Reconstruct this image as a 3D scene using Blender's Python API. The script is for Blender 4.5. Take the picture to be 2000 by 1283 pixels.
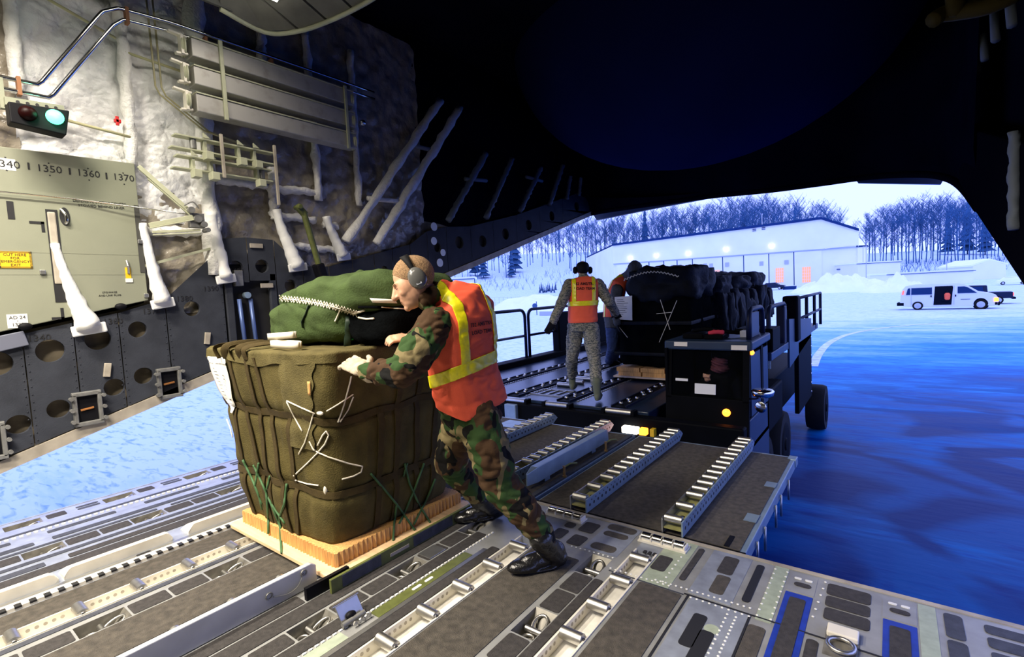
import bpy, bmesh, math, random
from mathutils import Vector, Matrix, noise, Quaternion
from mathutils.bvhtree import BVHTree

for o in list(bpy.data.objects):
    bpy.data.objects.remove(o)
SC = bpy.context.scene
COL = SC.collection
rnd = random.Random(7)

# ---------------------------------------------------------------- camera
EYE = Vector((0.0, 0.0, 1.62))
F = 970.66                                   # focal length in pixels of the 2000x1283 frame
CR = Vector((.794513, .605101, -.051007))    # camera right
CD = Vector((.000938, -.085220, -.996362))   # camera down
CF = Vector((-.607246, .791574, -.068276))   # camera forward
cd = bpy.data.cameras.new('camera')
cd.sensor_fit = 'HORIZONTAL'; cd.sensor_width = 36.0; cd.lens = F * 36 / 2000
cd.clip_start = .05; cd.clip_end = 3000
cam = bpy.data.objects.new('camera', cd); COL.objects.link(cam)
cam.matrix_world = Matrix(((CR.x, -CD.x, -CF.x, EYE.x), (CR.y, -CD.y, -CF.y, EYE.y), (CR.z, -CD.z, -CF.z, EYE.z), (0, 0, 0, 1)))
SC.camera = cam


def at(px, py, d):
    """world point seen at a pixel of the frame, d metres in front of the lens"""
    return EYE + CR * ((px - 1000) / F * d) + CD * ((py - 641.5) / F * d) + CF * d


# ---------------------------------------------------------------- sky: an even winter overcast, blue against the warm cargo lamps
w = bpy.data.worlds.new('world'); SC.world = w; w.use_nodes = True
bgn = w.node_tree.nodes['Background']
bgn.inputs['Color'].default_value = (.345, .43, 1.0, 1); bgn.inputs['Strength'].default_value = 2.45

SC.view_settings.view_transform = 'Standard'
SC.view_settings.look = 'None'
SC.view_settings.gamma = 1
SC.view_settings.use_curve_mapping = False
SC.view_settings.exposure = 0.0


# ---------------------------------------------------------------- helpers
class MB:
    """collects simple shapes; build() links them as ONE mesh object"""
    def __init__(s):
        s.v = []; s.f = []; s.mi = []
        s.cur = 0

    def add(s, vs, fs):
        b = len(s.v)
        s.v += [tuple(x) for x in vs]
        for f in fs:
            s.f.append(tuple(b + i for i in f)); s.mi.append(s.cur)
        return s

    def box(s, x0, x1, y0, y1, z0, z1):
        return s.add([(x0, y0, z0), (x1, y0, z0), (x1, y1, z0), (x0, y1, z0), (x0, y0, z1), (x1, y0, z1), (x1, y1, z1), (x0, y1, z1)],
                     [(3, 2, 1, 0), (4, 5, 6, 7), (0, 1, 5, 4), (1, 2, 6, 5), (2, 3, 7, 6), (3, 0, 4, 7)])

    def obox(s, p0, p1, wd, ht, up=(0, 0, 1), taper=1.0):
        """a bar from p0 to p1, wd wide, ht high"""
        p0 = Vector(p0); p1 = Vector(p1); d = (p1 - p0).normalized(); u = Vector(up)
        r = d.cross(u)
        if r.length < 1e-4:
            r = d.cross(Vector((1, 0, 0)))
        r.normalize(); u = r.cross(d).normalized()
        vs = []
        for p, k in ((p0, 1), (p1, taper)):
            for a, b in ((-1, -1), (1, -1), (1, 1), (-1, 1)):
                vs.append(p + r * (a * wd / 2 * k) + u * (b * ht / 2 * k))
        return s.add(vs, [(3, 2, 1, 0), (4, 5, 6, 7), (0, 1, 5, 4), (1, 2, 6, 5), (2, 3, 7, 6), (3, 0, 4, 7)])

    def rings(s, rings, cap=True, close=False):
        n = len(rings[0]); vs = [p for r in rings for p in r]; fs = []
        m = len(rings)
        for i in range(m if close else m - 1):
            a = i * n; b = ((i + 1) % m) * n
            for j in range(n):
                k = (j + 1) % n
                fs.append((a + j, a + k, b + k, b + j))
        if cap and not close:
            fs.append(tuple(range(n - 1, -1, -1))); fs.append(tuple((m - 1) * n + j for j in range(n)))
        return s.add(vs, fs)

    def tube(s, pts, r, n=8, cap=True, rs=None, wob=0, close=False, flat=1.0):
        pts = [Vector(p) for p in pts]; rings = []
        m = len(pts); prev = None
        for i, p in enumerate(pts):
            if close:
                d = pts[(i + 1) % m] - pts[i - 1]
            else:
                d = pts[min(i + 1, m - 1)] - pts[max(i - 1, 0)]
            d.normalize()
            if prev is None:
                a = d.cross(Vector((0, 0, 1)))
                if a.length < .05:
                    a = d.cross(Vector((1, 0, 0)))
                a.normalize()
            else:
                a = prev - d * prev.dot(d)
                if a.length < 1e-5:
                    a = d.cross(Vector((.3, .5, .8)))
                a.normalize()
            prev = a; b = d.cross(a)
            rr = rs[i] if rs else r
            ring = []
            for k in range(n):
                t = 2 * math.pi * k / n
                q = rr
                if wob:
                    q = rr * (1 + wob * noise.noise((p + a * math.cos(t) * rr + b * math.sin(t) * rr) * (1.6 / max(r, .02) * .6)))
                ring.append(p + a * (math.cos(t) * q) + b * (math.sin(t) * q * flat))
            rings.append(ring)
        return s.rings(rings, cap, close)

    def cyl(s, p0, p1, r, n=16, r1=None):
        return s.tube([p0, p1], r, n, rs=[r, r if r1 is None else r1])

    def lathe(s, c, ax, prof, n=20, cap=True):
        """prof: list of (along, radius)"""
        c = Vector(c); ax = Vector(ax).normalized()
        a = ax.cross(Vector((0, 0, 1)))
        if a.length < .05:
            a = ax.cross(Vector((1, 0, 0)))
        a.normalize(); b = ax.cross(a)
        rings = [[c + ax * h + a * (math.cos(2 * math.pi * k / n) * r) + b * (math.sin(2 * math.pi * k / n) * r) for k in range(n)] for h, r in prof]
        return s.rings(rings, cap)

    def ell(s, c, rx, ry, rz, rot=None, nu=16, nv=10):
        c = Vector(c); rings = []
        for i in range(1, nv):
            t = math.pi * i / nv
            ring = []
            for k in range(nu):
                p = 2 * math.pi * k / nu
                q = Vector((rx * math.sin(t) * math.cos(p), ry * math.sin(t) * math.sin(p), rz * math.cos(t)))
                if rot:
                    q = rot @ q
                ring.append(c + q)
            rings.append(ring)
        top = Vector((0, 0, rz)); bot = Vector((0, 0, -rz))
        if rot:
            top = rot @ top; bot = rot @ bot
        b0 = len(s.v)
        s.rings(rings, cap=False)
        s.v += [tuple(c + top), tuple(c + bot)]
        it = len(s.v) - 2; ib = it + 1
        for k in range(nu):
            j = (k + 1) % nu
            s.f.append((it, b0 + j, b0 + k)); s.mi.append(s.cur)
            e = b0 + (nv - 2) * nu
            s.f.append((ib, e + k, e + j)); s.mi.append(s.cur)
        return s

    def cap(s, p0, r0, p1, r1, n=14, flat=None):
        """closed tapered capsule"""
        p0 = Vector(p0); p1 = Vector(p1); d = p1 - p0; L = d.length
        if L < 1e-6:
            return s.ell(p0, r0, r0, r0)
        d /= L; prof = []
        for i in range(1, 5):
            t = math.pi / 2 * i / 5
            prof.append((-r0 * math.cos(t), r0 * math.sin(t)))
        prof.append((0, r0)); prof.append((L, r1))
        for i in range(4, 0, -1):
            t = math.pi / 2 * i / 5
            prof.append((L + r1 * math.cos(t), r1 * math.sin(t)))
        return s.lathe(p0, d, prof, n)

    def prism(s, pts, ext):
        """pts: planar outline (3-D points), ext: extrusion vector"""
        n = len(pts); e = Vector(ext)
        vs = [Vector(p) for p in pts] + [Vector(p) + e for p in pts]
        fs = [tuple(range(n - 1, -1, -1)), tuple(range(n, 2 * n))]
        for i in range(n):
            j = (i + 1) % n
            fs.append((i, j, n + j, n + i))
        return s.add(vs, fs)

    def grid(s, fn, nu, nv):
        vs = [fn(i / nu, j / nv) for j in range(nv + 1) for i in range(nu + 1)]
        fs = [(j * (nu + 1) + i, j * (nu + 1) + i + 1, (j + 1) * (nu + 1) + i + 1, (j + 1) * (nu + 1) + i) for j in range(nv) for i in range(nu)]
        return s.add(vs, fs)

    def holed(s, quad, c, r, n=20, depth=None):
        """a flat quad (4 points in order) with a round hole at c; depth: vector of the hole's rim"""
        q = [Vector(p) for p in quad]; c = Vector(c)
        e1 = (q[1] - q[0]).normalized(); nn = (q[1] - q[0]).cross(q[3] - q[0]).normalized(); e2 = nn.cross(e1)
        inner = [c + e1 * (math.cos(2 * math.pi * k / n) * r) + e2 * (math.sin(2 * math.pi * k / n) * r) for k in range(n)]
        outer = []
        for k in range(n):
            d = e1 * math.cos(2 * math.pi * k / n) + e2 * math.sin(2 * math.pi * k / n)
            best = 1e9
            for i in range(4):
                a = q[i]; b = q[(i + 1) % 4]; ed = b - a
                det = d.dot(e1) * -ed.dot(e2) + d.dot(e2) * ed.dot(e1)
                if abs(det) < 1e-9:
                    continue
                w0 = a - c
                t = (w0.dot(e1) * -ed.dot(e2) + w0.dot(e2) * ed.dot(e1)) / det
                u = (d.dot(e1) * w0.dot(e2) - d.dot(e2) * w0.dot(e1)) / det
                if t > 0 and -1e-6 <= u <= 1 + 1e-6:
                    best = min(best, t)
            outer.append(c + d * best)
        # snap the nearest outer point to every corner
        for p in q:
            i = min(range(n), key=lambda k: (outer[k] - p).length); outer[i] = p.copy()
        b = len(s.v)
        s.v += [tuple(p) for p in inner] + [tuple(p) for p in outer]
        for k in range(n):
            j = (k + 1) % n
            s.f.append((b + k, b + n + k, b + n + j, b + j)); s.mi.append(s.cur)
        if depth is not None:
            b2 = len(s.v); s.v += [tuple(p + Vector(depth)) for p in inner]
            for k in range(n):
                j = (k + 1) % n
                s.f.append((b + k, b + j, b2 + j, b2 + k)); s.mi.append(s.cur)
        return s

    def mesh(s, name, mats, smooth=False):
        me = bpy.data.meshes.new(name)
        me.from_pydata(s.v, [], s.f)
        for m in (mats if isinstance(mats, (list, tuple)) else [mats]):
            me.materials.append(m)
        if isinstance(mats, (list, tuple)) and len(mats) > 1:
            me.polygons.foreach_set('material_index', s.mi)
        if smooth:
            me.polygons.foreach_set('use_smooth', [True] * len(me.polygons))
        me.update()
        return me

    def build(s, name, mats, parent=None, smooth=False, bevel=0, fix=True):
        me = s.mesh(name, mats, False)
        if fix:
            bm = bmesh.new(); bm.from_mesh(me)
            bmesh.ops.recalc_face_normals(bm, faces=bm.faces); bm.to_mesh(me); bm.free()
        if smooth:
            me.polygons.foreach_set('use_smooth', [True] * len(me.polygons))
        o = bpy.data.objects.new(name, me); COL.objects.link(o)
        if parent is not None:
            o.parent = parent
            o.matrix_parent_inverse = parent.matrix_basis.inverted()
        if bevel:
            m = o.modifiers.new('bevel', 'BEVEL'); m.width = bevel; m.segments = 2; m.limit_method = 'ANGLE'
        if smooth == 'auto':
            try:
                me.set_sharp_from_angle(angle=math.radians(40))
            except Exception:
                pass
        return o


def tag(o, label=None, cat=None, group=None, kind=None):
    if label: o['label'] = label
    if cat: o['category'] = cat
    if group: o['group'] = group
    if kind: o['kind'] = kind
    return o


def thing(name, label, cat, loc=(0, 0, 0), group=None, rz=0):
    o = bpy.data.objects.new(name, None); COL.objects.link(o)
    o.empty_display_size = .1
    o.location = loc; o.rotation_euler = (0, 0, rz)
    return tag(o, label, cat, group)


def struct(name, loc=(0, 0, 0), label=None):
    o = bpy.data.objects.new(name, None); COL.objects.link(o); o.location = loc; o['kind'] = 'structure'
    if label: o['label'] = label
    return o


def inst(me, name, parent=None, loc=(0, 0, 0), rot=(0, 0, 0), scale=1):
    """a new object sharing a mesh"""
    o = bpy.data.objects.new(name, me); COL.objects.link(o)
    if parent is not None:
        o.parent = parent; o.matrix_parent_inverse = parent.matrix_basis.inverted()
    o.location = loc; o.rotation_euler = rot
    o.scale = (scale,) * 3 if not isinstance(scale, (tuple, list)) else scale
    return o


def shape(mb, name, mat, smooth=False):
    me = mb.mesh(name, mat, smooth)
    bm = bmesh.new(); bm.from_mesh(me); bmesh.ops.recalc_face_normals(bm, faces=bm.faces); bm.to_mesh(me); bm.free()
    return me


def bez(pts, n=8):
    """smooth path through points (Catmull-Rom)"""
    P = [Vector(p) for p in pts]; out = []
    for i in range(len(P) - 1):
        a = P[max(i - 1, 0)]; b = P[i]; c = P[i + 1]; d = P[min(i + 2, len(P) - 1)]
        for k in range(n):
            t = k / n
            out.append(.5 * ((2 * b) + (c - a) * t + (2 * a - 5 * b + 4 * c - d) * t * t + (3 * b - a - 3 * c + d) * t ** 3))
    out.append(P[-1])
    return out


def dressed(name, mb, mats, parent, voxel=.008, smooth=4, crease=None, keep=None):
    """one continuous closed surface grown over the shapes in mb (voxel remesh), smoothed; crease(p, n) -> offset along normal"""
    me = mb.mesh(name, mats, False)
    o = bpy.data.objects.new(name, me); COL.objects.link(o)
    m = o.modifiers.new('r', 'REMESH'); m.mode = 'VOXEL'; m.voxel_size = voxel; m.use_smooth_shade = True
    if smooth:
        m2 = o.modifiers.new('s', 'SMOOTH'); m2.factor = .5; m2.iterations = smooth
    dg = bpy.context.evaluated_depsgraph_get(); dg.update()
    ev = o.evaluated_get(dg)
    nm = bpy.data.meshes.new_from_object(ev, depsgraph=dg)
    o.modifiers.clear(); o.data = nm; bpy.data.meshes.remove(me)
    nm.name = name
    if crease or keep:
        bm = bmesh.new(); bm.from_mesh(nm); bm.normal_update()
        if crease:
            off = [v.normal * crease(v.co, v.normal) for v in bm.verts]
            for v, d in zip(bm.verts, off):
                v.co += d
        if keep:
            for co, no in keep:
                bmesh.ops.bisect_plane(bm, geom=bm.verts[:] + bm.edges[:] + bm.faces[:], plane_co=co, plane_no=no, clear_inner=True)
        bm.to_mesh(nm); bm.free()
    if not nm.materials:
        for mm in (mats if isinstance(mats, (list, tuple)) else [mats]):
            nm.materials.append(mm)
    nm.polygons.foreach_set('use_smooth', [True] * len(nm.polygons))
    if parent is not None:
        o.parent = parent; o.matrix_parent_inverse = parent.matrix_basis.inverted()
    return o


def text(name, body, mat, size, origin, right, up, parent=None, depth=.002, align='CENTER', onto=None, lift=.004, spacing=1.0, weight=0):
    """flat lettering as a mesh; onto: an object the letters are laid on along -(right x up)"""
    cu = bpy.data.curves.new(name, 'FONT'); cu.body = body; cu.size = size; cu.align_x = align; cu.align_y = 'CENTER'
    cu.resolution_u = 2; cu.space_character = spacing; cu.offset = weight
    if onto is None:
        cu.extrude = depth
    t = bpy.data.objects.new(name, cu); COL.objects.link(t)
    dg = bpy.context.evaluated_depsgraph_get(); dg.update()
    me = bpy.data.meshes.new_from_object(t.evaluated_get(dg), depsgraph=dg)
    bpy.data.objects.remove(t); bpy.data.curves.remove(cu)
    r = Vector(right).normalized(); u = Vector(up); u = (u - r * u.dot(r)).normalized(); n = r.cross(u)
    mt = Matrix(((r.x, u.x, n.x, origin[0]), (r.y, u.y, n.y, origin[1]), (r.z, u.z, n.z, origin[2]), (0, 0, 0, 1)))
    me.transform(mt)
    if onto is not None:
        bm = bmesh.new(); bm.from_mesh(me)
        bmesh.ops.triangulate(bm, faces=bm.faces[:])
        bmesh.ops.subdivide_edges(bm, edges=[e for e in bm.edges if e.calc_length() > size * .35], cuts=1)
        src = bmesh.new(); src.from_mesh(onto.data); tree = BVHTree.FromBMesh(src); src.free()
        for v in bm.verts:
            h = tree.ray_cast(v.co + n * .3, -n, 1.0)
            if h[0] is not None:
                v.co = h[0] + n * lift
        bm.to_mesh(me); bm.free()
    me.materials.clear(); me.materials.append(mat)
    o = bpy.data.objects.new(name, me); COL.objects.link(o)
    if parent is not None:
        o.parent = parent; o.matrix_parent_inverse = parent.matrix_basis.inverted()
    return o


# ---------------------------------------------------------------- materials
def M(name, col, rough=.6, metal=0.0, vary=0.0, scale=6.0, bump=0.0, bscale=60.0, col2=None, emit=None, estr=1.0, spec=.5, detail=4, coat=0, sheen=0, thr=None, alpha=None, stretch=None):
    m = bpy.data.materials.new(name); m.use_nodes = True
    nt = m.node_tree; b = nt.nodes['Principled BSDF']
    b.inputs['Base Color'].default_value = (*col, 1); b.inputs['Roughness'].default_value = rough; b.inputs['Metallic'].default_value = metal
    b.inputs['Specular IOR Level'].default_value = spec
    if coat: b.inputs['Coat Weight'].default_value = coat
    if sheen: b.inputs['Sheen Weight'].default_value = sheen
    if alpha is not None: b.inputs['Alpha'].default_value = alpha
    tc = None
    def coords():
        g = nt.nodes.new('ShaderNodeNewGeometry')
        if stretch:
            mp = nt.nodes.new('ShaderNodeMapping'); mp.inputs['Scale'].default_value = stretch
            nt.links.new(g.outputs['Position'], mp.inputs['Vector']); return mp.outputs['Vector']
        return g.outputs['Position']
    if vary or col2:
        tc = coords()
        n = nt.nodes.new('ShaderNodeTexNoise'); n.inputs['Scale'].default_value = scale; n.inputs['Detail'].default_value = detail
        nt.links.new(tc, n.inputs['Vector'])
        r = nt.nodes.new('ShaderNodeValToRGB')
        lo, hi = thr if thr else (.3, .7)
        r.color_ramp.elements[0].position = lo; r.color_ramp.elements[1].position = hi
        c2 = col2 if col2 else tuple(min(1, c * (1 + vary)) for c in col)
        c1 = col if col2 else tuple(c * (1 - vary) for c in col)
        r.color_ramp.elements[0].color = (*c1, 1); r.color_ramp.elements[1].color = (*c2, 1)
        nt.links.new(n.outputs['Fac'], r.inputs['Fac']); nt.links.new(r.outputs['Color'], b.inputs['Base Color'])
    if bump:
        n2 = nt.nodes.new('ShaderNodeTexNoise'); n2.inputs['Scale'].default_value = bscale; n2.inputs['Detail'].default_value = 3
        nt.links.new(coords(), n2.inputs['Vector'])
        bp = nt.nodes.new('ShaderNodeBump'); bp.inputs['Strength'].default_value = bump; bp.inputs['Distance'].default_value = .02
        nt.links.new(n2.outputs['Fac'], bp.inputs['Height']); nt.links.new(bp.outputs['Normal'], b.inputs['Normal'])
    if emit:
        b.inputs['Emission Color'].default_value = (*emit, 1); b.inputs['Emission Strength'].default_value = estr
    return m


def camo(name, cols, cover, scale=5.0, warp=.15, digital=0, obj=True, stretch=(1, 1, .7)):
    """woodland style blotches: one noise field per colour laid over the ground colour"""
    m = bpy.data.materials.new(name); m.use_nodes = True; nt = m.node_tree; b = nt.nodes['Principled BSDF']
    b.inputs['Roughness'].default_value = .9; b.inputs['Specular IOR Level'].default_value = .2
    tc = nt.nodes.new('ShaderNodeTexCoord'); src = tc.outputs['Object']
    mp = nt.nodes.new('ShaderNodeMapping'); mp.inputs['Scale'].default_value = stretch
    nt.links.new(src, mp.inputs['Vector']); src = mp.outputs['Vector']
    if digital:
        sn = nt.nodes.new('ShaderNodeVectorMath'); sn.operation = 'SNAP'; sn.inputs[1].default_value = (digital,) * 3
        nt.links.new(src, sn.inputs[0]); src = sn.outputs[0]
    prev = None
    for i, (c, cv) in enumerate(zip(cols, cover)):
        if i == 0:
            rgb = nt.nodes.new('ShaderNodeRGB'); rgb.outputs[0].default_value = (*c, 1); prev = rgb.outputs[0]; continue
        mp2 = nt.nodes.new('ShaderNodeMapping'); mp2.inputs['Location'].default_value = (3.7 * i, 1.9 * i, 5.1 * i)
        nt.links.new(src, mp2.inputs['Vector'])
        n = nt.nodes.new('ShaderNodeTexNoise'); n.inputs['Scale'].default_value = scale * (1 + .12 * i); n.inputs['Detail'].default_value = 1.2
        n.inputs['Distortion'].default_value = warp
        nt.links.new(mp2.outputs['Vector'], n.inputs['Vector'])
        gt = nt.nodes.new('ShaderNodeMath'); gt.operation = 'GREATER_THAN'; gt.inputs[1].default_value = cv
        nt.links.new(n.outputs['Fac'], gt.inputs[0])
        mx = nt.nodes.new('ShaderNodeMix'); mx.data_type = 'RGBA'
        nt.links.new(gt.outputs[0], mx.inputs[0]); nt.links.new(prev, mx.inputs[6]); mx.inputs[7].default_value = (*c, 1)
        prev = mx.outputs[2]
    nt.links.new(prev, b.inputs['Base Color'])
    n2 = nt.nodes.new('ShaderNodeTexNoise'); n2.inputs['Scale'].default_value = 90
    nt.links.new(tc.outputs['Object'], n2.inputs['Vector'])
    bp = nt.nodes.new('ShaderNodeBump'); bp.inputs['Strength'].default_value = .15; bp.inputs['Distance'].default_value = .01
    nt.links.new(n2.outputs['Fac'], bp.inputs['Height']); nt.links.new(bp.outputs['Normal'], b.inputs['Normal'])
    return m


mt = {}
mt['black'] = M('black_metal', (.004, .004, .006), .6, spec=.15)
mt['unlitblack'] = M('unlit_black', (.004, .004, .008), .6, spec=0)  # near-black base stands in for the unlit right sill and rim
mt['shell'] = M('dark_fuselage', (.0035, .004, .010), .85, vary=.3, scale=1.5, spec=0)  # darkness of the unlit overhead and walls put into the base colour
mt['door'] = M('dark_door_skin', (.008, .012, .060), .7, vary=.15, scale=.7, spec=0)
mt['sill'] = M('blue_grey_frame_paint', (.038, .042, .054), .65, vary=.2, scale=5, bump=.12, bscale=90, spec=.12)
mt['silldark'] = M('dark_cavity', (.010, .010, .012), .8)
mt['tan'] = M('tan_edge_strip', (.36, .32, .26), .6, vary=.25, scale=7)
mt['liner'] = M('sage_liner_panel', (.235, .245, .18), .55, vary=.06, scale=2.5, bump=.05, bscale=150)
mt['linerdark'] = M('liner_joint', (.05, .05, .045), .7)
mt['ink'] = M('black_ink', (.012, .012, .014), .6)
mt['label'] = M('white_label', (.75, .75, .72), .5)
mt['yellow'] = M('yellow_sign', (.82, .50, .015), .5)
mt['quilt'] = M('white_quilted_foil', (.80, .80, .80), .36, vary=.08, scale=14, bump=.6, bscale=24, spec=.6)
mt['quilt2'] = M('brown_film_insulation', (.20, .17, .13), .28, vary=.55, scale=5, bump=.8, bscale=16, col2=(.42, .38, .31), spec=.6)
mt['wrap'] = M('white_frame_wrap', (.78, .77, .74), .5, vary=.08, scale=18, bump=.6, bscale=35)
mt['tape'] = M('white_tape', (.80, .80, .78), .5, bump=.15, bscale=40)
mt['cream'] = M('cream_enamel', (.74, .70, .60), .42, vary=.08, scale=9)
mt['white_dirty'] = M('worn_white_enamel', (.72, .70, .64), .45, vary=.14, scale=14)
mt['steel'] = M('brushed_steel', (.52, .51, .485), .38, 1.0, vary=.08, scale=30)
mt['chrome'] = M('polished_tube', (.78, .77, .75), .16, 1.0)
mt['alu'] = M('bare_aluminium', (.45, .45, .44), .38, .9, vary=.12, scale=12)
mt['beam'] = M('scuffed_grey_beam', (.42, .41, .385), .5, .25, vary=.14, scale=8, col2=(.30, .28, .25), thr=(.5, .75))
mt['floorm'] = M('grey_floor_metal', (.34, .345, .34), .42, .35, vary=.16, scale=8)
mt['floorblue'] = M('scuffed_grey_blue_plate', (.30, .33, .40), .42, .3, vary=.2, scale=10)
mt['mat'] = M('brown_antiskid', (.064, .055, .043), .85, vary=.38, scale=26, bump=.5, bscale=220)
mt['pad'] = M('charcoal_antiskid', (.036, .032, .030), .85, vary=.35, scale=40, bump=.5, bscale=260)
mt['padblue'] = M('dark_strip', (.040, .044, .060), .7, vary=.3, scale=20, bump=.3, bscale=200)
mt['bluetape'] = M('blue_masking', (.010, .035, .32), .5, vary=.2, scale=20)
mt['sage'] = M('sage_plate', (.33, .38, .29), .5, vary=.15, scale=20)
mt['olive'] = M('olive_green_paint', (.10, .115, .03), .5, vary=.2, scale=20)
mt['ply'] = M('plywood', (.80, .56, .32), .55, vary=.14, scale=3, stretch=(2, 14, 30))
mt['honey'] = M('kraft_honeycomb', (.62, .34, .115), .8, vary=.3, scale=30, stretch=(4, 4, .3))
mt['canvas'] = M('olive_drab_canvas', (.084, .067, .021), .9, vary=.3, scale=7, bump=.35, bscale=120, spec=.2)
mt['canvas2'] = M('olive_canvas_flap', (.105, .086, .032), .9, vary=.25, scale=9, bump=.35, bscale=120, spec=.2)
mt['web'] = M('olive_webbing', (.058, .041, .014), .85, vary=.15, scale=30, bump=.3, bscale=200, spec=.2)
mt['chute'] = M('green_parachute_bag', (.050, .080, .024), .85, vary=.3, scale=6, bump=.25, bscale=90, spec=.2)
mt['greenstrap'] = M('green_tie_strap', (.05, .13, .045), .7, vary=.2, scale=20)
mt['string'] = M('white_cord', (.80, .74, .60), .8)
mt['paper'] = M('paper', (.82, .80, .72), .7, vary=.03, scale=10)
mt['glove'] = M('tan_leather_glove', (.52, .43, .31), .8, vary=.15, scale=20, bump=.3, bscale=60)
mt['skin'] = M('skin', (.66, .36, .225), .5, vary=.10, scale=14, spec=.4)
mt['hair'] = M('cropped_light_brown_hair', (.36, .215, .105), .8, vary=.35, scale=120, bump=.6, bscale=300)
mt['orange'] = M('orange_mesh_vest', (1.0, .135, .065), .75, vary=.08, scale=240, bump=.2, bscale=350, spec=.3)
mt['band'] = M('yellow_reflective_band', (.88, .80, .012), .35, vary=.10, scale=70, spec=.6)
mt['boot'] = M('black_boot_leather', (.008, .008, .009), .24, bump=.2, bscale=70, spec=.6)
mt['bootg'] = M('sage_boot_suede', (.11, .125, .085), .9)
mt['bdu'] = camo('woodland_camouflage', [(.18, .145, .07), (.032, .068, .020), (.062, .034, .017), (.006, .006, .006)], [0, .51, .525, .60], 6.6, .7)
mt['abu'] = camo('tiger_stripe_camouflage', [(.26, .245, .20), (.13, .14, .115), (.07, .08, .085), (.32, .30, .24)], [0, .52, .57, .62], 24.0, .4, digital=.012, stretch=(1, 1, 2.2))
mt['grey_knit'] = M('grey_hood_cloth', (.085, .09, .095), .9, spec=.1, vary=.2, scale=60)
mt['jeans'] = M('blue_jeans', (.025, .05, .14), .85, vary=.25, scale=30)
mt['plastic'] = M('grey_earcup', (.12, .12, .115), .22, spec=.6)
mt['rubber'] = M('black_rubber', (.004, .004, .005), .75, spec=.2)
mt['deck'] = M('wet_loader_deck', (.010, .020, .045), .28, .0, vary=.3, scale=4, bump=.15, bscale=50)
mt['rail'] = M('navy_rail', (.004, .008, .030), .5, spec=.2)
mt['cab'] = M('black_green_cab', (.0032, .0036, .005), .6, vary=.2, scale=3, spec=.03)
mt['cabblue'] = M('loader_skylit_side', (.016, .034, .075), .45, vary=.15, scale=3, spec=.25)  # cab colour with the blue skylight on its side put in
mt['glass'] = M('cab_glass', (.01, .012, .016), .05, spec=.25, alpha=.12)
mt['reflector'] = M('white_reflector', (.75, .70, .60), .4)
mt['dcanvas'] = M('shaded_canvas', (.0035, .004, .0045), .95, vary=.3, scale=5, bump=.3, bscale=60, spec=0)  # canvas darkened in its colour for the deep shade on the loader
mt['dbag'] = M('shaded_bag_cloth', (.003, .005, .010), .7, vary=.5, scale=7, bump=.5, bscale=25, spec=.2)  # bag cloth darkened the same way, shade put into the colour
mt['snow'] = M('snow', (.90, .93, .95), .7, vary=.04, scale=.5, bump=.3, bscale=1.5)
mt['hangar'] = M('pale_hangar_cladding', (.84, .84, .82), .6, vary=.05, scale=.2)
mt['hangardark'] = M('hangar_seam', (.05, .10, .22), .7, spec=.1)
mt['winlit'] = M('lit_window', (.5, .25, .12), .5, emit=(1.0, .42, .20), estr=.75)
mt['wingrey'] = M('hangar_vent', (.42, .44, .50), .6)
mt['lampglow'] = M('flood_lamp', (1, .9, .7), .5, emit=(1.0, .85, .55), estr=5)
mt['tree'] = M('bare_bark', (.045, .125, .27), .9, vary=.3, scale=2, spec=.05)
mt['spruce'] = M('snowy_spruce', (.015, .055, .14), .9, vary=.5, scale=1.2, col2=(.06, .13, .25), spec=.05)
mt['vanwhite'] = M('white_van_paint', (.68, .70, .76), .35, coat=.3)
mt['vanglass'] = M('dark_car_glass', (.006, .03, .11), .2, spec=.08)
mt['vandark'] = M('car_black', (.003, .005, .012), .6, spec=.03)
mt['wheel'] = M('silver_wheel', (.45, .47, .50), .4, .6)
mt['darkpaint'] = M('dark_car_paint', (.006, .014, .045), .4, spec=.15)
mt['taillight'] = M('red_tail_light', (.5, .02, .02), .3, emit=(1, .10, .08), estr=2.2)
mt['amber'] = M('amber_lamp', (.9, .3, .02), .3, emit=(1, .22, .02), estr=5)
mt['whitelamp'] = M('white_work_lamp', (1, .95, .85), .3, emit=(1, .92, .75), estr=7)
mt['greenlamp'] = M('green_jump_lamp', (.1, .9, .5), .3, emit=(.10, 1.0, .48), estr=4)
mt['redlamp'] = M('unlit_red_lens', (.010, .001, .001), .4, spec=.1)
mt['tube'] = M('fluorescent_tube', (1, 1, 1), .4, emit=(1, .96, .85), estr=9)
mt['redtag'] = M('red_tag', (.6, .02, .02), .5)
mt['pinkcloth'] = M('dark_scarf', (.13, .035, .055), .8, vary=.3, scale=40)
mt['roofdark'] = M('roof_edge', (.010, .035, .13), .7, spec=.05)
mt['greyish'] = M('grey_hardware', (.22, .22, .21), .45, .4, vary=.2, scale=20)
mt['paleolive'] = M('pale_green_primer', (.42, .43, .30), .55, vary=.1, scale=10)
mt['bluepaint'] = M('blue_grey_bar', (.22, .30, .38), .38, .3, vary=.12, scale=8)
# ================================================================ the apron, the hill, the far buildings
def sstep(a, b, x):
    t = max(0, min(1, (x - a) / (b - a))); return t * t * (3 - 2 * t)


def hor(px):                     # row of the horizon at a column
    return 537 + (1742 - px) * .0512


def dl(x, y):                    # depth and sideways distance of a ground spot
    d = (x * CF.x + y * CF.y); l = (x * CR.x + y * CR.y); return d, l


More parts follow.
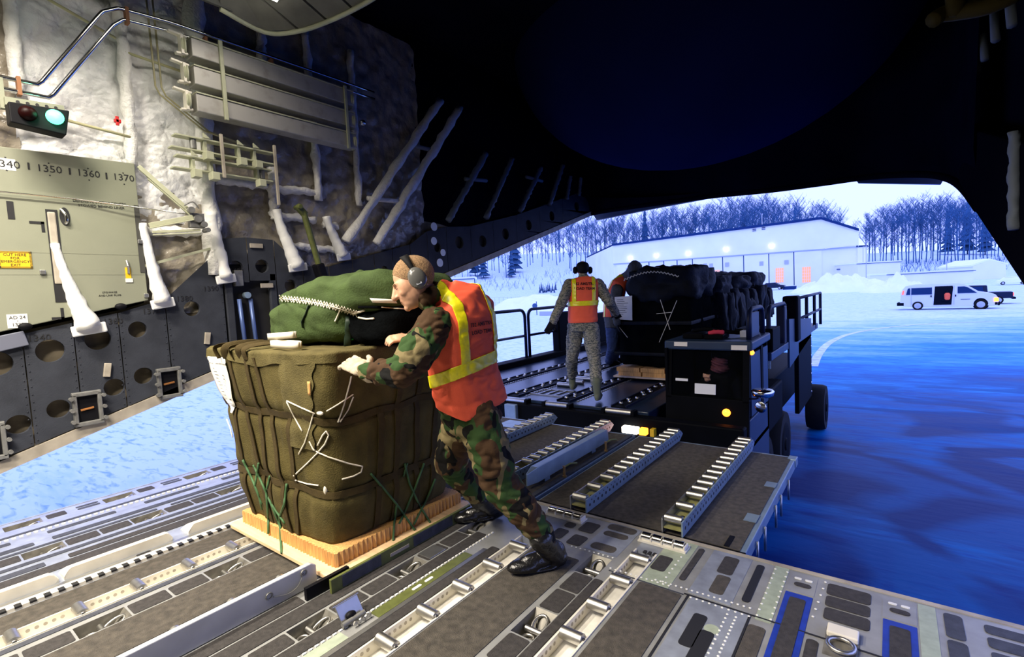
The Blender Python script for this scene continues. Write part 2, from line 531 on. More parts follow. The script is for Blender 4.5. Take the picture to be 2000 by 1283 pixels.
def gz(x, y):
    d, l = dl(x, y)
    px = 1000 + F * l / max(d, 8)
    z = -1.6 + 1.5 * sstep(62, 125, d)
    k = .185 + (.115 - .185) * sstep(1080, 1650, px)
    z += max(0, min(d, 275) - 150) * k * sstep(150, 200, d)
    z += sstep(20, 60, d) * .9 * sstep(1350, 800, px)
    if d > 28:
        z += .12 * noise.noise(Vector((x * .08, y * .08, 0))) * sstep(28, 90, d)
    return z


def on_ground(px, d):
    p = at(px, 641, d); p.z = gz(p.x, p.y); return p


def gmat():
    m = bpy.data.materials.new('icy_apron'); m.use_nodes = True; nt = m.node_tree; b = nt.nodes['Principled BSDF']
    N = nt.nodes.new; L = nt.links.new
    g = N('ShaderNodeNewGeometry'); sep = N('ShaderNodeSeparateXYZ'); L(g.outputs['Position'], sep.inputs[0])

    def mth(op, a, b_=None, clamp=False):
        n = N('ShaderNodeMath'); n.operation = op; n.use_clamp = clamp
        for i, q in enumerate((a, b_)):
            if q is None: continue
            if isinstance(q, (int, float)): n.inputs[i].default_value = q
            else: L(q, n.inputs[i])
        return n.outputs[0]

    def nz(scale, detail=4, stretch=None, dist=0):
        n = N('ShaderNodeTexNoise'); n.inputs['Scale'].default_value = scale; n.inputs['Detail'].default_value = detail; n.inputs['Distortion'].default_value = dist
        if stretch:
            mp = N('ShaderNodeMapping'); mp.inputs['Scale'].default_value = stretch; mp.inputs['Rotation'].default_value = (0, 0, -.75)
            L(g.outputs['Position'], mp.inputs[0]); L(mp.outputs[0], n.inputs['Vector'])
        else:
            L(g.outputs['Position'], n.inputs['Vector'])
        return n.outputs['Fac']
    X, Y = sep.outputs[0], sep.outputs[1]
    # how far out along the apron the frost lies; wet round the ramp, sky sheen and aircraft shade painted in
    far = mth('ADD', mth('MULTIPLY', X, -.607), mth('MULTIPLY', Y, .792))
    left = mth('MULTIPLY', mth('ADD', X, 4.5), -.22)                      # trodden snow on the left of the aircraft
    frost_sheen = mth('ADD', mth('MULTIPLY', far, .033), mth('MULTIPLY', nz(.22, 5, (1, 3.2, 1)), .75))
    frost_sheen = mth('ADD', frost_sheen, mth('MULTIPLY', nz(1.6, 5, (1, 5, 1)), .35))
    frost_sheen = mth('ADD', frost_sheen, -.76)
    frost_sheen = mth('ADD', frost_sheen, mth('MINIMUM', mth('MAXIMUM', left, -.10), .85))
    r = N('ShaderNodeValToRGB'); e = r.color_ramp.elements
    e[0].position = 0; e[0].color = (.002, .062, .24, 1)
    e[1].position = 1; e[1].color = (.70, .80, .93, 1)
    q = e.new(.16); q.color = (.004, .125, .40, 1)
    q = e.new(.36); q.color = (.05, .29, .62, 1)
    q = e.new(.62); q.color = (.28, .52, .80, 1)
    L(mth('ADD', frost_sheen, 0.05, True), r.inputs[0])
    # scuffs and tracks through the trodden snow
    sc_ = N('ShaderNodeMapRange'); sc_.inputs[1].default_value = .52; sc_.inputs[2].default_value = .68; L(nz(2.2, 7, (1, 3.5, 1), .6), sc_.inputs[0])
    mxs = N('ShaderNodeMix'); mxs.data_type = 'RGBA'; L(mth('MULTIPLY', sc_.outputs[0], .75), mxs.inputs[0]); L(r.outputs[0], mxs.inputs[6])
    dk = N('ShaderNodeMix'); dk.data_type = 'RGBA'; dk.blend_type = 'MULTIPLY'; dk.inputs[0].default_value = 1; L(r.outputs[0], dk.inputs[6]); dk.inputs[7].default_value = (.30, .50, .80, 1); L(dk.outputs[2], mxs.inputs[7])
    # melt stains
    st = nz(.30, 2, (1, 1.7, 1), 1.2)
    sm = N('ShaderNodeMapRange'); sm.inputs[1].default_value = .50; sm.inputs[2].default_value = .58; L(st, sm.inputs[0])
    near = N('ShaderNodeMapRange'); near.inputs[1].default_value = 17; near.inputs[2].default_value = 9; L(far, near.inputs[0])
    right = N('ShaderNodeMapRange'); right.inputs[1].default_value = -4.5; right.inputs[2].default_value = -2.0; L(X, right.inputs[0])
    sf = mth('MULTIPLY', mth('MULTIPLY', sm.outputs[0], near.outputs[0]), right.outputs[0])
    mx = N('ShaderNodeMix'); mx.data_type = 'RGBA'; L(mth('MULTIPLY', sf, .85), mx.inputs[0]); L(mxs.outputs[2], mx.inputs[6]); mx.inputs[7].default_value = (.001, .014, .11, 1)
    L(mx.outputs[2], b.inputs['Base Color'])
    rr = N('ShaderNodeMapRange'); rr.inputs[1].default_value = 0; rr.inputs[2].default_value = .6; rr.inputs[3].default_value = .42; rr.inputs[4].default_value = .85
    L(frost_sheen, rr.inputs[0]); L(rr.outputs[0], b.inputs['Roughness'])
    b.inputs['Specular IOR Level'].default_value = .04
    bp = N('ShaderNodeBump'); bp.inputs['Strength'].default_value = .12; bp.inputs['Distance'].default_value = .04
    L(nz(3.0, 5, (1, 3, 1)), bp.inputs['Height']); L(bp.outputs[0], b.inputs['Normal'])
    return m


gm = MB()
US = [-1 + 2 * i / 110 for i in range(111)]; VS = [(-34 + 490 * (j / 110) ** 2.2) for j in range(111)]
for d in VS:
    for u in US:
        l = (abs(u) ** 1.4) * (1 if u > 0 else -1) * (40 + max(d, 0) * 1.45)
        x = CR.x * l + CF.x * d; y = CR.y * l + CF.y * d
        # normalise the slanted base vectors
        gm.v.append((x, y, gz(x, y)))
for j in range(110):
    for i in range(110):
        gm.f.append((j * 111 + i, j * 111 + i + 1, (j + 1) * 111 + i + 1, (j + 1) * 111 + i)); gm.mi.append(0)
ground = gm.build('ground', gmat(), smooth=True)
tag(ground, kind='structure')
# curved painted line on the apron
pl = MB(); path = []
for px, py in ((1588, 715), (1600, 690), (1622, 668), (1660, 652), (1720, 641), (1790, 634), (1860, 630), (1950, 628)):
    r = CR * (px - 1000) + CD * (py - 641.5) + CF * F
    t = (-1.595 - EYE.z) / r.z; path.append(EYE + r * t)
path = bez(path, 6); vs = []
for i, p in enumerate(path):
    d = (path[min(i + 1, len(path) - 1)] - path[max(i - 1, 0)]); n = Vector((-d.y, d.x, 0)).normalized() * .16
    for s in (-1, 1):
        q = p + n * s; vs.append((q.x, q.y, gz(q.x, q.y) + .006))
pl.add(vs, [(2 * i, 2 * i + 1, 2 * i + 3, 2 * i + 2) for i in range(len(path) - 1)])
tag(pl.build('trim_1', M('worn_white_line', (.55, .62, .70), .7, vary=.3, scale=4)), kind='structure')

# ---------------------------------------------------------------- trees
def tree_mesh(seed, h=1.0, kind=0):
    r = random.Random(seed); mb = MB()
    def limb(p, d, L, rad, depth):
        q = p + d * L
        mb.tube([p, p.lerp(q, .5) + Vector((r.uniform(-1, 1), r.uniform(-1, 1), 0)) * L * .03, q], rad, 3, cap=False, rs=[rad, rad * .75, rad * .3])
        if depth > 0:
            nb = {3: 19, 2: 6, 1: 3}[depth]
            for k in range(nb):
                t = r.uniform(.28 if depth == 3 else .15, 1.0)
                a = r.uniform(0, 2 * math.pi); side = Vector((math.cos(a), math.sin(a), 0))
                up = r.uniform(.7, 1.6)
                dd = (side + Vector((0, 0, up))).normalized()
                limb(p + d * (L * t), dd, L * (r.uniform(.16, .30) if depth == 3 else r.uniform(.3, .6)), rad * (.36 if depth == 3 else .55), depth - 1)
    if kind == 0:
        limb(Vector((0, 0, 0)), Vector((r.uniform(-.03, .03), r.uniform(-.03, .03), 1)).normalized(), 1.0, .0125, 3)
        me = shape(mb, 'bare_tree', mt['tree'])
    else:
        mb.tube([(0, 0, 0), (0, 0, 1)], .012, 5, rs=[.012, .002])
        for k in range(9):
            z = .08 + k * .1; rad = .17 * (1 - z) + .015
            n = 9; ring = [Vector((math.cos(6.283 * i / n) * rad * r.uniform(.7, 1.15), math.sin(6.283 * i / n) * rad * r.uniform(.7, 1.15), z + r.uniform(-.02, .01))) for i in range(n)]
            b = len(mb.v); mb.v += [tuple(p) for p in ring] + [(0, 0, z + .15)]
            for i in range(n):
                mb.f.append((b + i, b + (i + 1) % n, b + n)); mb.mi.append(0)
        me = shape(mb, 'spruce_tree', mt['spruce'])
    return me


TREES = [tree_mesh(i) for i in range(9)]; SPR = [tree_mesh(50 + i, kind=1) for i in range(3)]
PROF = [(880, 470), (950, 452), (1000, 446), (1060, 438), (1120, 428), (1200, 424), (1290, 416), (1340, 408), (1400, 403), (1480, 394), (1530, 398), (1570, 408), (1630, 407), (1650, 440), (1690, 425), (1740, 403), (1800, 396), (1850, 391), (1900, 398), (1990, 410)]


def prof(px):
    for (a, ya), (b, yb) in zip(PROF, PROF[1:]):
        if a <= px <= b:
            return ya + (yb - ya) * (px - a) / (b - a)
    return 400


ZONES = [(880, 1000, 'on the hillside just past the dark wall sill', 'trees past the sill'), (1000, 1100, 'on the hillside left of the standing crewman', 'trees left of the crewman'), (1100, 1190, 'between the standing crewman and the hangar left end', 'trees by the hangar left end'),
         (1190, 1300, 'above the left third of the hangar roof', 'trees above the hangar left third'), (1300, 1450, 'above the middle of the hangar roof', 'trees above the hangar middle'), (1450, 1540, 'around the thin mast on the hangar roof', 'trees around the roof mast'), (1540, 1668, 'behind the peak of the hangar roof', 'trees behind the hangar peak'),
         (1668, 1760, 'beside the light poles right of the hangar', 'trees beside the light poles'), (1760, 1870, 'in the wood above the white van', 'trees above the van'), (1870, 1990, 'in the wood above the gabled hut', 'trees above the hut')]
tr = random.Random(11)
for (a, b, lab, grp) in ZONES:
    px = a
    while px < b:
        for lay in range(2):
            q = px + tr.uniform(-2, 2)
            if 1646 < q < 1690 and tr.random() < .7:
                continue
            d = tr.uniform(194, 226) if lay == 0 else tr.uniform(245, 300)
            if lay == 0 and 1020 < q < 1110:
                d += 25
            g = on_ground(q, d)
            top = at(q, prof(q) + abs(tr.gauss(0, 13)) + (10 if lay == 0 else 0), d).z
            h = max(9, min(30, top - g.z)); sc = h
            if lay and top - g.z > 30:
                g.z = top - 26; sc = 26
            o = inst(TREES[tr.randrange(9)], 'bare_tree', None, (g.x, g.y, g.z - .3), (0, 0, tr.uniform(0, 6.28)), (sc * .95, sc * .95, sc))
            tag(o, ('leafless tree in the front row ' if lay == 0 else 'taller leafless tree in the back row ') + lab, 'tree', ('front row ' if lay == 0 else 'back row ') + grp)
        px += tr.uniform(6.0, 8.4)
for (q, d, h) in ((934, 200, 19), (950, 195, 15), (1012, 205, 21), (1005, 195, 12), (1266, 238, 24), (1556, 240, 24), (1888, 235, 25), (1922, 228, 22), (1850, 240, 20)):
    g = on_ground(q, d)
    lab = {934: 'tall dark spruce nearest the wall sill on the left hillside', 950: 'shorter dark spruce second from the wall sill', 1012: 'tallest dark spruce on the left hillside', 1005: 'small dark spruce at the foot of the tallest left one', 1266: 'lone dark spruce above the hangar left half', 1556: 'dark spruce standing beside the hangar peak', 1888: 'tallest dark spruce in the wood above the gabled hut', 1922: 'right-most dark spruce, close to the curved opening edge', 1850: 'dark spruce in the wood above the van cab'}[q]
    tag(inst(SPR[int(q) % 3], 'spruce_tree', None, (g.x, g.y, g.z - .2), (0, 0, q), h), lab, 'tree', 'dark spruces')
for i in range(11):
    g = on_ground(1058 + i * 3.1, 172 + tr.uniform(-3, 3))
    tag(inst(SPR[i % 3], 'spruce_sapling', None, (g.x, g.y, g.z - .1), (0, 0, i), tr.uniform(2.2, 3.6)), 'small snowy spruce sapling on the open slope', 'sapling', 'saplings on the open slope')
# undergrowth on the slope above the van
us = MB(); ur = random.Random(5)
for k in range(420):
    q = ur.uniform(1690, 1965) if k % 3 else ur.uniform(880, 1190); d = ur.uniform(175, 200)
    g = on_ground(q, d)
    for j in range(3):
        a = ur.uniform(0, 6.28); L = ur.uniform(.8, 2.6)
        us.tube([g, g + Vector((math.cos(a) * L * .35, math.sin(a) * L * .35, L))], .03, 3, cap=False)
tag(us.build('brush', mt['tree'], fix=False), 'thin leafless brush along the foot of the wooded slope', 'brush', kind='stuff')

# ---------------------------------------------------------------- hangar
HA = at(1197, hor(1197), 151); HB = at(1676, hor(1676), 126.5)
hd = Vector((HB.x - HA.x, HB.y - HA.y, 0)).normalized(); hn = Vector((hd.y, -hd.x, 0))      # hn points to the camera
if hn.dot(CF) > 0: hn = -hn


def fac(px, py, out=0.0):
    r = CR * (px - 1000) + CD * (py - 641.5) + CF * F
    t = (HA - EYE).dot(hn) / r.dot(hn)
    return EYE + r * t + hn * out


def fplate(mb, x0, y0, x1, y1, th, out=0.0):
    q = [fac(x0, y0, out), fac(x1, y0, out), fac(x1, y1, out), fac(x0, y1, out)]
    q[1].z = q[0].z; q[2].z = q[3].z
    return mb.prism(q, hn * th)


H = thing('hangar', 'long pale hangar with floodlights and a low gabled roof before the wooded hill', 'building', tuple(Vector((HB.x, HB.y, -.3))))
zb = -.6
A = fac(1197, 480); B = fac(1603, 428.5); Cc = fac(1676, 451)
base = lambda p: Vector((p.x, p.y, zb))
back = -hn * 46 - hd * 20
mb = MB(); mb.prism([base(A), base(Cc), Cc, B, A], back); mb.build('body', mt['hangar'], H)
mb = MB(); zt = fac(1605, 486).z
up = lambda p, z: Vector((p.x, p.y, z))
mb.prism([up(A, zt), up(Cc, zt), Cc, B, A], hn * .45); mb.build('upper_wall', mt['hangar'], H)
mb = MB()
for p, q in ((A, B), (B, Cc)):
    mb.prism([p + Vector((0, 0, -.05)), q + Vector((0, 0, -.05)), q + Vector((0, 0, .55)), p + Vector((0, 0, .55))], hn * 1.0)
    mb.prism([p + Vector((0, 0, .1)), q + Vector((0, 0, .1)), q + Vector((0, 0, .5)), p + Vector((0, 0, .5))], back)
mb.build('roof_edge', mt['roofdark'], H)
seams = [1203, 1267, 1296, 1322, 1352, 1411, 1452, 1501, 1550, 1605]
for i, (s0, s1) in enumerate(zip(seams, seams[1:])):
    a = fac(s0 + 1.2, 500); b = fac(s1 - .8, 500)
    mb = MB(); mb.prism([up(a, zb), up(b, zb), up(b, zt - .35), up(a, zt - .35)], hn * (.22 if i % 2 else .34)); mb.build('hangar_door', mt['hangar'], H)
    if i:
        a = fac(s0 - .5, 500); b = fac(s0 + .9, 500)
        mb = MB(); mb.prism([up(a, zb), up(b, zb), up(b, zt), up(a, zt)], hn * .18); mb.build('door_seam', mt['hangardark'], H)
mb = MB(); mb.prism([up(A, zt - .3), up(Cc, zt - .3), up(Cc, zt), up(A, zt)], hn * .5); mb.build('door_track', M('door_track', (.40, .45, .55), .6), H)
for (x0, y0, x1, y1) in ((1515, 524, 1530, 552), (1566.5, 522, 1583, 552), (1393, 528, 1406, 538), (1209, 535, 1216, 543)):
    mb = MB(); fplate(mb, x0, y0, x1, y1, .15, .25); wv = mb.build('lit_window', mt['winlit'], H)
    mb = MB()
    for k in range(1, 4):
        xx = x0 + (x1 - x0) * k / 4; fplate(mb, xx - .25, y0, xx + .25, y1, .2, .25)
    for k in range(1, 5):
        yy = y0 + (y1 - y0) * k / 5; fplate(mb, x0, yy - .2, x1, yy + .2, .2, .25)
    mb.build('glazing_bar', mt['hangar'], wv)
for (x, y) in ((1226, 527), (1288, 523), (1314, 522), (1328, 521), (1377, 519), (1389, 519), (1420, 517), (1487, 515), (1536, 512.5)):
    mb = MB(); fplate(mb, x - 3 - (x - 1200) * .003, y - 4, x + 3 + (x - 1200) * .003, y + 4, .12, .3); mb.build('vent', mt['wingrey'], H)
for (x, y) in ((1231.5, 504), (1282.5, 499), (1344.5, 495), (1418.5, 487), (1507, 480.5)):
    c = fac(x, y, .9)
    mb = MB(); mb.ell(c, .42, .42, .34, nu=12, nv=8); lm = mb.build('flood_lamp', mt['lampglow'], H, smooth=True)
    mb = MB(); mb.obox(c + Vector((0, 0, .34)), c - hn * .7 + Vector((0, 0, .45)), .12, .1); mb.build('lamp_arm', mt['wingrey'], lm)
mb = MB(); p = fac(1490, 441, -3); mb.cyl(p, p + Vector((0, 0, 3.6)), .12, 8); mb.build('roof_mast', mt['wingrey'], H)
for (x, y) in ((1473, 450), (1491, 447)):
    mb = MB(); fplate(mb, x - 3.5, y - 2, x + 3.5, y - .9, .3, .4); fplate(mb, x - 3.5, y + 1, x + 3.5, y + 2, .3, .4); mb.build('wall_louvre', mt['roofdark'], H)
mb = MB(); mb.prism([fac(1610, 485, .5), fac(1668, 478.5, .5), fac(1668, 479.6, .5), fac(1610, 486.2, .5)], hn * .4); mb.build('canopy_beam', mt['hangar'], H)
mb = MB(); mb.prism([fac(1633, 525.5, .5), fac(1675, 525, .5), fac(1675, 527, .5), fac(1633, 527.2, .5)], hn * 1.2); mb.build('entrance_canopy', mt['hangardark'], H)


def block(name, lab, cat, px0, px1, ytop, d, depth=6, mat='hangar', ybot=None, roof=None, roofm='snow', extra=None):
    """a plain building seen square on: front wall between two columns of the frame at depth d"""
    a = on_ground(px0, d); b = on_ground(px1, d); zt_ = at((px0 + px1) / 2, ytop, d).z; z0 = min(a.z, b.z) - .3
    t = thing(name, lab, cat, ((a.x + b.x) / 2, (a.y + b.y) / 2, z0))
    nrm = Vector((-CF.x, -CF.y, 0)).normalized()
    mb = MB(); mb.prism([(a.x, a.y, z0), (b.x, b.y, z0), (b.x, b.y, zt_), (a.x, a.y, zt_)], -nrm * depth); mb.build('wall', mt[mat], t)
    e = (b - a).normalized()
    if roof == 'gable':
        m_ = (a + b) / 2; hgt = roofh(px1 - px0, d)
        mb = MB(); mb.prism([up(a - e * .3, zt_), up(b + e * .3, zt_), up(m_, zt_ + hgt)], -nrm * depth + Vector((0, 0, .01))); mb.build('gable', mt[mat], t)
        mb = MB()
        for p, q in ((a - e * .4, m_), (m_, b + e * .4)):
            zp = zt_ if p is not m_ else zt_ + hgt; zq = zt_ if q is not m_ else zt_ + hgt
            mb.prism([up(p, zp), up(q, zq), up(q, zq + .35), up(p, zp + .35)], -nrm * (depth + .6))
        mb.build('roof', mt[roofm], t)
    else:
        mb = MB(); mb.prism([up(a - e * .3, zt_), up(b + e * .3, zt_), up(b + e * .3, zt_ + .3), up(a - e * .3, zt_ + .3)], -nrm * (depth + .5)); mb.build('roof', mt[roofm], t)
        mb = MB(); mb.prism([up(a - e * .3, zt_ - .12) + nrm * .2, up(b + e * .3, zt_ - .12) + nrm * .2, up(b + e * .3, zt_) + nrm * .2, up(a - e * .3, zt_) + nrm * .2], -nrm * .3); mb.build('eave', mt['hangardark'], t)
    for (x0, y0, x1, y1, mm, nm) in (extra or ()):
        pa = at(x0, y0, d - .08); pb = at(x1, y1, d - .08)
        q = [Vector((pa.x, pa.y, pb.z)), Vector((pb.x, pb.y, pb.z)), Vector((pb.x, pb.y, pa.z)), Vector((pa.x, pa.y, pa.z))]
        mb = MB(); mb.prism(q, -nrm * .1); mb.build(nm, mt[mm], t)
    return t


def roofh(w_, d): return w_ * d / F * .17


block('annex', 'pale flat-roofed annex beside the right end of the hangar', 'building', 1676, 1758, 513, 121, 10, extra=((1700, 535, 1708, 540, 'vandark', 'window'), (1712, 525, 1715, 528, 'hangardark', 'vent'), (1718, 529, 1723, 536, 'wingrey', 'window')))
block('plant_house', 'small tall block with one window behind the annex', 'building', 1676, 1694, 482, 127, 5, roofm='roofdark', extra=((1678, 490, 1684, 501, 'hangardark', 'window'),))
block('storage_wall', 'long low grey shed behind the white van', 'building', 1735, 1900, 532, 98, 5, mat='hangar', extra=((1886, 532, 1889, 547, 'hangardark', 'post'),))
block('gabled_hut', 'small gabled hut with one dark window above the van', 'building', 1899, 1963, 519, 110, 8, roof='gable', extra=((1941, 522, 1947, 534, 'roofdark', 'window'),))
block('equipment_shelter', 'white open-sided shelter seen past the sill on the left', 'building', 872, 929, 545, 78, 5, extra=((886, 556, 910, 559, 'wingrey', 'rail'), (872, 562, 928, 563.5, 'wingrey', 'rail'), (926, 545, 929, 568, 'hangardark', 'post'), (890, 556, 893, 560, 'redtag', 'sign')))


def pile(name, lab, px0, px1, ytop, d, seed, ybase=562):
    r_ = random.Random(seed); a = on_ground(px0, d); b = on_ground(px1, d); L = (b - a).length
    e = (b - a).normalized(); n_ = Vector((-CF.x, -CF.y, 0)).normalized(); hgt = at((px0 + px1) / 2, ytop, d).z - a.z
    mb = MB()
    def fn(u, v):
        p = a + e * (L * u) + n_ * ((.5 - v) * L * .4)
        env = (math.sin(math.pi * u) ** .55) * (math.sin(math.pi * v) ** .8)
        hh = hgt * env * (.72 + .5 * noise.noise(Vector((u * 5 + seed, v * 3, seed))) + .22 * noise.noise(Vector((u * 17 + seed, v * 11, 3))))
        return (p.x, p.y, min(a.z, gz(p.x, p.y)) - .1 + max(0, hh))
    mb.grid(fn, 46, 20)
    o = mb.build(name, mt['snow'], smooth=True); tag(o, lab, 'snow pile'); return o


pile('snow_pile', 'large ploughed snow pile in front of the hangar right end', 1556, 1735, 526, 92, 3)
pile('snow_pile', 'lower snow pile just left of the white van roof', 1690, 1812, 534, 84, 9)
pile('snow_bank', 'long low snow bank in front of the hangar left end', 960, 1215, 563, 76, 5)
tag(bpy.data.objects['snow_bank'], cat='snow bank')


# ---------------------------------------------------------------- vehicles
def wheel(parent, c, ax, r, wd, hub='wheel'):
    mb = MB(); mb.lathe(Vector(c) - Vector(ax) * wd / 2, ax, [(0, r * .78), (0, r * .95), (wd * .2, r), (wd * .8, r), (wd, r * .95), (wd, r * .62)], 22); t_ = mb.build('tyre', mt['rubber'], parent, smooth='auto')
    mb = MB(); mb.lathe(Vector(c) + Vector(ax) * wd * .3, ax, [(0, r * .64), (wd * .20, r * .66), (wd * .24, r * .60), (wd * .20, r * .2), (wd * .26, r * .16)], 18); mb.build('hub', mt[hub], t_, smooth='auto')
    return t_


def side_body(parent, name, outline, hw, mat, inset=None, bevel=.06):
    """profile in (length, height) extruded across the width, tumblehome by inset(z)"""
    mb = MB(); rings = []
    for s in (-1, -.96, .96, 1):
        ring = []
        for (l, z) in outline:
            k = (1 - (inset(z) if inset else 0)); sh = .03 if abs(s) == 1 else 0
            ring.append((l, s * hw * k, z))
        rings.append(ring)
    mb.rings(rings, cap=True); o = mb.build(name, mat, parent, bevel=bevel); return o


def shove(t, pos, head):
    for o in [t]: o.location = pos; o.rotation_euler = (0, 0, head)


VD = 43.0
va = on_ground(1757, 46); vdir = CR * .755 - CF * .656; vdir.z = 0; vdir.normalize(); vlen = 6.6; vb = va + vdir * vlen; vb.z = gz(vb.x, vb.y)
van = thing('passenger_van', 'white passenger van with its side door open on the icy apron', 'van')
# local x runs from tail (0) to nose (L); the camera side is local -y
Lv = 8.35 / 1.0 if False else vlen
s_ = Lv / 100.0
ol = [(1, 11), (2, 34), (4, 44), (7, 50.5), (16, 53), (40, 53.6), (61, 53.2), (67, 50.5), (74, 42.5), (80.5, 34.5), (90, 31.5), (95.5, 28), (98, 21), (98.5, 12), (97.5, 7), (84, 6), (20, 6), (6, 8)]
vh = 2.28 / 53.5
ol = [(a * s_, b * vh) for a, b in ol]
ins = lambda z: .10 * sstep(1.2, 2.3, z)
side_body(van, 'body', ol, 1.0, mt['vanwhite'], ins)


def vside(nm, pts, mat, th=.03, par=van, y=-1.0):
    """a plate on the camera side of the van"""
    mb = MB(); q = [(a * s_, y * (1 - ins(b * vh)) - .012, b * vh) for a, b in pts]
    mb.prism(q, (0, -th, 0)); return mb.build(nm, mat, par)


vside('rear_quarter_window', [(7.6, 32), (9.6, 45.5), (12, 46), (12, 32)], mt['vanglass'])
vside('side_window', [(13.3, 32), (13.3, 46), (34.6, 46), (34.6, 32)], mt['vanglass'])
vside('door_window', [(60, 32.5), (60, 46), (66.5, 46), (69.5, 44), (78.5, 32.5)], mt['vanglass'])
vside('door_opening', [(36.2, 10), (37.6, 48), (55, 48), (55.6, 45), (54, 10)], mt['vandark'])
tl = vside('tail_light', [(3.2, 33), (4, 41), (5.6, 41), (5, 33)], mt['taillight'])
vside('head_lamp', [(94, 14.5), (94, 22), (98, 22), (98.3, 15)], mt['amber'])
vside('door_handle', [(33.2, 26), (33.2, 30), (34.4, 30), (34.4, 26)], mt['vandark'])
vside('door_handle', [(57.4, 26), (57.4, 30), (58.6, 30), (58.6, 26)], mt['vandark'])
vside('door_joint', [(56.3, 10), (56.3, 48), (56.7, 48), (56.7, 10)], mt['wingrey'])
vside('door_joint', [(13.0, 11), (13.0, 47), (13.3, 47), (13.3, 11)], mt['wingrey'])
vside('side_stripe', [(63, 20), (63, 20.8), (72, 20.8), (72, 20)], mt['vanglass'], .015)
mb = MB(); mb.box(-.15, .35, -1, 1, .40, .66); mb.build('rear_bumper', mt['vandark'], van)
mb = MB(); mb.box(94 * s_, 99.5 * s_, -1, 1, .30, .62); mb.build('front_bumper', mt['vandark'], van, bevel=.05)
mb = MB(); mb.ell((82 * s_, -.985, .46), .53, .03, .53); mb.build('wheel_arch', mt['vandark'], van)
for lx, rr in ((20, .38), (82, .40)):
    for sd in (-1, 1):
        wheel(van, (lx * s_, sd * .95, rr), (0, sd, 0), rr, .24)
shove(van, (va.x, va.y, min(va.z, vb.z)), math.atan2(vdir.y, vdir.x))
# a seated figure in an orange vest just inside the van door
pv = van.matrix_basis if False else Matrix.Translation(van.location) @ Matrix.Rotation(van.rotation_euler.z, 4, 'Z')


def local(p): return pv @ Vector(p)


psg = MB(); psg.cap((50 * s_, -.99, .80), .16, (50 * s_, -.99, 1.28), .19); psg.cap((50 * s_, -.99, 1.28), .10, (50 * s_, -.99, 1.60), .11); psg.cap((50 * s_, -.99, .82), .12, (45 * s_, -.99, .78), .10)
psg.v = [tuple(local((v[0], v[1] + .0, v[2]))) for v in psg.v]
pv_o = dressed('person', psg, mt['vandark'], None, .03, 2)
tag(pv_o, 'person in an orange vest seated just inside the open van door', 'person')
mb = MB(); mb.cap((50 * s_, -1.01, .98), .19, (50 * s_, -1.01, 1.27), .21); mb.v = [tuple(local(v)) for v in mb.v]
dressed('vest', mb, mt['orange'], pv_o, .03, 2)

# dark pickup half hidden behind the van
pk = thing('pickup_truck', 'dark pickup truck half hidden behind the nose of the white van', 'truck')
ol = [(0, .55), (.02, 1.12), (1.7, 1.14), (1.75, 1.78), (3.2, 1.80), (3.9, 1.2), (5.3, 1.05), (5.4, .5)]
side_body(pk, 'body', ol, .95, mt['darkpaint'], lambda z: .12 * sstep(1.1, 1.8, z))
mb = MB(); mb.box(-.04, .03, -.93, -.72, .75, 1.05); mb.box(-.04, .03, .72, .93, .75, 1.05); mb.build('tail_light', mt['taillight'], pk)
mb = MB(); mb.box(-.18, .05, -.9, .9, .45, .62); mb.build('rear_bumper', mt['vandark'], pk)
mb = MB(); mb.prism([(2.0, 0, 1.18), (2.05, 0, 1.70), (3.0, 0, 1.70), (3.45, 0, 1.18)], (0, .01, 0)); mb.v = [(v[0], v[1] + .92, v[2]) for v in mb.v]; mb.build('side_window', mt['vanglass'], pk)
for lx in (1.0, 4.4):
    for sd in (-1, 1):
        wheel(pk, (lx, sd * .85, .38), (0, sd, 0), .38, .24)
pp = on_ground(1976, 46.5)
shove(pk, (pp.x, pp.y, pp.z), math.atan2(-vdir.y, -vdir.x))


def car(px, d, lab, heading, nm='parked_car', mat='darkpaint', sc=1.0, cat='car'):
    t = thing(nm, lab, cat)
    ol = [(0, .35), (0, .85), (.5, .95), (1.0, 1.45), (2.7, 1.5), (3.4, 1.0), (4.4, .85), (4.5, .35)]
    side_body(t, 'body', ol, .85, mt[mat], lambda z: .16 * sstep(.9, 1.5, z))
    mb = MB(); mb.prism([(.75, -.86 * .9, 1.0), (1.1, -.86 * .86, 1.38), (2.6, -.86 * .86, 1.40), (3.15, -.86 * .9, 1.0)], (0, .02, 0)); mb.build('side_window', mt['vanglass'], t)
    for lx in (.85, 3.6):
        for sd in (-1, 1): wheel(t, (lx, sd * .78, .32), (0, sd, 0), .32, .2)
    g = on_ground(px, d); t.location = g; t.rotation_euler = (0, 0, heading); t.scale = (sc,) * 3
    return t


hv = math.atan2(vdir.y, vdir.x)
car(1489, 112, 'small dark car parked before the lit hangar doors', hv, sc=1.05)
car(1945, 88, 'snow-covered car parked on the far right below the hut', hv, 'snowy_car', 'snow', .9)
sk = thing('dumpster', 'low dark blue container lying before the lit hangar doors', 'container')
mb = MB(); mb.prism([(-1.2, 0, 0), (1.2, 0, 0), (1.25, 0, .75), (-1.25, 0, .75)], (0, 1.1, 0)); mb.build('tub', mt['roofdark'], sk)
mb = MB(); mb.box(-1.3, 1.3, -.05, 1.15, .75, .83); mb.build('lid', mt['snow'], sk)
shove(sk, tuple(on_ground(1542, 108)), hv)

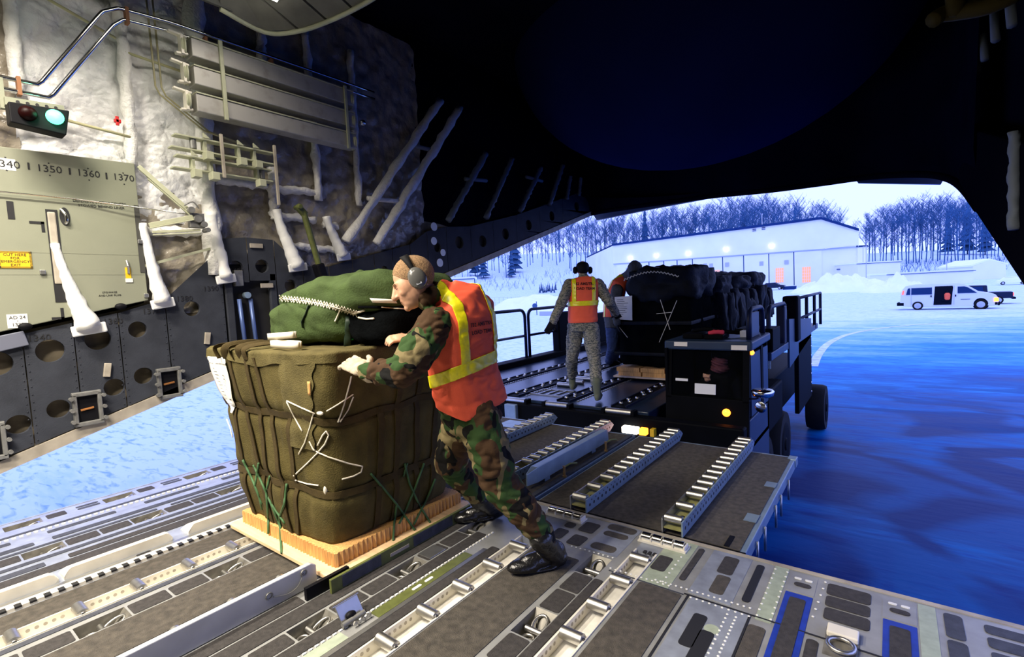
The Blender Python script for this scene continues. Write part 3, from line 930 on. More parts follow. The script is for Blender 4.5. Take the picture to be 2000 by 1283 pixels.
# round sign, barrier blocks, fence and posts in the snow on the left
g = on_ground(1050, 62)
sg = thing('round_sign', 'small round sign on a post in the snow left of the standing loader crew', 'sign', tuple(g))
mb = MB(); mb.cyl(g, g + Vector((0, 0, 1.7)), .05, 8); mb.build('post', mt['hangardark'], sg)
c = g + Vector((0, 0, 1.15)) - CR * .22; mb = MB(); mb.cyl(c, c - CF * .04, .32, 18); mb.build('disc', mt['hangardark'], sg)
for i, (p0, p1) in enumerate(((1055, 1084), (1089, 1106))):
    a = on_ground(p0, 60); b = on_ground(p1, 60); mb = MB(); mb.obox(a + Vector((0, 0, .25)), b + Vector((0, 0, .25)), .4, .5)
    tag(mb.build('barrier_block', mt['wingrey'], bevel=.04), ('low grey barrier block beside the round sign' if i == 0 else 'second barrier block, behind the left arm of the standing crew man'), 'barrier')
a = on_ground(915, 46); b = on_ground(943, 46); mb = MB(); mb.obox(a + Vector((0, 0, .2)), b + Vector((0, 0, .2)), .4, .42)
tag(mb.build('kerb_block', mt['wingrey'], bevel=.04), 'low snowy block with a marker post beyond the loader rail', 'barrier')
g = on_ground(942, 45.6); mb = MB(); mb.cyl(g, g + Vector((0, 0, 1.15)), .07, 8, .05)
tag(mb.build('marker_post', mt['hangardark']), 'thin dark marker post standing in the snow beyond the loader rail', 'post')
fn_ = thing('mesh_fence', 'faint wire fence across the snow below the wooded hill', 'fence', tuple(on_ground(1040, 95)))
for i in range(30):
    g = on_ground(945 + i * 8.2, 92); mb = MB(); mb.cyl(g, g + Vector((0, 0, 1.5)), .03, 5); mb.build('fence_post', mt['wingrey'], fn_)
for k in (.5, 1.0, 1.48):
    pts = [on_ground(945 + i * 8.2, 92) + Vector((0, 0, k)) for i in range(30)]
    mb = MB(); mb.tube(pts, .012, 4); mb.build('fence_wire', mt['wingrey'], fn_)
for i, (px, d, h, lab) in enumerate(((1692, 118, 10, 'tall thin light pole at the right end of the hangar'), (1686, 122, 9, 'shorter pole standing just left of the tall light pole'), (1848, 112, 5.5, 'thin pole standing above the long low shed'))):
    g = on_ground(px, d); mb = MB(); mb.cyl(g, g + Vector((0, 0, h)), .09, 8, .06); mb.obox(g + Vector((0, 0, h)), g + Vector((0, 0, h)) + CR * 1.0, .12, .10)
    tag(mb.build('light_pole', mt['wingrey']), lab, 'pole')
# excavator at work on the slope, far right
ex = thing('excavator', 'small dark excavator with raised boom on the snow slope above the hut', 'excavator', tuple(on_ground(1903, 135)))
g = on_ground(1903, 135); U = Vector((0, 0, 1)); r = CR.copy(); r.z = 0; r.normalize()
mb = MB(); mb.obox(g - r * 1.3 + U * .35, g + r * 1.3 + U * .35, 1.8, .7); mb.build('track', mt['vandark'], ex, bevel=.1)
mb = MB(); mb.obox(g - r * .8 + U * 1.3, g + r * 1.4 + U * 1.3, 1.8, 1.2); mb.build('house', mt['darkpaint'], ex, bevel=.1)
mb = MB(); mb.obox(g - r * .7 + U * 2.1, g - r * .1 + U * 2.1, 1.0, 1.4); mb.build('operator_cab', mt['vanglass'], ex, bevel=.05)
mb = MB(); mb.tube([g - r * .4 + U * 1.4, g - r * 2.6 + U * 3.4, g - r * 3.6 + U * 3.3], .2, 6); mb.build('boom', mt['darkpaint'], ex)
mb = MB(); mb.tube([g - r * 3.6 + U * 3.3, g - r * 4.4 + U * .6], .15, 6); mb.build('dipper_arm', mt['darkpaint'], ex)
# ================================================================ the aircraft: left side wall, ceiling, aft rim
XW = -5.6
zlow = lambda y: .27 + .295 * y
UPP = [(-9, -.5), (-1.5, 1.05), (.66, 1.50), (1.6, 1.69), (2.27, 1.94), (2.36, 2.36), (2.9, 2.42), (3.05, 2.10), (3.5, 2.06), (4.05, 2.20), (5.26, 2.50), (5.36, 2.84), (5.68, 2.84), (5.75, 2.66), (7.7, 3.12), (10.6, 4.0)]


def zup(y):
    for (a, za), (b, zb_) in zip(UPP, UPP[1:]):
        if a <= y <= b: return za + (zb_ - za) * (y - a) / (b - a)
    return UPP[-1][1]


WL = struct('wall_left', (XW, 2, 1))
mb = MB()
mb.prism([(XW - .36, -9, zlow(-9)), (XW - .36, 10.7, zlow(10.7)), (XW - .36, 10.7, 5.8), (XW - .36, -9, 5.8)], (.16, 0, 0)); mb.build('outer_skin', mt['shell'], WL)
mb = MB()
ys = [-9 + i * .35 for i in range(57)]
for a, b in zip(ys, ys[1:]):
    b = min(b, 10.6)
    mb.add([(XW - .10, a, zlow(a)), (XW - .10, b, zlow(b)), (XW - .10, b, zup(b)), (XW - .10, a, zup(a))], [(0, 1, 2, 3)])
mb.build('sill_web', M('tan_inner_web', (.15, .125, .085), .7, vary=.5, scale=6), WL)
mb = MB(); mb.prism([(XW - .14, -9, zlow(-9) - .02), (XW - .14, 10.67, zlow(10.67) - .02), (XW - .14, 10.67, zlow(10.67) + .075), (XW - .14, -9, zlow(-9) + .075)], (.16, 0, 0)); mb.build('sill_edge', mt['tan'], WL)
cols = [-1.2, -.87, -.54, -.21, .12, .45, .78, 1.10, 1.42, 1.80, 2.34]
tops = {.45: .62, .78: .94, 1.10: 1.26, 1.42: 1.56, 1.80: 2.03}
bots = {.45: .70, .78: .95, 1.10: 1.34, 1.42: 1.57, 1.80: None}
for a, b in zip(cols, cols[1:]):
    g = .004; yt = tops.get(a, (a + b) / 2); yb_ = bots.get(a, (a + b) / 2)
    za = lambda y: zlow(y) + .085
    zm = (zlow((a + b) / 2) + zup((a + b) / 2)) / 2 + .03
    mb = MB()
    zt_ = zup(yt) - .21; rt = .095 if a < 1.4 else .075
    mb.holed([(XW, a + g, zm), (XW, b - g, zm), (XW, b - g, zup(b) - .02), (XW, a + g, zup(a) - .02)], (XW, yt, zt_), rt, 24, (-.045, 0, 0))
    if yb_ is not None:
        mb.holed([(XW, a + g, za(a)), (XW, b - g, za(b)), (XW, b - g, zm), (XW, a + g, zm)], (XW, yb_, zlow(yb_) + .30), .078, 22, (-.045, 0, 0))
    else:
        mb.add([(XW, a + g, za(a)), (XW, b - g, za(b)), (XW, b - g, zm), (XW, a + g, zm)], [(0, 1, 2, 3)])
    mb.build('sill_panel', mt['sill'], WL, fix=False)
    rv = MB()
    for k in range(14):
        for yy in (a + .02, b - .02):
            zz = za(yy) + (zup(yy) - .05 - za(yy)) * (k + .5) / 14
            rv.ell((XW + .002, yy, zz), .004, .0055, .0055, nu=6, nv=4)
    o = rv.build('rivets', mt['sill'], WL, fix=False); o['kind'] = 'stuff'
mb = MB(); mb.prism([(XW - .02, -1.5, zup(-1.5)), (XW - .02, 2.34, zup(2.34)), (XW - .02, 2.34, zup(2.34) + .025), (XW - .02, -1.5, zup(-1.5) + .025)], (.05, 0, 0)); mb.build('sill_cap', mt['paleolive'], WL)
aft = [2.36, 2.62, 2.92, 3.25, 3.6, 3.95, 4.3, 4.62, 4.95, 5.3, 5.72, 6.3, 6.9, 7.6, 8.4, 9.3, 10.5]
for i, (a, b) in enumerate(zip(aft, aft[1:])):
    g = .004; m_ = (a + b) / 2; mb = MB(); za = lambda y: zlow(y) + .085
    zt_ = min(zup(a), zup(b)) - (.30 if i in (0, 1) else .23)
    rh = min(.075, (b - a) * .28) if i < 10 else .10
    zc = max(zt_ - .16, za(m_) + .1)
    mb.holed([(XW, a + g, zc), (XW, b - g, zc), (XW, b - g, zup(b)), (XW, a + g, zup(a))], (XW, m_, max(zt_, zc + rh + .03)), rh, 20, (-.045, 0, 0))
    if i in (0, 1):
        pass
    else:
        mb.add([(XW, a + g, za(a)), (XW, b - g, za(b)), (XW, b - g, zc), (XW, a + g, zc)], [(0, 1, 2, 3)])
    mb.build('sill_panel', mt['sill'], WL, fix=False)
# recess with the blue actuator rods, behind the cargo
mb = MB(); mb.box(XW - .09, XW - .08, 2.36, 2.92, 1.0, 2.1); mb.build('recess_back', mt['silldark'], WL)
for (a, b) in ((2.36, 2.44), (2.84, 2.92)):
    mb = MB(); mb.prism([(XW, a, zlow(a) + .085), (XW, b, zlow(b) + .085), (XW, b, 2.0), (XW, a, 2.0)], (-.05, 0, 0)); mb.build('recess_frame', mt['sill'], WL, bevel=.01)
for yy in (2.53, 2.65):
    mb = MB(); mb.cyl((XW - .02, yy, 1.10), (XW - .02, yy - .03, 1.72), .022, 10); mb.build('actuator_rod', M('blue_rod', (.09, .14, .34), .35, .3) if yy == 2.53 else bpy.data.materials['blue_rod'], WL, smooth=True)
mb = MB(); mb.cyl((XW - .04, 2.58, 1.76), (XW + .02, 2.58, 1.76), .035, 16); mb.build('actuator_pin', mt['bluepaint'], WL)
mb = MB(); mb.box(XW - .04, XW + .015, 2.46, 2.55, 1.86, 2.03); mb.build('bracket', mt['greyish'], WL, bevel=.008)
# four round reflective patches on the frame behind the crewman's head
for (yy, zz, rr) in ((5.46, 2.72, .065), (5.44, 2.50, .06), (5.62, 2.33, .055), (5.54, 2.17, .065)):
    mb = MB(); mb.cyl((XW, yy, zz), (XW + .006, yy, zz), rr, 18); mb.build('reflective_patch', M('pale_patch', (.70, .75, .80), .3) if 'pale_patch' not in bpy.data.materials else bpy.data.materials['pale_patch'], WL)
# tan plugs and seat rail stubs
for (yy, zz) in ((1.29, 1.13), (2.13, 1.33), (2.72, 2.30), (2.80, 1.86)):
    mb = MB(); mb.obox((XW + .01, yy, zz - .06), (XW + .01, yy + .02, zz + .06), .05, .03, (1, 0, 0)) if yy < 2.5 else mb.box(XW, XW + .02, yy - .07, yy + .07, zz - .025, zz + .025)
    mb.build('tan_fitting', mt['tan'], WL, bevel=.004)
mb = MB(); mb.obox((XW + .02, .55, 1.42), (XW + .02, .80, 1.47), .03, .12, (0, 0, 1)); mb.build('stowed_bracket', M('grey_bracket', (.13, .14, .19), .5), WL, bevel=.006)
for yy, zz in ((1.135, .82), (1.765, .935), (.52, .68)):
    lt = thing('floor_lock', {1.135: 'black lock box on the wall sill below the taped panel', 1.765: 'black lock box on the wall sill beside the bundle', .52: 'black lock box on the wall sill at the left picture edge'}[yy], 'lock', (XW + .02, yy, zz))
    mb = MB()
    for a in (-.085, .085): mb.box(XW, XW + .05, yy + a - .015, yy + a + .015, zz - .13, zz + .13)
    for a in (-.13, .13): mb.box(XW, XW + .05, yy - .10, yy + .10, zz + a - .018, zz + a + .018)
    mb.build('frame', mt['greyish'], lt, bevel=.006)
    mb = MB(); mb.box(XW, XW + .02, yy - .07, yy + .07, zz - .112, zz + .112); mb.build('plate', mt['black'], lt)
    for sy in (-1, 1):
        for k in (-.10, 0, .10):
            mb = MB(); mb.cyl((XW + .03, yy + sy * .11, zz + k), (XW + .075, yy + sy * .11, zz + k), .016, 8); mb.build('bolt', mt['greyish'], lt)
    mb = MB(); mb.cyl((XW + .025, yy - .05, zz - .01), (XW + .025, yy + .04, zz), .01, 8); mb.build('pin', M('copper_pin', (.6, .25, .08), .35, .8) if 'copper_pin' not in bpy.data.materials else bpy.data.materials['copper_pin'], lt)
# station numbers painted on the sill
for s_n, yy in ((1340, .88), (1350, 1.14), (1360, 1.38), (1370, 1.68), (1380, 1.97), (1390, 2.22), (1400, 2.49)):
    text('station_number', str(s_n), mt['ink'], .075, (XW + .003, yy, zup(min(yy, 2.3)) - .085 if yy < 2.4 else 2.02), (0, 1, 0), (0, 0, 1), WL, .0005)

# ---- quilted insulation above
qh = {}
tuft = [(iy, iz) for iy in range(-12, 40) for iz in range(0, 16)]


def quilt(y, z):
    """tufted cushions pinned on a staggered grid, with radiating creases"""
    s = .36; best = 9
    j0 = round(z / (s * .5))
    for j in range(j0 - 2, j0 + 3):
        off = .5 * s if j % 2 else 0
        i0 = round((y - off) / s)
        for i in (i0 - 1, i0, i0 + 1):
            dy = y - off - i * s; dz = z - j * s * .5
            d = math.hypot(dy, dz)
            if d < best: best = d; ang = math.atan2(dz, dy); sd = i * 3.1 + j * 7.7
    h = .055 * (1 - math.exp(-best / .07))
    h += .010 * math.sin(ang * 9 + sd) * math.exp(-best / .09) * min(1, best / .02)
    h += .018 * noise.noise(Vector((y * 5, z * 5, 2))) + .007 * noise.noise(Vector((y * 17, z * 17, 5)))
    return h


mb = MB(); mb.grid(lambda u, v: (XW - .13 + quilt(.9 + u * 1.45, 2.5 + v * 3.1), .9 + u * 1.45, 2.5 + v * 3.1), 130, 250)
mb.build('quilted_insulation', mt['quilt'], WL, smooth=True, fix=False)
mb = MB()
def crink(y, z, a=.035):
    return a * (abs(noise.noise(Vector((y * 4, z * 4, 9)))) * 1.6 + .7 * noise.noise(Vector((y * 11, z * 9, 1))))
mb.grid(lambda u, v: (XW - .11 + crink(2.35 + u * 3.0, 1.9 + v * 3.5), 2.35 + u * 3.0, 1.9 + v * 3.5), 110, 120)
mb.build('film_insulation', mt['quilt2'], WL, smooth=True, fix=False)
mb = MB(); mb.grid(lambda u, v: (XW - .11 + crink(-1.4 + u * 2.32, 2.5 + v * 3.1), -1.4 + u * 2.32, 2.5 + v * 3.1), 80, 90)
mb.build('film_insulation', mt['quilt2'], WL, smooth=True, fix=False)
mb = MB(); mb.grid(lambda u, v: (XW - .105 + crink(1.66 + u * .75, 1.6 + v * 1.2), 1.66 + u * .75, 1.6 + v * 1.2), 36, 50)
mb.build('film_insulation', mt['quilt2'], WL, smooth=True, fix=False)
mb = MB(); mb.grid(lambda u, v: (XW - .11, 5.3 + u * 5.3, zlow(5.3 + u * 5.3) + .05 + v * (5.7 - zlow(5.3 + u * 5.3))), 8, 4); mb.build('inner_skin', mt['shell'], WL, fix=False)
# wrapped frames (verticals) and stringers
for (y0, z0, y1, z1, r_, m_) in ((1.66, 2.95, 1.68, 5.4, .050, 'wrap'), (2.28, 1.98, 2.33, 5.4, .085, 'wrap'), (.93, 3.45, .95, 5.4, .045, 'wrap'), (2.97, 2.62, 2.99, 3.2, .05, 'wrap'), (2.98, 4.2, 3.0, 5.2, .05, 'wrap'), (3.56, 2.9, 3.54, 4.9, .045, 'wrap'), (4.14, 2.9, 4.17, 4.9, .042, 'wrap')):
    n = 26; mb = MB()
    mb.tube([(XW - .03, y0 + (y1 - y0) * i / n, z0 + (z1 - z0) * i / n) for i in range(n + 1)], r_, 12, wob=.75); mb.build('wrapped_frame', mt[m_], WL, smooth=True)
for (y0, z0, y1, z1) in ((2.38, 2.98, 2.95, 2.99), (2.97, 2.97, 3.56, 3.0), (3.0, 2.66, 3.5, 2.66), (3.1, 2.33, 3.75, 2.30), (1.72, 2.40, 2.22, 2.42), (3.6, 2.62, 3.8, 2.6)):
    mb = MB(); mb.tube([(XW - .05, y0 + (y1 - y0) * i / 12, z0 + (z1 - z0) * i / 12) for i in range(13)], .045, 8, wob=.75); mb.build('wrapped_stringer', mt['wrap'], WL, smooth=True)
# taped sleeves flaring onto the sill
for (p0, p1, r0, r1) in (((1.035, 2.24), (1.20, 1.52), .035, .105), ((1.67, 2.46), (1.77, 1.72), .038, .085), ((2.27, 2.62), (2.36, 1.95), .06, .085), ((2.97, 2.72), (3.17, 2.08), .05, .10), ((3.60, 2.70), (3.80, 2.22), .05, .085)):
    n = 16; mb = MB(); pts = []; rs = []
    for i in range(n + 1):
        t = i / n; pts.append((XW + .03, p0[0] + (p1[0] - p0[0]) * (t ** 1.3), p0[1] + (p1[1] - p0[1]) * t)); rs.append(r0 + (r1 - r0) * t ** 2)
    mb.tube(pts, r0, 12, rs=rs, wob=.28, flat=.9); mb.build('taped_sleeve', mt['tape'], WL, smooth=True)
    q = Vector(pts[-1]); mb = MB(); mb.obox(q + Vector((.01, -r1 * 1.15, -.03)), q + Vector((.01, r1 * 1.15, .0)), .03, .09, (0, 0, 1)); mb.build('tape_cuff', mt['tape'], WL, bevel=.01)
# diagonal braces further aft
for (y0, z0, y1, z1, r_) in ((3.85, 2.40, 5.70, 4.66, .058), (4.32, 2.40, 6.15, 4.66, .062), (5.73, 2.83, 6.75, 4.05, .05), (6.66, 2.95, 7.5, 4.1, .045), (7.67, 3.17, 8.45, 4.1, .045), (8.7, 3.4, 9.3, 4.3, .045), (9.4, 3.6, 9.6, 4.1, .04), (9.95, 3.75, 10.05, 4.15, .035)):
    n = 24; mb = MB(); mb.tube([(XW + .05, y0 + (y1 - y0) * i / n, z0 + (z1 - z0) * i / n) for i in range(n + 1)], r_, 12, wob=.55); mb.build('wrapped_brace', mt['wrap'] if y0 < 5 else M('dim_wrap', (.16, .19, .24), .7) if 'dim_wrap' not in bpy.data.materials else bpy.data.materials['dim_wrap'], WL, smooth=True)  # aft wraps get a darker copy of the colour for the fading lamplight
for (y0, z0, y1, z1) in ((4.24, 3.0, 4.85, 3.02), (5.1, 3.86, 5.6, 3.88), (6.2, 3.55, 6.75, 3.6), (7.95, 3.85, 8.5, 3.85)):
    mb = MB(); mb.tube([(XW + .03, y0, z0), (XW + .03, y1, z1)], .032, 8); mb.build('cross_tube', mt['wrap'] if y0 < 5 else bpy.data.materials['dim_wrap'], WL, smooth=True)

# ---- sage liner panel with stencils
LP = struct('wall_liner', (XW, 1, 2))
mb = MB(); mb.prism([(XW - .05, -1.5, zup(-1.5) + .03), (XW - .05, 1.655, zup(1.655) + .03), (XW - .05, 1.655, 3.005), (XW - .05, -1.5, 2.93)], (.085, 0, 0)); lin = mb.build('liner_panel', mt['liner'], LP, bevel=.006)
XL = XW + .0355


def lt(nm, s, size, y, z, mat='ink', sp=1.0, al='CENTER', wgt=0):
    return text(nm, s, mt[mat], size, (XL + .0015, y, z), (0, 1, .02), (0, 0, 1), LP, .0006, al, spacing=sp, weight=wgt)


def lb(nm, y0, y1, z0, z1, mat, th=.003, base=0):
    m_ = MB(); m_.box(XL + base, XL + base + th, y0, y1, z0, z1); return m_.build(nm, mt[mat], LP)


for n_, yy in ((1340, .80), (1350, 1.055), (1360, 1.31), (1370, 1.56)):
    lt('station_number', str(n_), .082, yy, 2.852 + (yy - 1) * .012)
    for dz in (.05, -.05):
        m_ = MB(); m_.cyl((XL, yy, 2.852 + dz), (XL + .001, yy, 2.852 + dz), .006, 8); m_.build('station_dot', mt['ink'], LP)
lb('number_patch', .745, .855, 2.805, 2.895, 'label', .0008)
for yy in (.93, 1.185, 1.435): lb('tick_mark', yy - .006, yy + .006, 2.83, 2.885, 'ink')
lt('stencil', 'DEFENSIVE SYSTEM COVERS', .030, 1.37, 2.615); lt('stencil', 'STOWED BEHIND LINER', .030, 1.38, 2.58)
lt('stencil', 'STOWAGE', .022, 1.37, 1.822); lt('stencil', 'AND LINK PLUG', .022, 1.37, 1.795)
for (y0, y1, z0, z1) in ((.775, .815, 2.42, 2.56), (.895, .985, 2.395, 2.415), (.965, .985, 2.33, 2.415), (.965, 1.045, 1.605, 1.625), (1.025, 1.045, 1.605, 1.70)):
    lb('black_corner_mark', y0, y1, z0, z1, 'ink')
lb('frame_slot', 1.0, 1.075, 1.75, 2.52, 'ink', .004)
lb('frame_slot', 1.615, 1.655, 2.0, 2.62, 'linerdark', .004)
mb = MB(); mb.box(XL - .02, XL + .012, 1.008, 1.062, 1.9, 2.50); mb.build('bare_frame', mt['tan'], LP, bevel=.01)
for zz in (2.16, 1.98):
    m_ = MB(); m_.box(XL, XL + .001, -1.4, 1.64, zz - .0015, zz + .0015); m_.build('panel_crease', mt['liner'], LP)
# recessed latch
mb = MB(); mb.lathe((XL, 1.12, 2.47), (1, 0, 0), [(0, .045), (.004, .045)], 20); mb.v = [(x, 1.12 + (y - 1.12) * .75, 2.47 + (z - 2.47) * 1.7) for x, y, z in mb.v]; mb.build('latch_recess', mt['ink'], LP)
mb = MB(); mb.tube(bez([(XL + .01, 1.095, 2.53), (XL + .03, 1.12, 2.48), (XL + .03, 1.125, 2.43), (XL + .012, 1.12, 2.41)], 5), .012, 8); mb.build('latch_handle', mt['chrome'], LP, smooth=True)
# emergency exit placard
y0, y1, z0, z1 = .69, .885, 2.03, 2.165
lb('exit_placard', y0, y1, z0, z1, 'yellow', .004)
hz = MB(); k = 0
for i in range(26):
    yy = y0 + (y1 - y0) * i / 26; wq = (y1 - y0) / 52
    for zz in (z0, z1 - .014):
        hz.add([(XL + .0048, yy, zz), (XL + .0048, yy + wq, zz), (XL + .0048, yy + wq + .008, zz + .014), (XL + .0048, yy + .008, zz + .014)], [(0, 1, 2, 3)])
for i in range(13):
    zz = z0 + (z1 - z0) * i / 13; wq = (z1 - z0) / 26
    for yy in (y0, y1 - .014):
        hz.add([(XL + .0048, yy, zz), (XL + .0048, yy + .014, zz + .006), (XL + .0048, yy + .014, zz + wq + .006), (XL + .0048, yy, zz + wq)], [(0, 1, 2, 3)])
hz.build('hazard_border', mt['ink'], LP, fix=False)
for i, s in enumerate(('CUT HERE', 'FOR', 'EMERGENCY', 'EXIT')):
    text('placard_text', s, mt['ink'], .029, (XL + .0055, (y0 + y1) / 2, z1 - .028 - i * .027), (0, 1, 0), (0, 0, 1), LP, .0004)
lb('station_label', .70, .82, 1.555, 1.665, 'label', .003)
text('label_text', 'AD 24', mt['ink'], .036, (XL + .004, .76, 1.637), (0, 1, 0), (0, 0, 1), LP, .0004)
text('label_text', 'x', mt['ink'], .016, (XL + .004, .76, 1.612), (0, 1, 0), (0, 0, 1), LP, .0004)
text('label_text', '1338', mt['ink'], .036, (XL + .004, .76, 1.58), (0, 1, 0), (0, 0, 1), LP, .0004)
lb('yellow_tag', 1.50, 1.54, 1.945, 2.045, 'yellow', .006); lb('tag_plate', 1.495, 1.55, 1.91, 1.945, 'label', .006)
mb = MB(); mb.tube([(XL + .012, 1.515, 2.11), (XL + .02, 1.52, 2.06), (XL + .012, 1.52, 1.99)], .009, 6); mb.build('tag_pin', mt['steel'], LP)
for (yy, zz) in ((.94, 2.0), (1.635, 2.285), (1.64, 1.785)):
    mb = MB(); mb.box(XL, XL + .02, yy - .018, yy + .018, zz - .018, zz + .018); mb.build('fastener', mt['alu'], LP, bevel=.004)
for yy in (.80, 1.44):
    mb = MB(); mb.ell((XL + .0, yy, zup(yy) + .035), .03, .045, .03); mb.build('edge_clip', mt['black'], LP, smooth=True)
# thin control cable across the liner
mb = MB(); mb.tube([(XL + .03, .0, 2.63), (XL + .03, 1.2, 2.62), (XL + .10, 2.05, 2.56)], .006, 6); cab_o = mb.build('control_cable', mt['chrome']); tag(cab_o, 'thin steel cable stretched across the sage liner panel', 'cable')

# ---- stowed items on the wall
jl = thing('jump_light', 'dark signal box with a lit green lamp below the steel pipes', 'signal light', (-5.3, 1, 3.05))
mb = MB(); mb.prism([(-5.35, .80, 3.09), (-5.35, 1.115, 3.06), (-5.35, 1.15, 3.26), (-5.35, .80, 3.24)], (.14, 0, 0)); mb.build('housing', mt['black'], jl, bevel=.008)
mb = MB(); mb.prism([(-5.37, .80, 3.245), (-5.37, 1.15, 3.265), (-5.37, 1.14, 3.325), (-5.37, .80, 3.305)], (.05, 0, 0)); mb.prism([(-5.42, .78, 3.23), (-5.42, .81, 3.23), (-5.42, .81, 3.46), (-5.42, .78, 3.46)], (.05, 0, 0)); mb.build('bracket', mt['liner'], jl)
mb = MB()
for k in range(5): mb.cyl((-5.322, .87 + k * .055, 3.283 + k * .003), (-5.316, .87 + k * .055, 3.283 + k * .003), .011, 10)
mb.build('bracket_hole', mt['ink'], jl)
for yy, zz, m_, r_ in ((.90, 3.175, 'redlamp', .055), (1.055, 3.185, 'greenlamp', .055)):
    mb = MB(); mb.lathe((-5.21, yy, zz), (1, 0, 0), [(0, r_), (.015, r_), (.04, r_ * .72), (.05, r_ * .3), (.052, .002)], 20); mb.build('green_lens' if m_ == 'greenlamp' else 'dark_lens', mt[m_], jl, smooth=True)
gl = bpy.data.lights.new('green_glow', 'POINT'); gl.energy = 1.6; gl.color = (.15, 1, .5); gl.shadow_soft_size = .05
go = bpy.data.objects.new('green_glow', gl); COL.objects.link(go); go.location = (-5.12, 1.055, 3.18); go.parent = jl; go.matrix_parent_inverse = jl.matrix_basis.inverted() if jl.matrix_basis else Matrix()
go.matrix_parent_inverse = Matrix.Translation(jl.location).inverted()
for i, dz in enumerate((0, -.085)):
    pts = [(-5.40, -.6, 3.47 + dz), (-5.40, .78, 3.47 + dz), (-5.40, 1.02 + i * .06, 3.475 + dz), (-5.40, 1.48 + i * .07, 4.22 + dz), (-5.40, 1.60 + i * .03, 4.30 + dz), (-5.40, 2.0, 4.335 + dz), (-5.40, 2.95, 4.345 + dz), (-5.42, 4.4, 4.36 + dz)]
    mb = MB(); P_ = [];
    for a, b in zip(pts, pts[1:]):
        for k in range(5): P_.append(Vector(a).lerp(Vector(b), .04 + .23 * k))
    mb.tube(P_, .017, 10); o = mb.build('steel_pipe', mt['chrome'], smooth=True)
    tag(o, ('upper' if i == 0 else 'lower') + ' of two bright steel pipes bending up the quilted wall', 'pipe')
for (yy, zz) in ((.90, 3.43), (1.66, 4.26), (2.30, 4.24), (2.96, 4.25)):
    mb = MB(); mb.box(-5.44, -5.375, yy - .012, yy + .012, zz - .07, zz + .07)
    mb.build('pipe_clamp', M('rust_clamp', (.25, .10, .04), .6) if 'rust_clamp' not in bpy.data.materials else bpy.data.materials['rust_clamp'], WL)
for dz in (0, .05):
    mb = MB(); mb.tube([(-5.52, 1.86 + dz, 5.2), (-5.52, 1.87 + dz, 3.75), (-5.52, 1.9 + dz, 3.68), (-5.50, 2.25 + dz, 3.42), (-5.5, 2.6 + dz, 3.36)], .009, 6); mb.build('thin_line', M('olive_line', (.33, .30, .17), .4) if 'olive_line' not in bpy.data.materials else bpy.data.materials['olive_line'], WL, smooth=True)
for (y0, z0, y1, z1) in ((.95, 4.35, 1.62, 4.12), (1.68, 4.02, 2.3, 3.98), (2.36, 4.0, 2.97, 3.98), (1.16, 3.30, 1.66, 3.25)):
    mb = MB(); mb.cyl((XW, y0, z0), (XW, y1, z1), .013, 8); mb.build('tie_rod', M('pale_yellow_rod', (.48, .46, .26), .5) if 'pale_yellow_rod' not in bpy.data.materials else bpy.data.materials['pale_yellow_rod'], WL, smooth=True)
rt_ = MB(); rt_.box(-5.56, -5.54, 1.54, 1.565, 3.32, 3.40); rt_.box(-5.57, -5.54, 1.53, 1.58, 3.345, 3.375)
tag(rt_.build('safety_pin_tag', mt['redtag'], bevel=.004), 'small red tag on the white quilted wall', 'tag')
# three stowed beams
for i, zz in enumerate((4.13, 3.87, 3.615)):
    lab = ('top', 'middle', 'bottom')[i] + ' of three scuffed grey beams stowed on the wall'
    bt = thing('stowed_beam', lab, 'beam', (-5.38, 3, zz), 'beams stowed on the wall')
    mb = MB(); mb.box(-5.46, -5.30, 2.13, 3.93, zz - .085, zz + .085); mb.build('beam_body', mt['beam'], bt, bevel=.008)
    mb = MB(); mb.box(-5.47, -5.29, 2.13, 3.93, zz + .085, zz + .097); mb.build('top_flange', mt['paleolive'], bt)
    mb = MB()
    mb.obox((-5.34, 1.95, zz + .095), (-5.34, 2.10, zz + .08), .05, .02, (0, 0, 1)); mb.obox((-5.34, 2.0, zz - .09), (-5.34, 2.10, zz - .075), .05, .02, (0, 0, 1)); mb.box(-5.38, -5.30, 2.04, 2.065, zz - .09, zz + .09)
    mb.build('end_fork', mt['cream'], bt, bevel=.004)
    for yy in (2.10, 3.945):
        mb = MB(); mb.lathe((-5.37, yy - .02, zz), (.25, .97, 0), [(-.02, .06), (-.02, .088), (-.008, .095), (.0, .085), (.008, .095), (.02, .09), (.022, .05)], 24); mb.build('end_wheel', mt['paleolive'], bt, smooth='auto')
for yy, zt_, zb_ in ((2.385, 4.27, 3.5), (3.80, 4.25, 3.50)):
    mb = MB(); mb.box(-5.295, -5.27, yy - .018, yy + .018, zb_, zt_); o = mb.build('retaining_bar', mt['paleolive'], bevel=.004)
    tag(o, ('front' if yy < 3 else 'rear') + ' upright bar holding the three grey beams', 'bar')
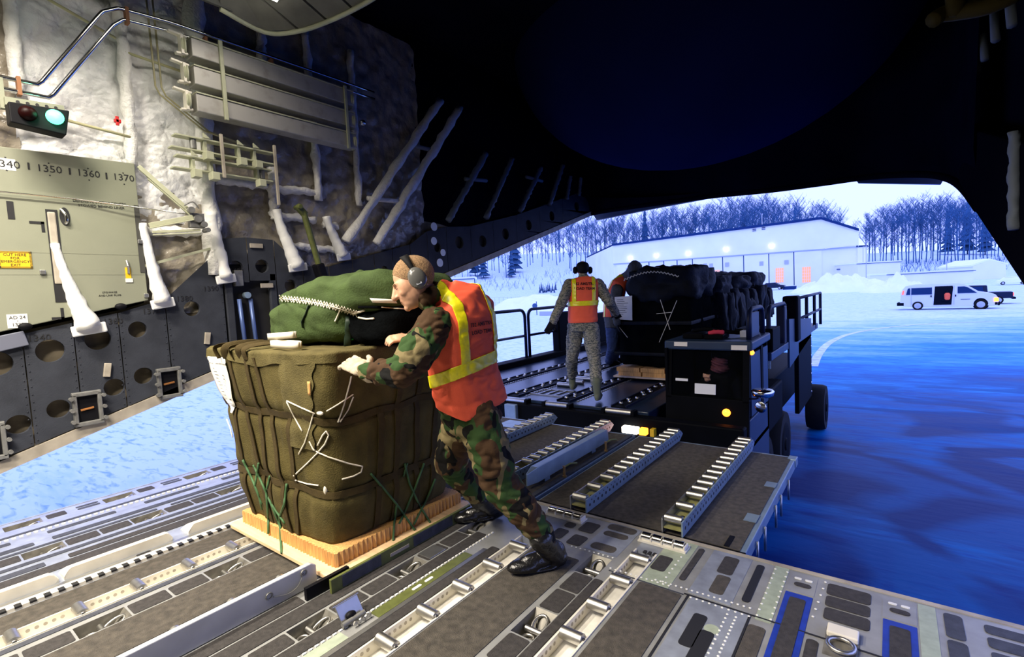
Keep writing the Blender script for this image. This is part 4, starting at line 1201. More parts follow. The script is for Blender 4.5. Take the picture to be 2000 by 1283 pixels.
# two stowed ladder-like racks
for i, (zz, y0, y1) in enumerate(((3.23, 1.90, 2.90), (3.04, 1.90, 2.85))):
    rk = thing('stowed_rack', ('upper' if i == 0 else 'lower') + ' of two pale ladder frames stowed below the beams', 'frame', (-5.4, 2.4, zz), 'ladder frames below the beams')
    for k, dz in enumerate((-.06, .06)):
        mb = MB(); mb.box(-5.46, -5.36, y0 + .04 * k, y1, zz + dz - .008, zz + dz + .008); mb.build('rail', mt['paleolive'], rk, bevel=.003)
    for yy in ((y0 + .30, y0 + .62, y0 + .78) if i == 0 else (y0 + .18, y0 + .34, y0 + .80)):
        mb = MB(); mb.box(-5.45, -5.37, yy - .012, yy + .012, zz - .06, zz + .06); mb.build('rung', mt['paleolive'], rk)
        mb = MB(); mb.box(-5.38, -5.28, yy - .035, yy + .035, zz - .145, zz - .07); mb.build('foot_bracket', mt['paleolive'], rk, bevel=.004)
        mb = MB(); mb.prism([(-5.34, yy - .03, zz + .065), (-5.34, yy + .03, zz + .065), (-5.34, yy - .03, zz + .11)], (.02, 0, 0)); mb.build('gusset', mt['paleolive'], rk)
    mb = MB(); mb.cyl((-5.40, y0 + .2 if i == 0 else y1 - .1, zz - .04), (-5.40, y0 + .2 if i == 0 else y1 - .1, zz + .05), .03, 12); mb.build('end_spool', mt['greyish'], rk)
for yy in (2.33, 2.87):
    mb = MB(); mb.box(-5.33, -5.305, yy - .014, yy + .014, 2.93 if yy < 2.5 else 2.72, 3.36); o = mb.build('retaining_bar', mt['tan'], bevel=.003)
    tag(o, ('front' if yy < 2.5 else 'rear') + ' upright strap bar holding the two ladder frames', 'bar')
# folding strut links beside the liner
for i, (a, b, w_) in enumerate((((-5.42, 1.64, 2.95), (-5.36, 2.0, 2.58), .035), ((-5.42, 1.70, 2.87), (-5.36, 2.0, 2.56), .02), ((-5.40, 1.67, 2.42), (-5.34, 2.02, 2.52), .04), ((-5.40, 1.69, 2.36), (-5.36, 2.08, 2.40), .022))):
    mb = MB(); mb.obox(a, b, w_, .018, (1, 0, 0)); mb.obox(Vector(a) + Vector((.01, 0, -.028)), Vector(b) + Vector((.01, 0, -.028)), .012, .02, (1, 0, 0))
    o = mb.build('folding_link', mt['paleolive'], bevel=.003); tag(o, ('long pale link running down from the liner corner', 'thin pale rod beside the long link', 'short level link meeting the hinge block', 'thin lower rod under the hinge block')[i], 'link')
hb = thing('hinge_block', 'cluttered grey hinge block where the pale links meet', 'hinge', (-5.36, 2.05, 2.5))
for (yy, zz, r_) in ((2.0, 2.58, .03), (2.05, 2.5, .035), (2.10, 2.45, .03), (2.13, 2.40, .022)):
    mb = MB(); mb.cyl((-5.40, yy, zz), (-5.30, yy, zz), r_, 12); mb.build('pin', mt['greyish'], hb)
mb = MB(); mb.box(-5.40, -5.34, 1.99, 2.12, 2.42, 2.56); mb.tube(bez([(-5.34, 1.95, 2.62), (-5.32, 2.02, 2.66), (-5.32, 2.07, 2.60)], 4), .008, 6); mb.build('yoke', mt['greyish'], hb, bevel=.01)
# green hydraulic strut
gs = thing('hydraulic_strut', 'olive green strut leaning behind the bundle on the wall', 'strut', (-5.4, 3.3, 2.0))
mb = MB(); mb.cyl((-5.40, 3.20, 2.70), (-5.40, 3.36, 2.02), .035, 12); mb.build('rod', mt['olive'], gs, smooth='auto')
mb = MB(); mb.obox((-5.40, 3.12, 2.76), (-5.40, 3.22, 2.66), .06, .07); mb.cyl((-5.46, 3.14, 2.74), (-5.34, 3.14, 2.74), .03, 10); mb.build('clevis', mt['olive'], gs, bevel=.01)
mb = MB(); mb.obox((-5.42, 3.34, 2.1), (-5.42, 3.55, 1.35), .14, .10, (0, 1, 0)); mb.build('barrel', mt['black'], gs, bevel=.02)
# small dome lamp on the dark frame
mb = MB(); mb.lathe((-5.5, 4.18, 3.95), (1, -.2, 0), [(0, .045), (.02, .045), (.045, .03), (.055, .003)], 14); tag(mb.build('dome_lamp', mt['chrome'], smooth=True), 'small round lens on the dark frame right of the beams', 'lamp')

# ================================================================ ceiling, right wall, tail end
CE = struct('ceiling', (-2.5, 0, 5))
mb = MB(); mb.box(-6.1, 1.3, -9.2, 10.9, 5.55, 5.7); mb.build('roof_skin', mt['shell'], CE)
mb = MB(); mb.box(-5.0, .9, -9.2, 2.15, 4.62, 4.70); mb.build('bay_ceiling', M('bay_ceiling_paint', (.05, .048, .042), .9), CE)
# curved fairing that ends the bay ceiling, in separate lit panels
lip = [(-5.03, 2.30, 4.45), (-5.04, 2.72, 4.40), (-4.75, 2.92, 4.385), (-4.42, 3.03, 4.40), (-4.1, 3.10, 4.42), (-3.78, 3.16, 4.46), (-3.2, 3.22, 4.55), (-2.4, 3.25, 4.62), (-1.0, 3.2, 4.66), (.9, 3.1, 4.66)]
for i, (a, b) in enumerate(zip(lip, lip[1:])):
    a = Vector(a); b = Vector(b); e = (b - a) * .04
    mb = MB(); q = [a + e, b - e, b - e + Vector((0, -.75, .30)), a + e + Vector((0, -.75, .30))] if i else [a, b, b + Vector((.3, -.2, .22)), a + Vector((.3, -.1, .22))]
    mb.prism(q, (0, .02, .03)); mb.build('fairing_panel', M('fairing_paint', (.13, .125, .105), .8, vary=.15, scale=6) if 'fairing_paint' not in bpy.data.materials else bpy.data.materials['fairing_paint'], CE)
mb = MB(); mb.tube([Vector(p) - Vector((0, 0, .012)) for p in bez(lip, 5)], .022, 8); mb.build('fairing_lip', mt['paleolive'], CE, smooth=True)
mb = MB(); mb.add([Vector(p) for p in lip] + [Vector((p[0], p[1] + .06, 5.6)) for p in lip], [(i, i + 1, len(lip) + i + 1, len(lip) + i) for i in range(len(lip) - 1)]); mb.build('fairing_back', mt['shell'], CE)
mb = MB(); mb.box(-5.03, -5.0, -9.2, 2.4, 4.45, 5.6); mb.build('cove_side', M('cove_paint', (.10, .10, .09), .8), CE)

WR = struct('wall_right', (.8, 0, 2))
mb = MB(); mb.prism([(.80, -9.2, zlow(-9.2) + .02), (.80, 10.6, zlow(10.6) + .02), (.80, 10.6, 5.6), (.80, -9.2, 5.6)], (.15, 0, 0)); mb.build('inner_skin', mt['shell'], WR)
mb = MB(); mb.prism([(.62, -9.2, zlow(-9.2)), (.62, 7.9, zlow(7.9)), (.62, 7.9, zlow(7.9) + .7), (.62, -9.2, zlow(-9.2) + 1.3)], (.2, 0, 0)); mb.build('sill_beam', mt['unlitblack'], WR, bevel=.02)
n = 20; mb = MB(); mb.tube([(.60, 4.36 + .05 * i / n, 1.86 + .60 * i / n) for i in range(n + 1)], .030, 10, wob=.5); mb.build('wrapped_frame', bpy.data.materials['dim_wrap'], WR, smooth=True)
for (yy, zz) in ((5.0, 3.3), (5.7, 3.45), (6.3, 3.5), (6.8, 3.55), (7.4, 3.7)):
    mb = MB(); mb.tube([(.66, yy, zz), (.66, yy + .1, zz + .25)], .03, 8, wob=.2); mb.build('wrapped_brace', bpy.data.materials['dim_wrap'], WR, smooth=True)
yh = MB(); yh.tube(bez([at(1822, 40, 3.3), at(1840, 28, 3.3), at(1868, 24, 3.25), at(1930, 12, 3.1), at(1990, -15, 3.0)], 6) + bez([at(1868, 24, 3.25), at(1866, 5, 3.2), at(1864, -30, 3.2)], 4), .05, 10)
tag(yh.build('overhead_handle', M('dim_yellow_metal', (.055, .040, .008), .8, spec=.1), smooth=True), 'dim yellow bent handle high in the dark upper right corner', 'handle')
# aft rim: curtain from the opening edge up to the roof
WA = struct('wall_aft', (-2.5, 10, 4))
rim = [(-5.72, 9.5, None), (-5.66, 10.2, None), (-5.45, 10.62, None), (-4.04, 10.55, None), (-2.83, 10.36, None), (-1.75, 9.95, None), (-.96, 9.82, None), (-.27, 9.75, None), (.30, 9.25, None), (.55, 8.6, None), (.64, 7.8, None), (.66, 6.5, None)]
rp = bez([(x, y, zlow(y)) for x, y, _ in rim], 5)
mb = MB(); k = len(rp)
mb.add([tuple(p) for p in rp] + [(p.x, p.y - .0, p.z + .10) for p in rp] + [(p.x * .98 - .05, p.y - .15, p.z + .55) for p in rp] + [(p.x, p.y - .2, 5.6) for p in rp], [(r * k + i, r * k + i + 1, (r + 1) * k + i + 1, (r + 1) * k + i) for r in range(3) for i in range(k - 1)])
mb.build('rim_skin', mt['shell'], WA, smooth=True)
mb = MB(); mb.tube([p + Vector((0, .03, .03)) for p in rp], .05, 8); mb.build('rim_edge', mt['unlitblack'], WA, smooth=True)
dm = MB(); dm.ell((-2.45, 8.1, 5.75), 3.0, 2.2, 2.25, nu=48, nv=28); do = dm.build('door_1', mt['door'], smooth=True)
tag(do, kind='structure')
# underside of the tail and the two strakes hanging below it
mb = MB(); mb.grid(lambda u, v: (-5.7 + 6.3 * u, 10.4 + 9 * v, 3.45 + .35 * (2 * u - 1) ** 2 + 2.6 * v), 8, 6); mb.build('tail_underside', mt['shell'], WA, fix=False)


def aty_(px, py, y):
    r = CR * (px - 1000) + CD * (py - 641.5) + CF * F; return EYE + r * (y / r.y)


for nm, lab, pts, y in (('tail_strake', 'long dark tail strake hanging below the left of the opening rim', ((1146, 400), (1165, 430), (1278, 407), (1390, 386), (1402, 360)), 11.0), ('tail_strake', 'short dark blue tail strake hanging at the top right of the opening', ((1660, 335), (1676, 357), (1760, 358.5), (1838, 359.5), (1850, 338)), 10.8)):
    mb = MB(); mb.prism([aty_(a, b, y) for a, b in pts], (0, .10, 0)); tag(mb.build(nm, M('strake_paint', (.035, .05, .10), .5) if 'strake_paint' not in bpy.data.materials else bpy.data.materials['strake_paint'], bevel=.01), lab, 'strake')
mb = MB(); mb.box(-6, 1.3, -9.3, -9.2, -.6, 5.7); tag(mb.build('wall_forward', mt['shell']), kind='structure')

# ---------------------------------------------------------------- cargo bay lamps
lx = [(-4.55, 2.05, 18), (-4.2, .15, 170), (-4.2, -2.2, 190), (-2.7, -1.0, 290), (-2.0, -2.8, 80), (-1.6, .0, 34)]
for i, (x, y, e) in enumerate(lx):
    fx = thing('bay_lamp', ('fluorescent lamp glimpsed at the top edge above the beams', 'ceiling lamp above the sage liner panel', 'ceiling lamp farther forward over the left roller trays', 'ceiling lamp over the middle roller trays behind the camera', 'rearmost ceiling lamp deep in the bay behind the camera', 'ceiling lamp nearest the camera, over the right roller trays')[i], 'lamp', (x, y, 4.5), 'bay lamps')
    mb = MB(); mb.prism([(x - .16, y - .6, 4.60), (x - .10, y - .6, 4.50), (x + .10, y - .6, 4.50), (x + .16, y - .6, 4.60)], (0, 1.2, 0)); mb.build('housing', mt['alu'], fx)
    mb = MB(); mb.cyl((x, y - .55, 4.47), (x, y + .55, 4.47), .025, 10); mb.build('tube', mt['tube'], fx, smooth=True)
    la = bpy.data.lights.new('bay_light', 'AREA'); la.shape = 'RECTANGLE'; la.size = .25; la.size_y = 1.1; la.energy = e; la.color = (1, .90, .76)
    lo = bpy.data.objects.new('bay_light', la); COL.objects.link(lo); lo.location = (0, 0, -.08); lo.parent = fx
    la.spread = math.radians(150)
# ================================================================ ramp floor
FL = struct('floor', (-2.5, 1, 0))
Y0, Y1 = -.35, 3.05
PANS = [-.09, .53, 1.15, 1.775, 2.39]
ROWS = [(-5.53, -5.40), (-4.79, -4.65), (-3.39, -3.25), (-2.40, -2.28), (-1.465, -1.335)]
TRAYS = [(-3.565, .15, .33 - .269 * 2, .269), (-2.835, .155, .010, .274), (-1.905, .15, .064, .264), (-1.197, .14, .029, .268)]
mb = MB(); mb.box(-5.6, .63, -9.2, 3.05, -.20, -.075); mb.build('floor_frame', mt['greyish'], FL)
mb = MB(); mb.box(-5.6, .63, -9.2, Y0, -.075, 0); mb.build('floor_plate', mt['mat'], FL)
xs = [-5.6]
for a, b in ROWS: xs += [a, b]
for c, w_, _, _ in TRAYS: xs += [c - w_ / 2, c + w_ / 2]
xs = sorted(xs) + [.63]
for a, b in zip(xs[0::2], xs[1::2]):
    mb = MB(); mb.box(a, b, Y0, Y1, -.075, 0)
    mb.build('floor_plate', mt['floorblue'] if a < -4 else mt['floorm'], FL)


def pad(x0, x1, y0, y1, mat='pad', nm='antiskid_pad', th=.003, r=.012, par=FL):
    """a thin mat with rounded corners"""
    r = min(r, (x1 - x0) / 2.01, (y1 - y0) / 2.01); pts = []
    for cx, cy, a0 in ((x1 - r, y1 - r, 0), (x0 + r, y1 - r, 90), (x0 + r, y0 + r, 180), (x1 - r, y0 + r, 270)):
        for k in range(4):
            a = math.radians(a0 + 30 * k); pts.append((cx + r * math.cos(a), cy + r * math.sin(a), -.001))
    m_ = MB(); m_.prism(pts, (0, 0, th + .001)); return m_.build(nm, mt[mat], par)


# long strips
for (x0, x1, y0, y1, m_) in ((-5.26, -5.225, Y0, 3.0, 'padblue'), (-4.955, -4.89, .72, 3.0, 'padblue'), (-4.955, -4.89, -.3, .62, 'padblue'), (-4.845, -4.81, .1, 1.35, 'padblue'), (-4.845, -4.81, 1.45, 2.9, 'padblue'), (-4.59, -4.54, Y0, 3.0, 'padblue'), (-4.485, -4.41, .72, 3.0, 'pad'), (-4.485, -4.41, -.3, .60, 'padblue'), (-4.385, -4.27, Y0, 3.0, 'pad'),
                               (-3.87, -3.645, Y0, 3.0, 'mat'), (-3.475, -3.43, Y0, 3.0, 'padblue'), (-3.235, -2.93, Y0, 3.0, 'mat'), (-2.745, -2.70, Y0, 3.0, 'padblue'), (-2.64, -2.545, Y0, 1.34, 'pad'), (-2.53, -2.415, Y0, 3.0, 'pad'), (-2.268, -2.185, Y0, 2.45, 'pad'), (-2.055, -1.99, Y0, 2.35, 'pad'), (-1.82, -1.495, Y0, 2.50, 'mat'), (-1.328, -1.275, Y0, 2.38, 'pad'), (-1.105, -.875, Y0, 2.485, 'mat')):
    pad(x0, x1, y0, y1, m_, 'antiskid_strip' if x1 - x0 < .15 else 'antiskid_mat', .004)
y = .1
while y < 2.6:
    pad(-5.12, -5.06, y, y + .42, 'padblue', 'antiskid_strip'); y += .62
# toothed rails: bump strips
for (x, w_, pitch, y0, y1, h) in ((-5.185, .022, .040, -.3, 2.9, .008), (-2.172, .012, .032, -.3, 2.5, .005)):
    m_ = MB(); k = 0; y = y0
    while y < y1:
        m_.box(x - w_ / 2, x + w_ / 2, y, y + pitch * .55, 0, h); y += pitch
    o = m_.build('rail_teeth', mt['label'], FL); o['kind'] = 'stuff'
mb = MB(); mb.box(-3.955, -3.885, Y0, 3.0, 0, .022); mb.build('notched_rail', mt['cream'], FL)
m_ = MB(); y = -.3
while y < 2.9:
    m_.box(-3.925, -3.882, y, y + .030, .012, .0235); y += .062
o = m_.build('rail_notches', mt['ink'], FL); o['kind'] = 'stuff'
# raised cream guide lip, in lengths with curved ends
for (a, b) in ((-.35, .60), (.625, 1.21), (1.31, 2.95)):
    m_ = MB(); n = 44; rings = []
    for i in range(n + 1):
        t = i / n; y = a + (b - a) * t
        e = min(1, (y - a) / .04 if a > 0 else 1, (b - y) / .04); e = .35 + .65 * math.sin(max(0.0, e) * math.pi / 2)
        rings.append([(-4.215, y, 0), (-4.06, y, 0), (-4.055, y, .068 * e), (-4.075, y, .078 * e), (-4.20, y, .03 * e)])
    ysamp = [a + .01 * k for k in range(10)] if a > 0 else []
    m_.rings(rings); m_.build('guide_lip', mt['cream'], FL)
mb = MB(); mb.box(-4.03, -3.96, Y0, 3.0, 0, .008); mb.build('lip_base', mt['alu'], FL)
for (y0, y1) in ((.98, 1.06), (2.1, 2.2)): pad(-4.02, -3.965, y0, y1, 'ink', 'lip_slot', .010)
# side guide fence
sf = thing('side_guide', 'pale upright side guide plate with a pin chain beside the roller tray', 'guide', (-2.66, .6, 0))
mb = MB(); mb.prism([(-2.69, Y0, .003), (-2.69, 1.46, .003), (-2.69, 1.48, .02), (-2.69, 1.48, .115), (-2.69, 1.45, .135), (-2.69, Y0, .135)], (.035, 0, 0)); mb.build('plate', M('guide_plate', (.50, .51, .53), .45, .2, vary=.08, scale=8), sf, bevel=.005)
mb = MB(); mb.tube(bez([(-2.652, 1.40, .105), (-2.648, 1.36, .05), (-2.648, 1.30, .035), (-2.648, 1.22, .06)], 6), .003, 6); mb.build('chain', mt['greyish'], sf)
for yy, zz in ((1.40, .105), (1.20, .075)):
    mb = MB(); mb.tube([(-2.65, yy + .018 * math.cos(a), zz + .018 * math.sin(a)) for a in [k * .63 for k in range(10)]], .004, 5, close=True); mb.build('pin_ring', mt['greyish'], sf)
mb = MB(); mb.box(-2.655, -2.56, 1.40, 1.62, .004, .02); mb.build('floor_bracket', mt['alu'], FL)
mb = MB(); mb.box(-2.57, -2.545, 1.35, 1.62, .0, .07); mb.build('floor_stop', mt['black'], FL)
# lock rail beside the bundle: olive plate with dark pads
lk = thing('lock_rail', 'olive upright lock rail on the floor beside the bundle skid', 'rail', (-2.485, 2.1, 0))
mb = MB(); mb.prism([(-2.50, 1.46, .003), (-2.50, 2.62, .003), (-2.50, 2.62, .085), (-2.50, 1.46, .085)], (.02, 0, 0)); mb.build('plate', mt['olive'], lk, bevel=.003)
for (a, b) in ((1.53, 1.80), (2.06, 2.42)):
    mb = MB(); mb.box(-2.481, -2.477, a, b, .012, .08); mb.build('dark_pad', mt['padblue'], lk)
mb = MB(); mb.box(-2.481, -2.476, 1.87, 2.02, .03, .05); mb.build('tan_slot', mt['tan'], lk)

# roller trays
for ti, (c, w_, y0, st) in enumerate(TRAYS):
    yend = 2.98 if ti in (0, 1) else (2.56 if ti == 2 else 2.80)
    TR = bpy.data.objects.new('roller_tray', None); COL.objects.link(TR); TR.parent = FL; TR.matrix_parent_inverse = Matrix.Translation(FL.location).inverted(); TR.location = (c, 1.2, -.07)
    hw = w_ / 2
    def pt(m_, nm, mat, **k):
        o = m_.build(nm, mat, None, **k); o.parent = TR; o.matrix_parent_inverse = (Matrix.Translation((c, 1.2, -.07))).inverted(); return o
    mb = MB(); mb.box(c - hw + .004, c + hw - .004, Y0, yend, -.074, -.058); pt(mb, 'tray_bed', mt['white_dirty'])
    for sx in (-1, 1):
        mb = MB(); a = c + sx * hw; b = c + sx * (hw - .010); mb.box(min(a, b), max(a, b), Y0, yend, -.07, .006); pt(mb, 'tray_side', mt['cream'])
    hm = MB(); y = y0 - st; rr = .0295
    rm = None
    while y < yend - .05:
        if y > Y0 + .05:
            mb = MB(); mb.lathe((c - hw + .014, y, .0), (1, 0, 0), [(0, .012), (0, rr), (w_ - .028, rr), (w_ - .028, .016), (w_ - .024, .014)], 18); pt(mb, 'roller', mt['steel'], smooth='auto')
            mb = MB(); mb.cyl((c + hw - .012, y, 0), (c + hw - .004, y, 0), .011, 10); pt(mb, 'roller_axle', mt['ink'])
        for k in range(1, 6):
            yy = y + st * (k / 6 * .78 + .11)
            if Y0 < yy < yend - .03:
                hm.lathe((c - hw + .0105, yy, -.022), (1, 0, 0), [(0, .0095), (.0006, .0095)], 8)
        y += st
    o = pt(hm, 'tray_holes', mt['tan']); o['kind'] = 'stuff'
# filler beyond the short trays
for c, w_, y0 in ((-1.905, .15, 2.56), (-1.197, .14, 2.80)):
    mb = MB(); mb.box(c - w_ / 2, c + w_ / 2, y0, Y1, -.075, 0); mb.build('floor_plate', mt['floorblue'], FL)

# tie-down rows: pans with rings, pads between
for ri, (x0, x1) in enumerate(ROWS):
    prev = Y0
    for p in PANS + [9]:
        a = prev; b = min(p, Y1 if ri != 4 else 2.65)
        if b - a > .02:
            mb = MB(); mb.box(x0, x1, a, b, -.075, 0); mb.build('floor_plate', mt['floorblue'] if ri in (0, 1) else mt['floorm'], FL)
            if b - a > .3 and ri > 0:
                m_ = (a + b) / 2; pad(x0 + .008, x1 - .004, a + .01, m_ - .007); pad(x0 + .008, x1 - .004, m_ + .007, b - .012)
            elif b - a > .3:
                pad(x0, x0 + .11, a + .03, a + .15); pad(x0, x0 + .035, a + .22, b - .03, 'padblue'); pad(x0 + .06, x0 + .10, a + .22, b - .03, 'padblue')
            elif b - a > .1 and ri > 0:
                pad(x0 + .008, x1 - .004, a + .01, b - .012)
        if p > 5: break
        e = p + .22; prev = e
        mb = MB(); d_ = .072
        mb.add([(x0, p, 0), (x1, p, 0), (x1, e, 0), (x0, e, 0), (x0 + .012, p + .02, -d_), (x1 - .012, p + .02, -d_), (x1 - .012, e - .06, -d_), (x0 + .012, e - .06, -d_)], [(4, 5, 6, 7), (0, 4, 7, 3), (1, 2, 6, 5), (0, 1, 5, 4), (3, 7, 6, 2)])
        pan = mb.build('tie_down_pan', M('pan_paint', (.20, .19, .165), .4, .4, vary=.35, scale=14) if 'pan_paint' not in bpy.data.materials else bpy.data.materials['pan_paint'], FL, fix=False)
        cx = (x0 + x1) / 2; cy = p + .11; tilt = rnd.uniform(-.3, .3)
        mb = MB(); R_ = .042
        mb.tube([Vector((cx + R_ * math.cos(a) * .85, cy + .045 + R_ * math.sin(a) * 1.15, -.035 + .018 * math.sin(a + tilt))) for a in [k * 2 * math.pi / 18 for k in range(18)]], .0085, 8, close=True); mb.build('tie_down_ring', mt['steel'], pan, smooth=True)
        mb = MB(); mb.cyl((cx - .05, cy - .005, -.04), (cx + .05, cy - .005, -.04), .015, 10); mb.build('ring_bar', mt['steel'], pan, smooth='auto')
        mb = MB(); mb.tube([Vector((cx - .01 + .03 * math.cos(a), cy - .05 + .028 * math.sin(a), -.055)) for a in [k * 2 * math.pi / 14 for k in range(14)]], .007, 6, close=True); mb.build('small_ring', mt['steel'], pan, smooth=True)
# raised hinged cover beside tray three
hc = thing('hinged_lock', 'raised silver flap lock standing open on the floor rail', 'lock', (-2.12, 1.35, 0))
mb = MB(); mb.prism([(-2.20, 1.33, .015), (-2.20, 1.46, .015), (-2.235, 1.45, .095), (-2.235, 1.32, .095)], (.010, 0, .004)); mb.build('flap', mt['alu'], hc, bevel=.003)
mb = MB(); mb.cyl((-2.236, 1.31, .096), (-2.236, 1.46, .096), .009, 10); mb.build('flap_edge', mt['steel'], hc, smooth='auto')
mb = MB(); mb.cyl((-2.17, 1.32, .02), (-2.17, 1.45, .02), .014, 10); mb.build('hinge_pin', mt['greyish'], hc, smooth='auto')
mb = MB(); mb.tube([(-2.13, 1.36 + .10 * k / 30 + 0, .018 + .012 * math.sin(k * 1.9)) for k in range(31)], .006, 6); mb.build('spring', mt['steel'], hc)
mb = MB(); mb.ell((-2.19, 1.385, .035), .018, .028, .018); mb.build('latch_knob', mt['black'], hc, smooth=True)
# olive channel strip beside the toothed rail
pad(-2.16, -2.09, Y0, 1.30, 'sage', 'channel_strip', .004, .004); pad(-2.16, -2.09, 1.48, 2.2, 'olive', 'channel_strip', .004, .004)
pad(-2.155, -2.095, 1.52, 1.70, 'pad'); pad(-2.155, -2.095, 1.95, 2.18, 'pad')
for (a, b) in ((1.735, 1.80), (1.83, 1.89)): pad(-2.135, -2.115, a, b, 'label', 'white_slot', .006, .008)
mb = MB(); mb.box(-2.085, -2.055, Y0, 2.3, 0, .006); mb.build('channel_bar', mt['alu'], FL)
mb = MB(); mb.box(-2.395, -2.285, 2.02, 2.16, .002, .007); mb.build('pan_cover', mt['alu'], FL, bevel=.002)
# ---- end panel of the ramp
for (x0, x1, y0, y1, m_) in ((-1.82, -1.735, 2.66, 2.79, 'pad'), (-1.68, -1.58, 2.64, 2.77, 'pad'), (-1.70, -1.59, 2.83, 2.97, 'pad'), (-1.81, -1.74, 2.83, 2.9, 'pad'),
                               (-1.115, -1.03, 2.64, 2.81, 'pad'), (-.94, -.905, 2.62, 3.01, 'pad'), (-.787, -.705, 2.80, 3.0, 'pad'), (-.772, -.70, 2.59, 2.78, 'mat'), (-.612, -.572, 2.60, 3.0, 'ink'),
                               (-.54, -.465, 1.7, 2.435, 'mat'), (-.775, -.71, 2.12, 2.38, 'ink'), (-.715, -.65, 2.00, 2.275, 'ink'), (-.268, -.082, 2.89, 3.0, 'pad'), (-.265, -.082, 2.78, 2.875, 'pad'), (-.262, -.08, 2.665, 2.765, 'pad'), (-.305, -.258, 2.2, 2.47, 'pad'), (.195, .262, 2.81, 3.01, 'padblue'), (.195, .262, 2.5, 2.79, 'padblue'), (.335, .52, 2.93, 3.0, 'padblue'), (.335, .52, 2.82, 2.90, 'padblue'), (.335, .52, 2.70, 2.79, 'padblue')):
    pad(x0, x1, y0, y1, m_, 'antiskid_pad', .004, .018)
mb = MB(); mb.cyl((-.672, 2.30, 0), (-.672, 2.30, .0035), .035, 18); mb.build('tan_disc', mt['sage'], FL)
for (x0, x1, y0, y1, m_, nm) in ((-1.555, -1.325, 2.645, 3.045, 'floorblue', 'worn_plate'), (-1.12, -.955, 2.50, 3.04, 'sage', 'sage_plate'), (-.525, -.455, 2.49, 3.04, 'sage', 'sage_plate'), (.102, .168, 2.45, 3.03, 'sage', 'sage_plate'), (-.83, -.55, 1.2, 2.50, 'floorblue', 'grey_plate'), (-.86, -.645, 2.53, 3.04, 'floorblue', 'grey_plate'), (-.44, -.315, 2.825, 3.01, 'floorm', 'slot_plate'), (-.035, .095, 2.825, 2.985, 'floorm', 'slot_plate')):
    pad(x0, x1, y0, y1, m_, nm, .0022, .004)
for (x0, x1, y0, y1) in ((-1.545, -1.345, 2.95, 3.03), (-1.53, -1.36, 2.86, 2.925), (-1.525, -1.36, 2.67, 2.75)): pad(x0, x1, y0, y1, 'mat', 'worn_pad', .004, .03)
for (x0, x1, y0, y1) in ((-.44, -.318, 2.1, 2.81), (-.032, .093, 2.3, 2.81)):
    pad(x0, x1, y0, y1, 'bluetape', 'blue_tape_frame', .003, .004); pad(x0 + .025, x1 - .025, y0 + .02, y1 - .045, 'pad', 'antiskid_pad', .006)
for x0 in (-.42, -.013):
    for k in (0, 1): pad(x0 + k * .05, x0 + .035 + k * .05, 2.955, 2.97, 'label', 'white_slot', .006, .006)
    pad(x0 + .005, x0 + .085, 2.885, 2.925, 'pad', 'oval_pad', .005, .02)
mb = MB(); mb.add([(-.24, 2.40, .002), (-.11, 2.40, .002), (-.11, 2.61, .002), (-.24, 2.61, .002), (-.23, 2.42, .004), (-.12, 2.42, .004), (-.12, 2.56, .003), (-.23, 2.56, .003)], [(4, 5, 6, 7), (0, 4, 7, 3), (1, 2, 6, 5), (0, 1, 5, 4), (3, 7, 6, 2)]); pn = mb.build('tie_down_pan', bpy.data.materials['pan_paint'], FL)
mb = MB(); mb.box(-.235, -.115, 2.53, 2.605, .004, .03); mb.build('pan_lip', mt['cream'], pn, bevel=.006)
mb = MB(); mb.tube([Vector((-.175 + .05 * math.cos(a), 2.47 + .05 * math.sin(a), .02)) for a in [k * math.pi * 2 / 18 for k in range(18)]], .009, 8, close=True); mb.build('tie_down_ring', mt['steel'], pn, smooth=True)
for (x, y0, y1) in ((-.847, .5, 2.5), (-.548, .5, 2.5)): pad(x - .005, x + .005, y0, y1, 'ink', 'plate_seam', .0035, .002)
pad(-.87, .62, 2.503, 2.512, 'ink', 'plate_seam', .0032, .002)
pad(-1.30, -.87, 2.492, 2.50, 'padblue', 'plate_seam', .0032, .002)
for c_, xx, yy in ((4, -2.0, 2.955), (4, -1.275, 2.94)):
    rb = bpy.data.objects.new('edge_roller_set', None); COL.objects.link(rb); rb.parent = FL; rb.matrix_parent_inverse = Matrix.Translation(FL.location).inverted(); rb.location = (xx, yy, 0)
    inv = Matrix.Translation((xx, yy, 0)).inverted()
    mb = MB(); mb.box(xx - .02, xx + .285, yy - .045, yy + .045, .002, .012); o = mb.build('roller_frame', mt['cream'], None); o.parent = rb; o.matrix_parent_inverse = inv
    for k in range(c_):
        mb = MB(); mb.lathe((xx + k * .07, yy, .022), (1, 0, 0), [(0, .02), (0, .03), (.055, .03), (.055, .02)], 16); o = mb.build('roller', mt['chrome'], None, smooth='auto'); o.parent = rb; o.matrix_parent_inverse = inv
    for k in range(c_ + 1):
        mb = MB(); mb.box(xx - .013 + k * .07, xx - .002 + k * .07, yy - .035, yy + .035, .01, .035); o = mb.build('roller_divider', mt['cream'], None, bevel=.003); o.parent = rb; o.matrix_parent_inverse = inv
rv = MB(); r2 = random.Random(3)
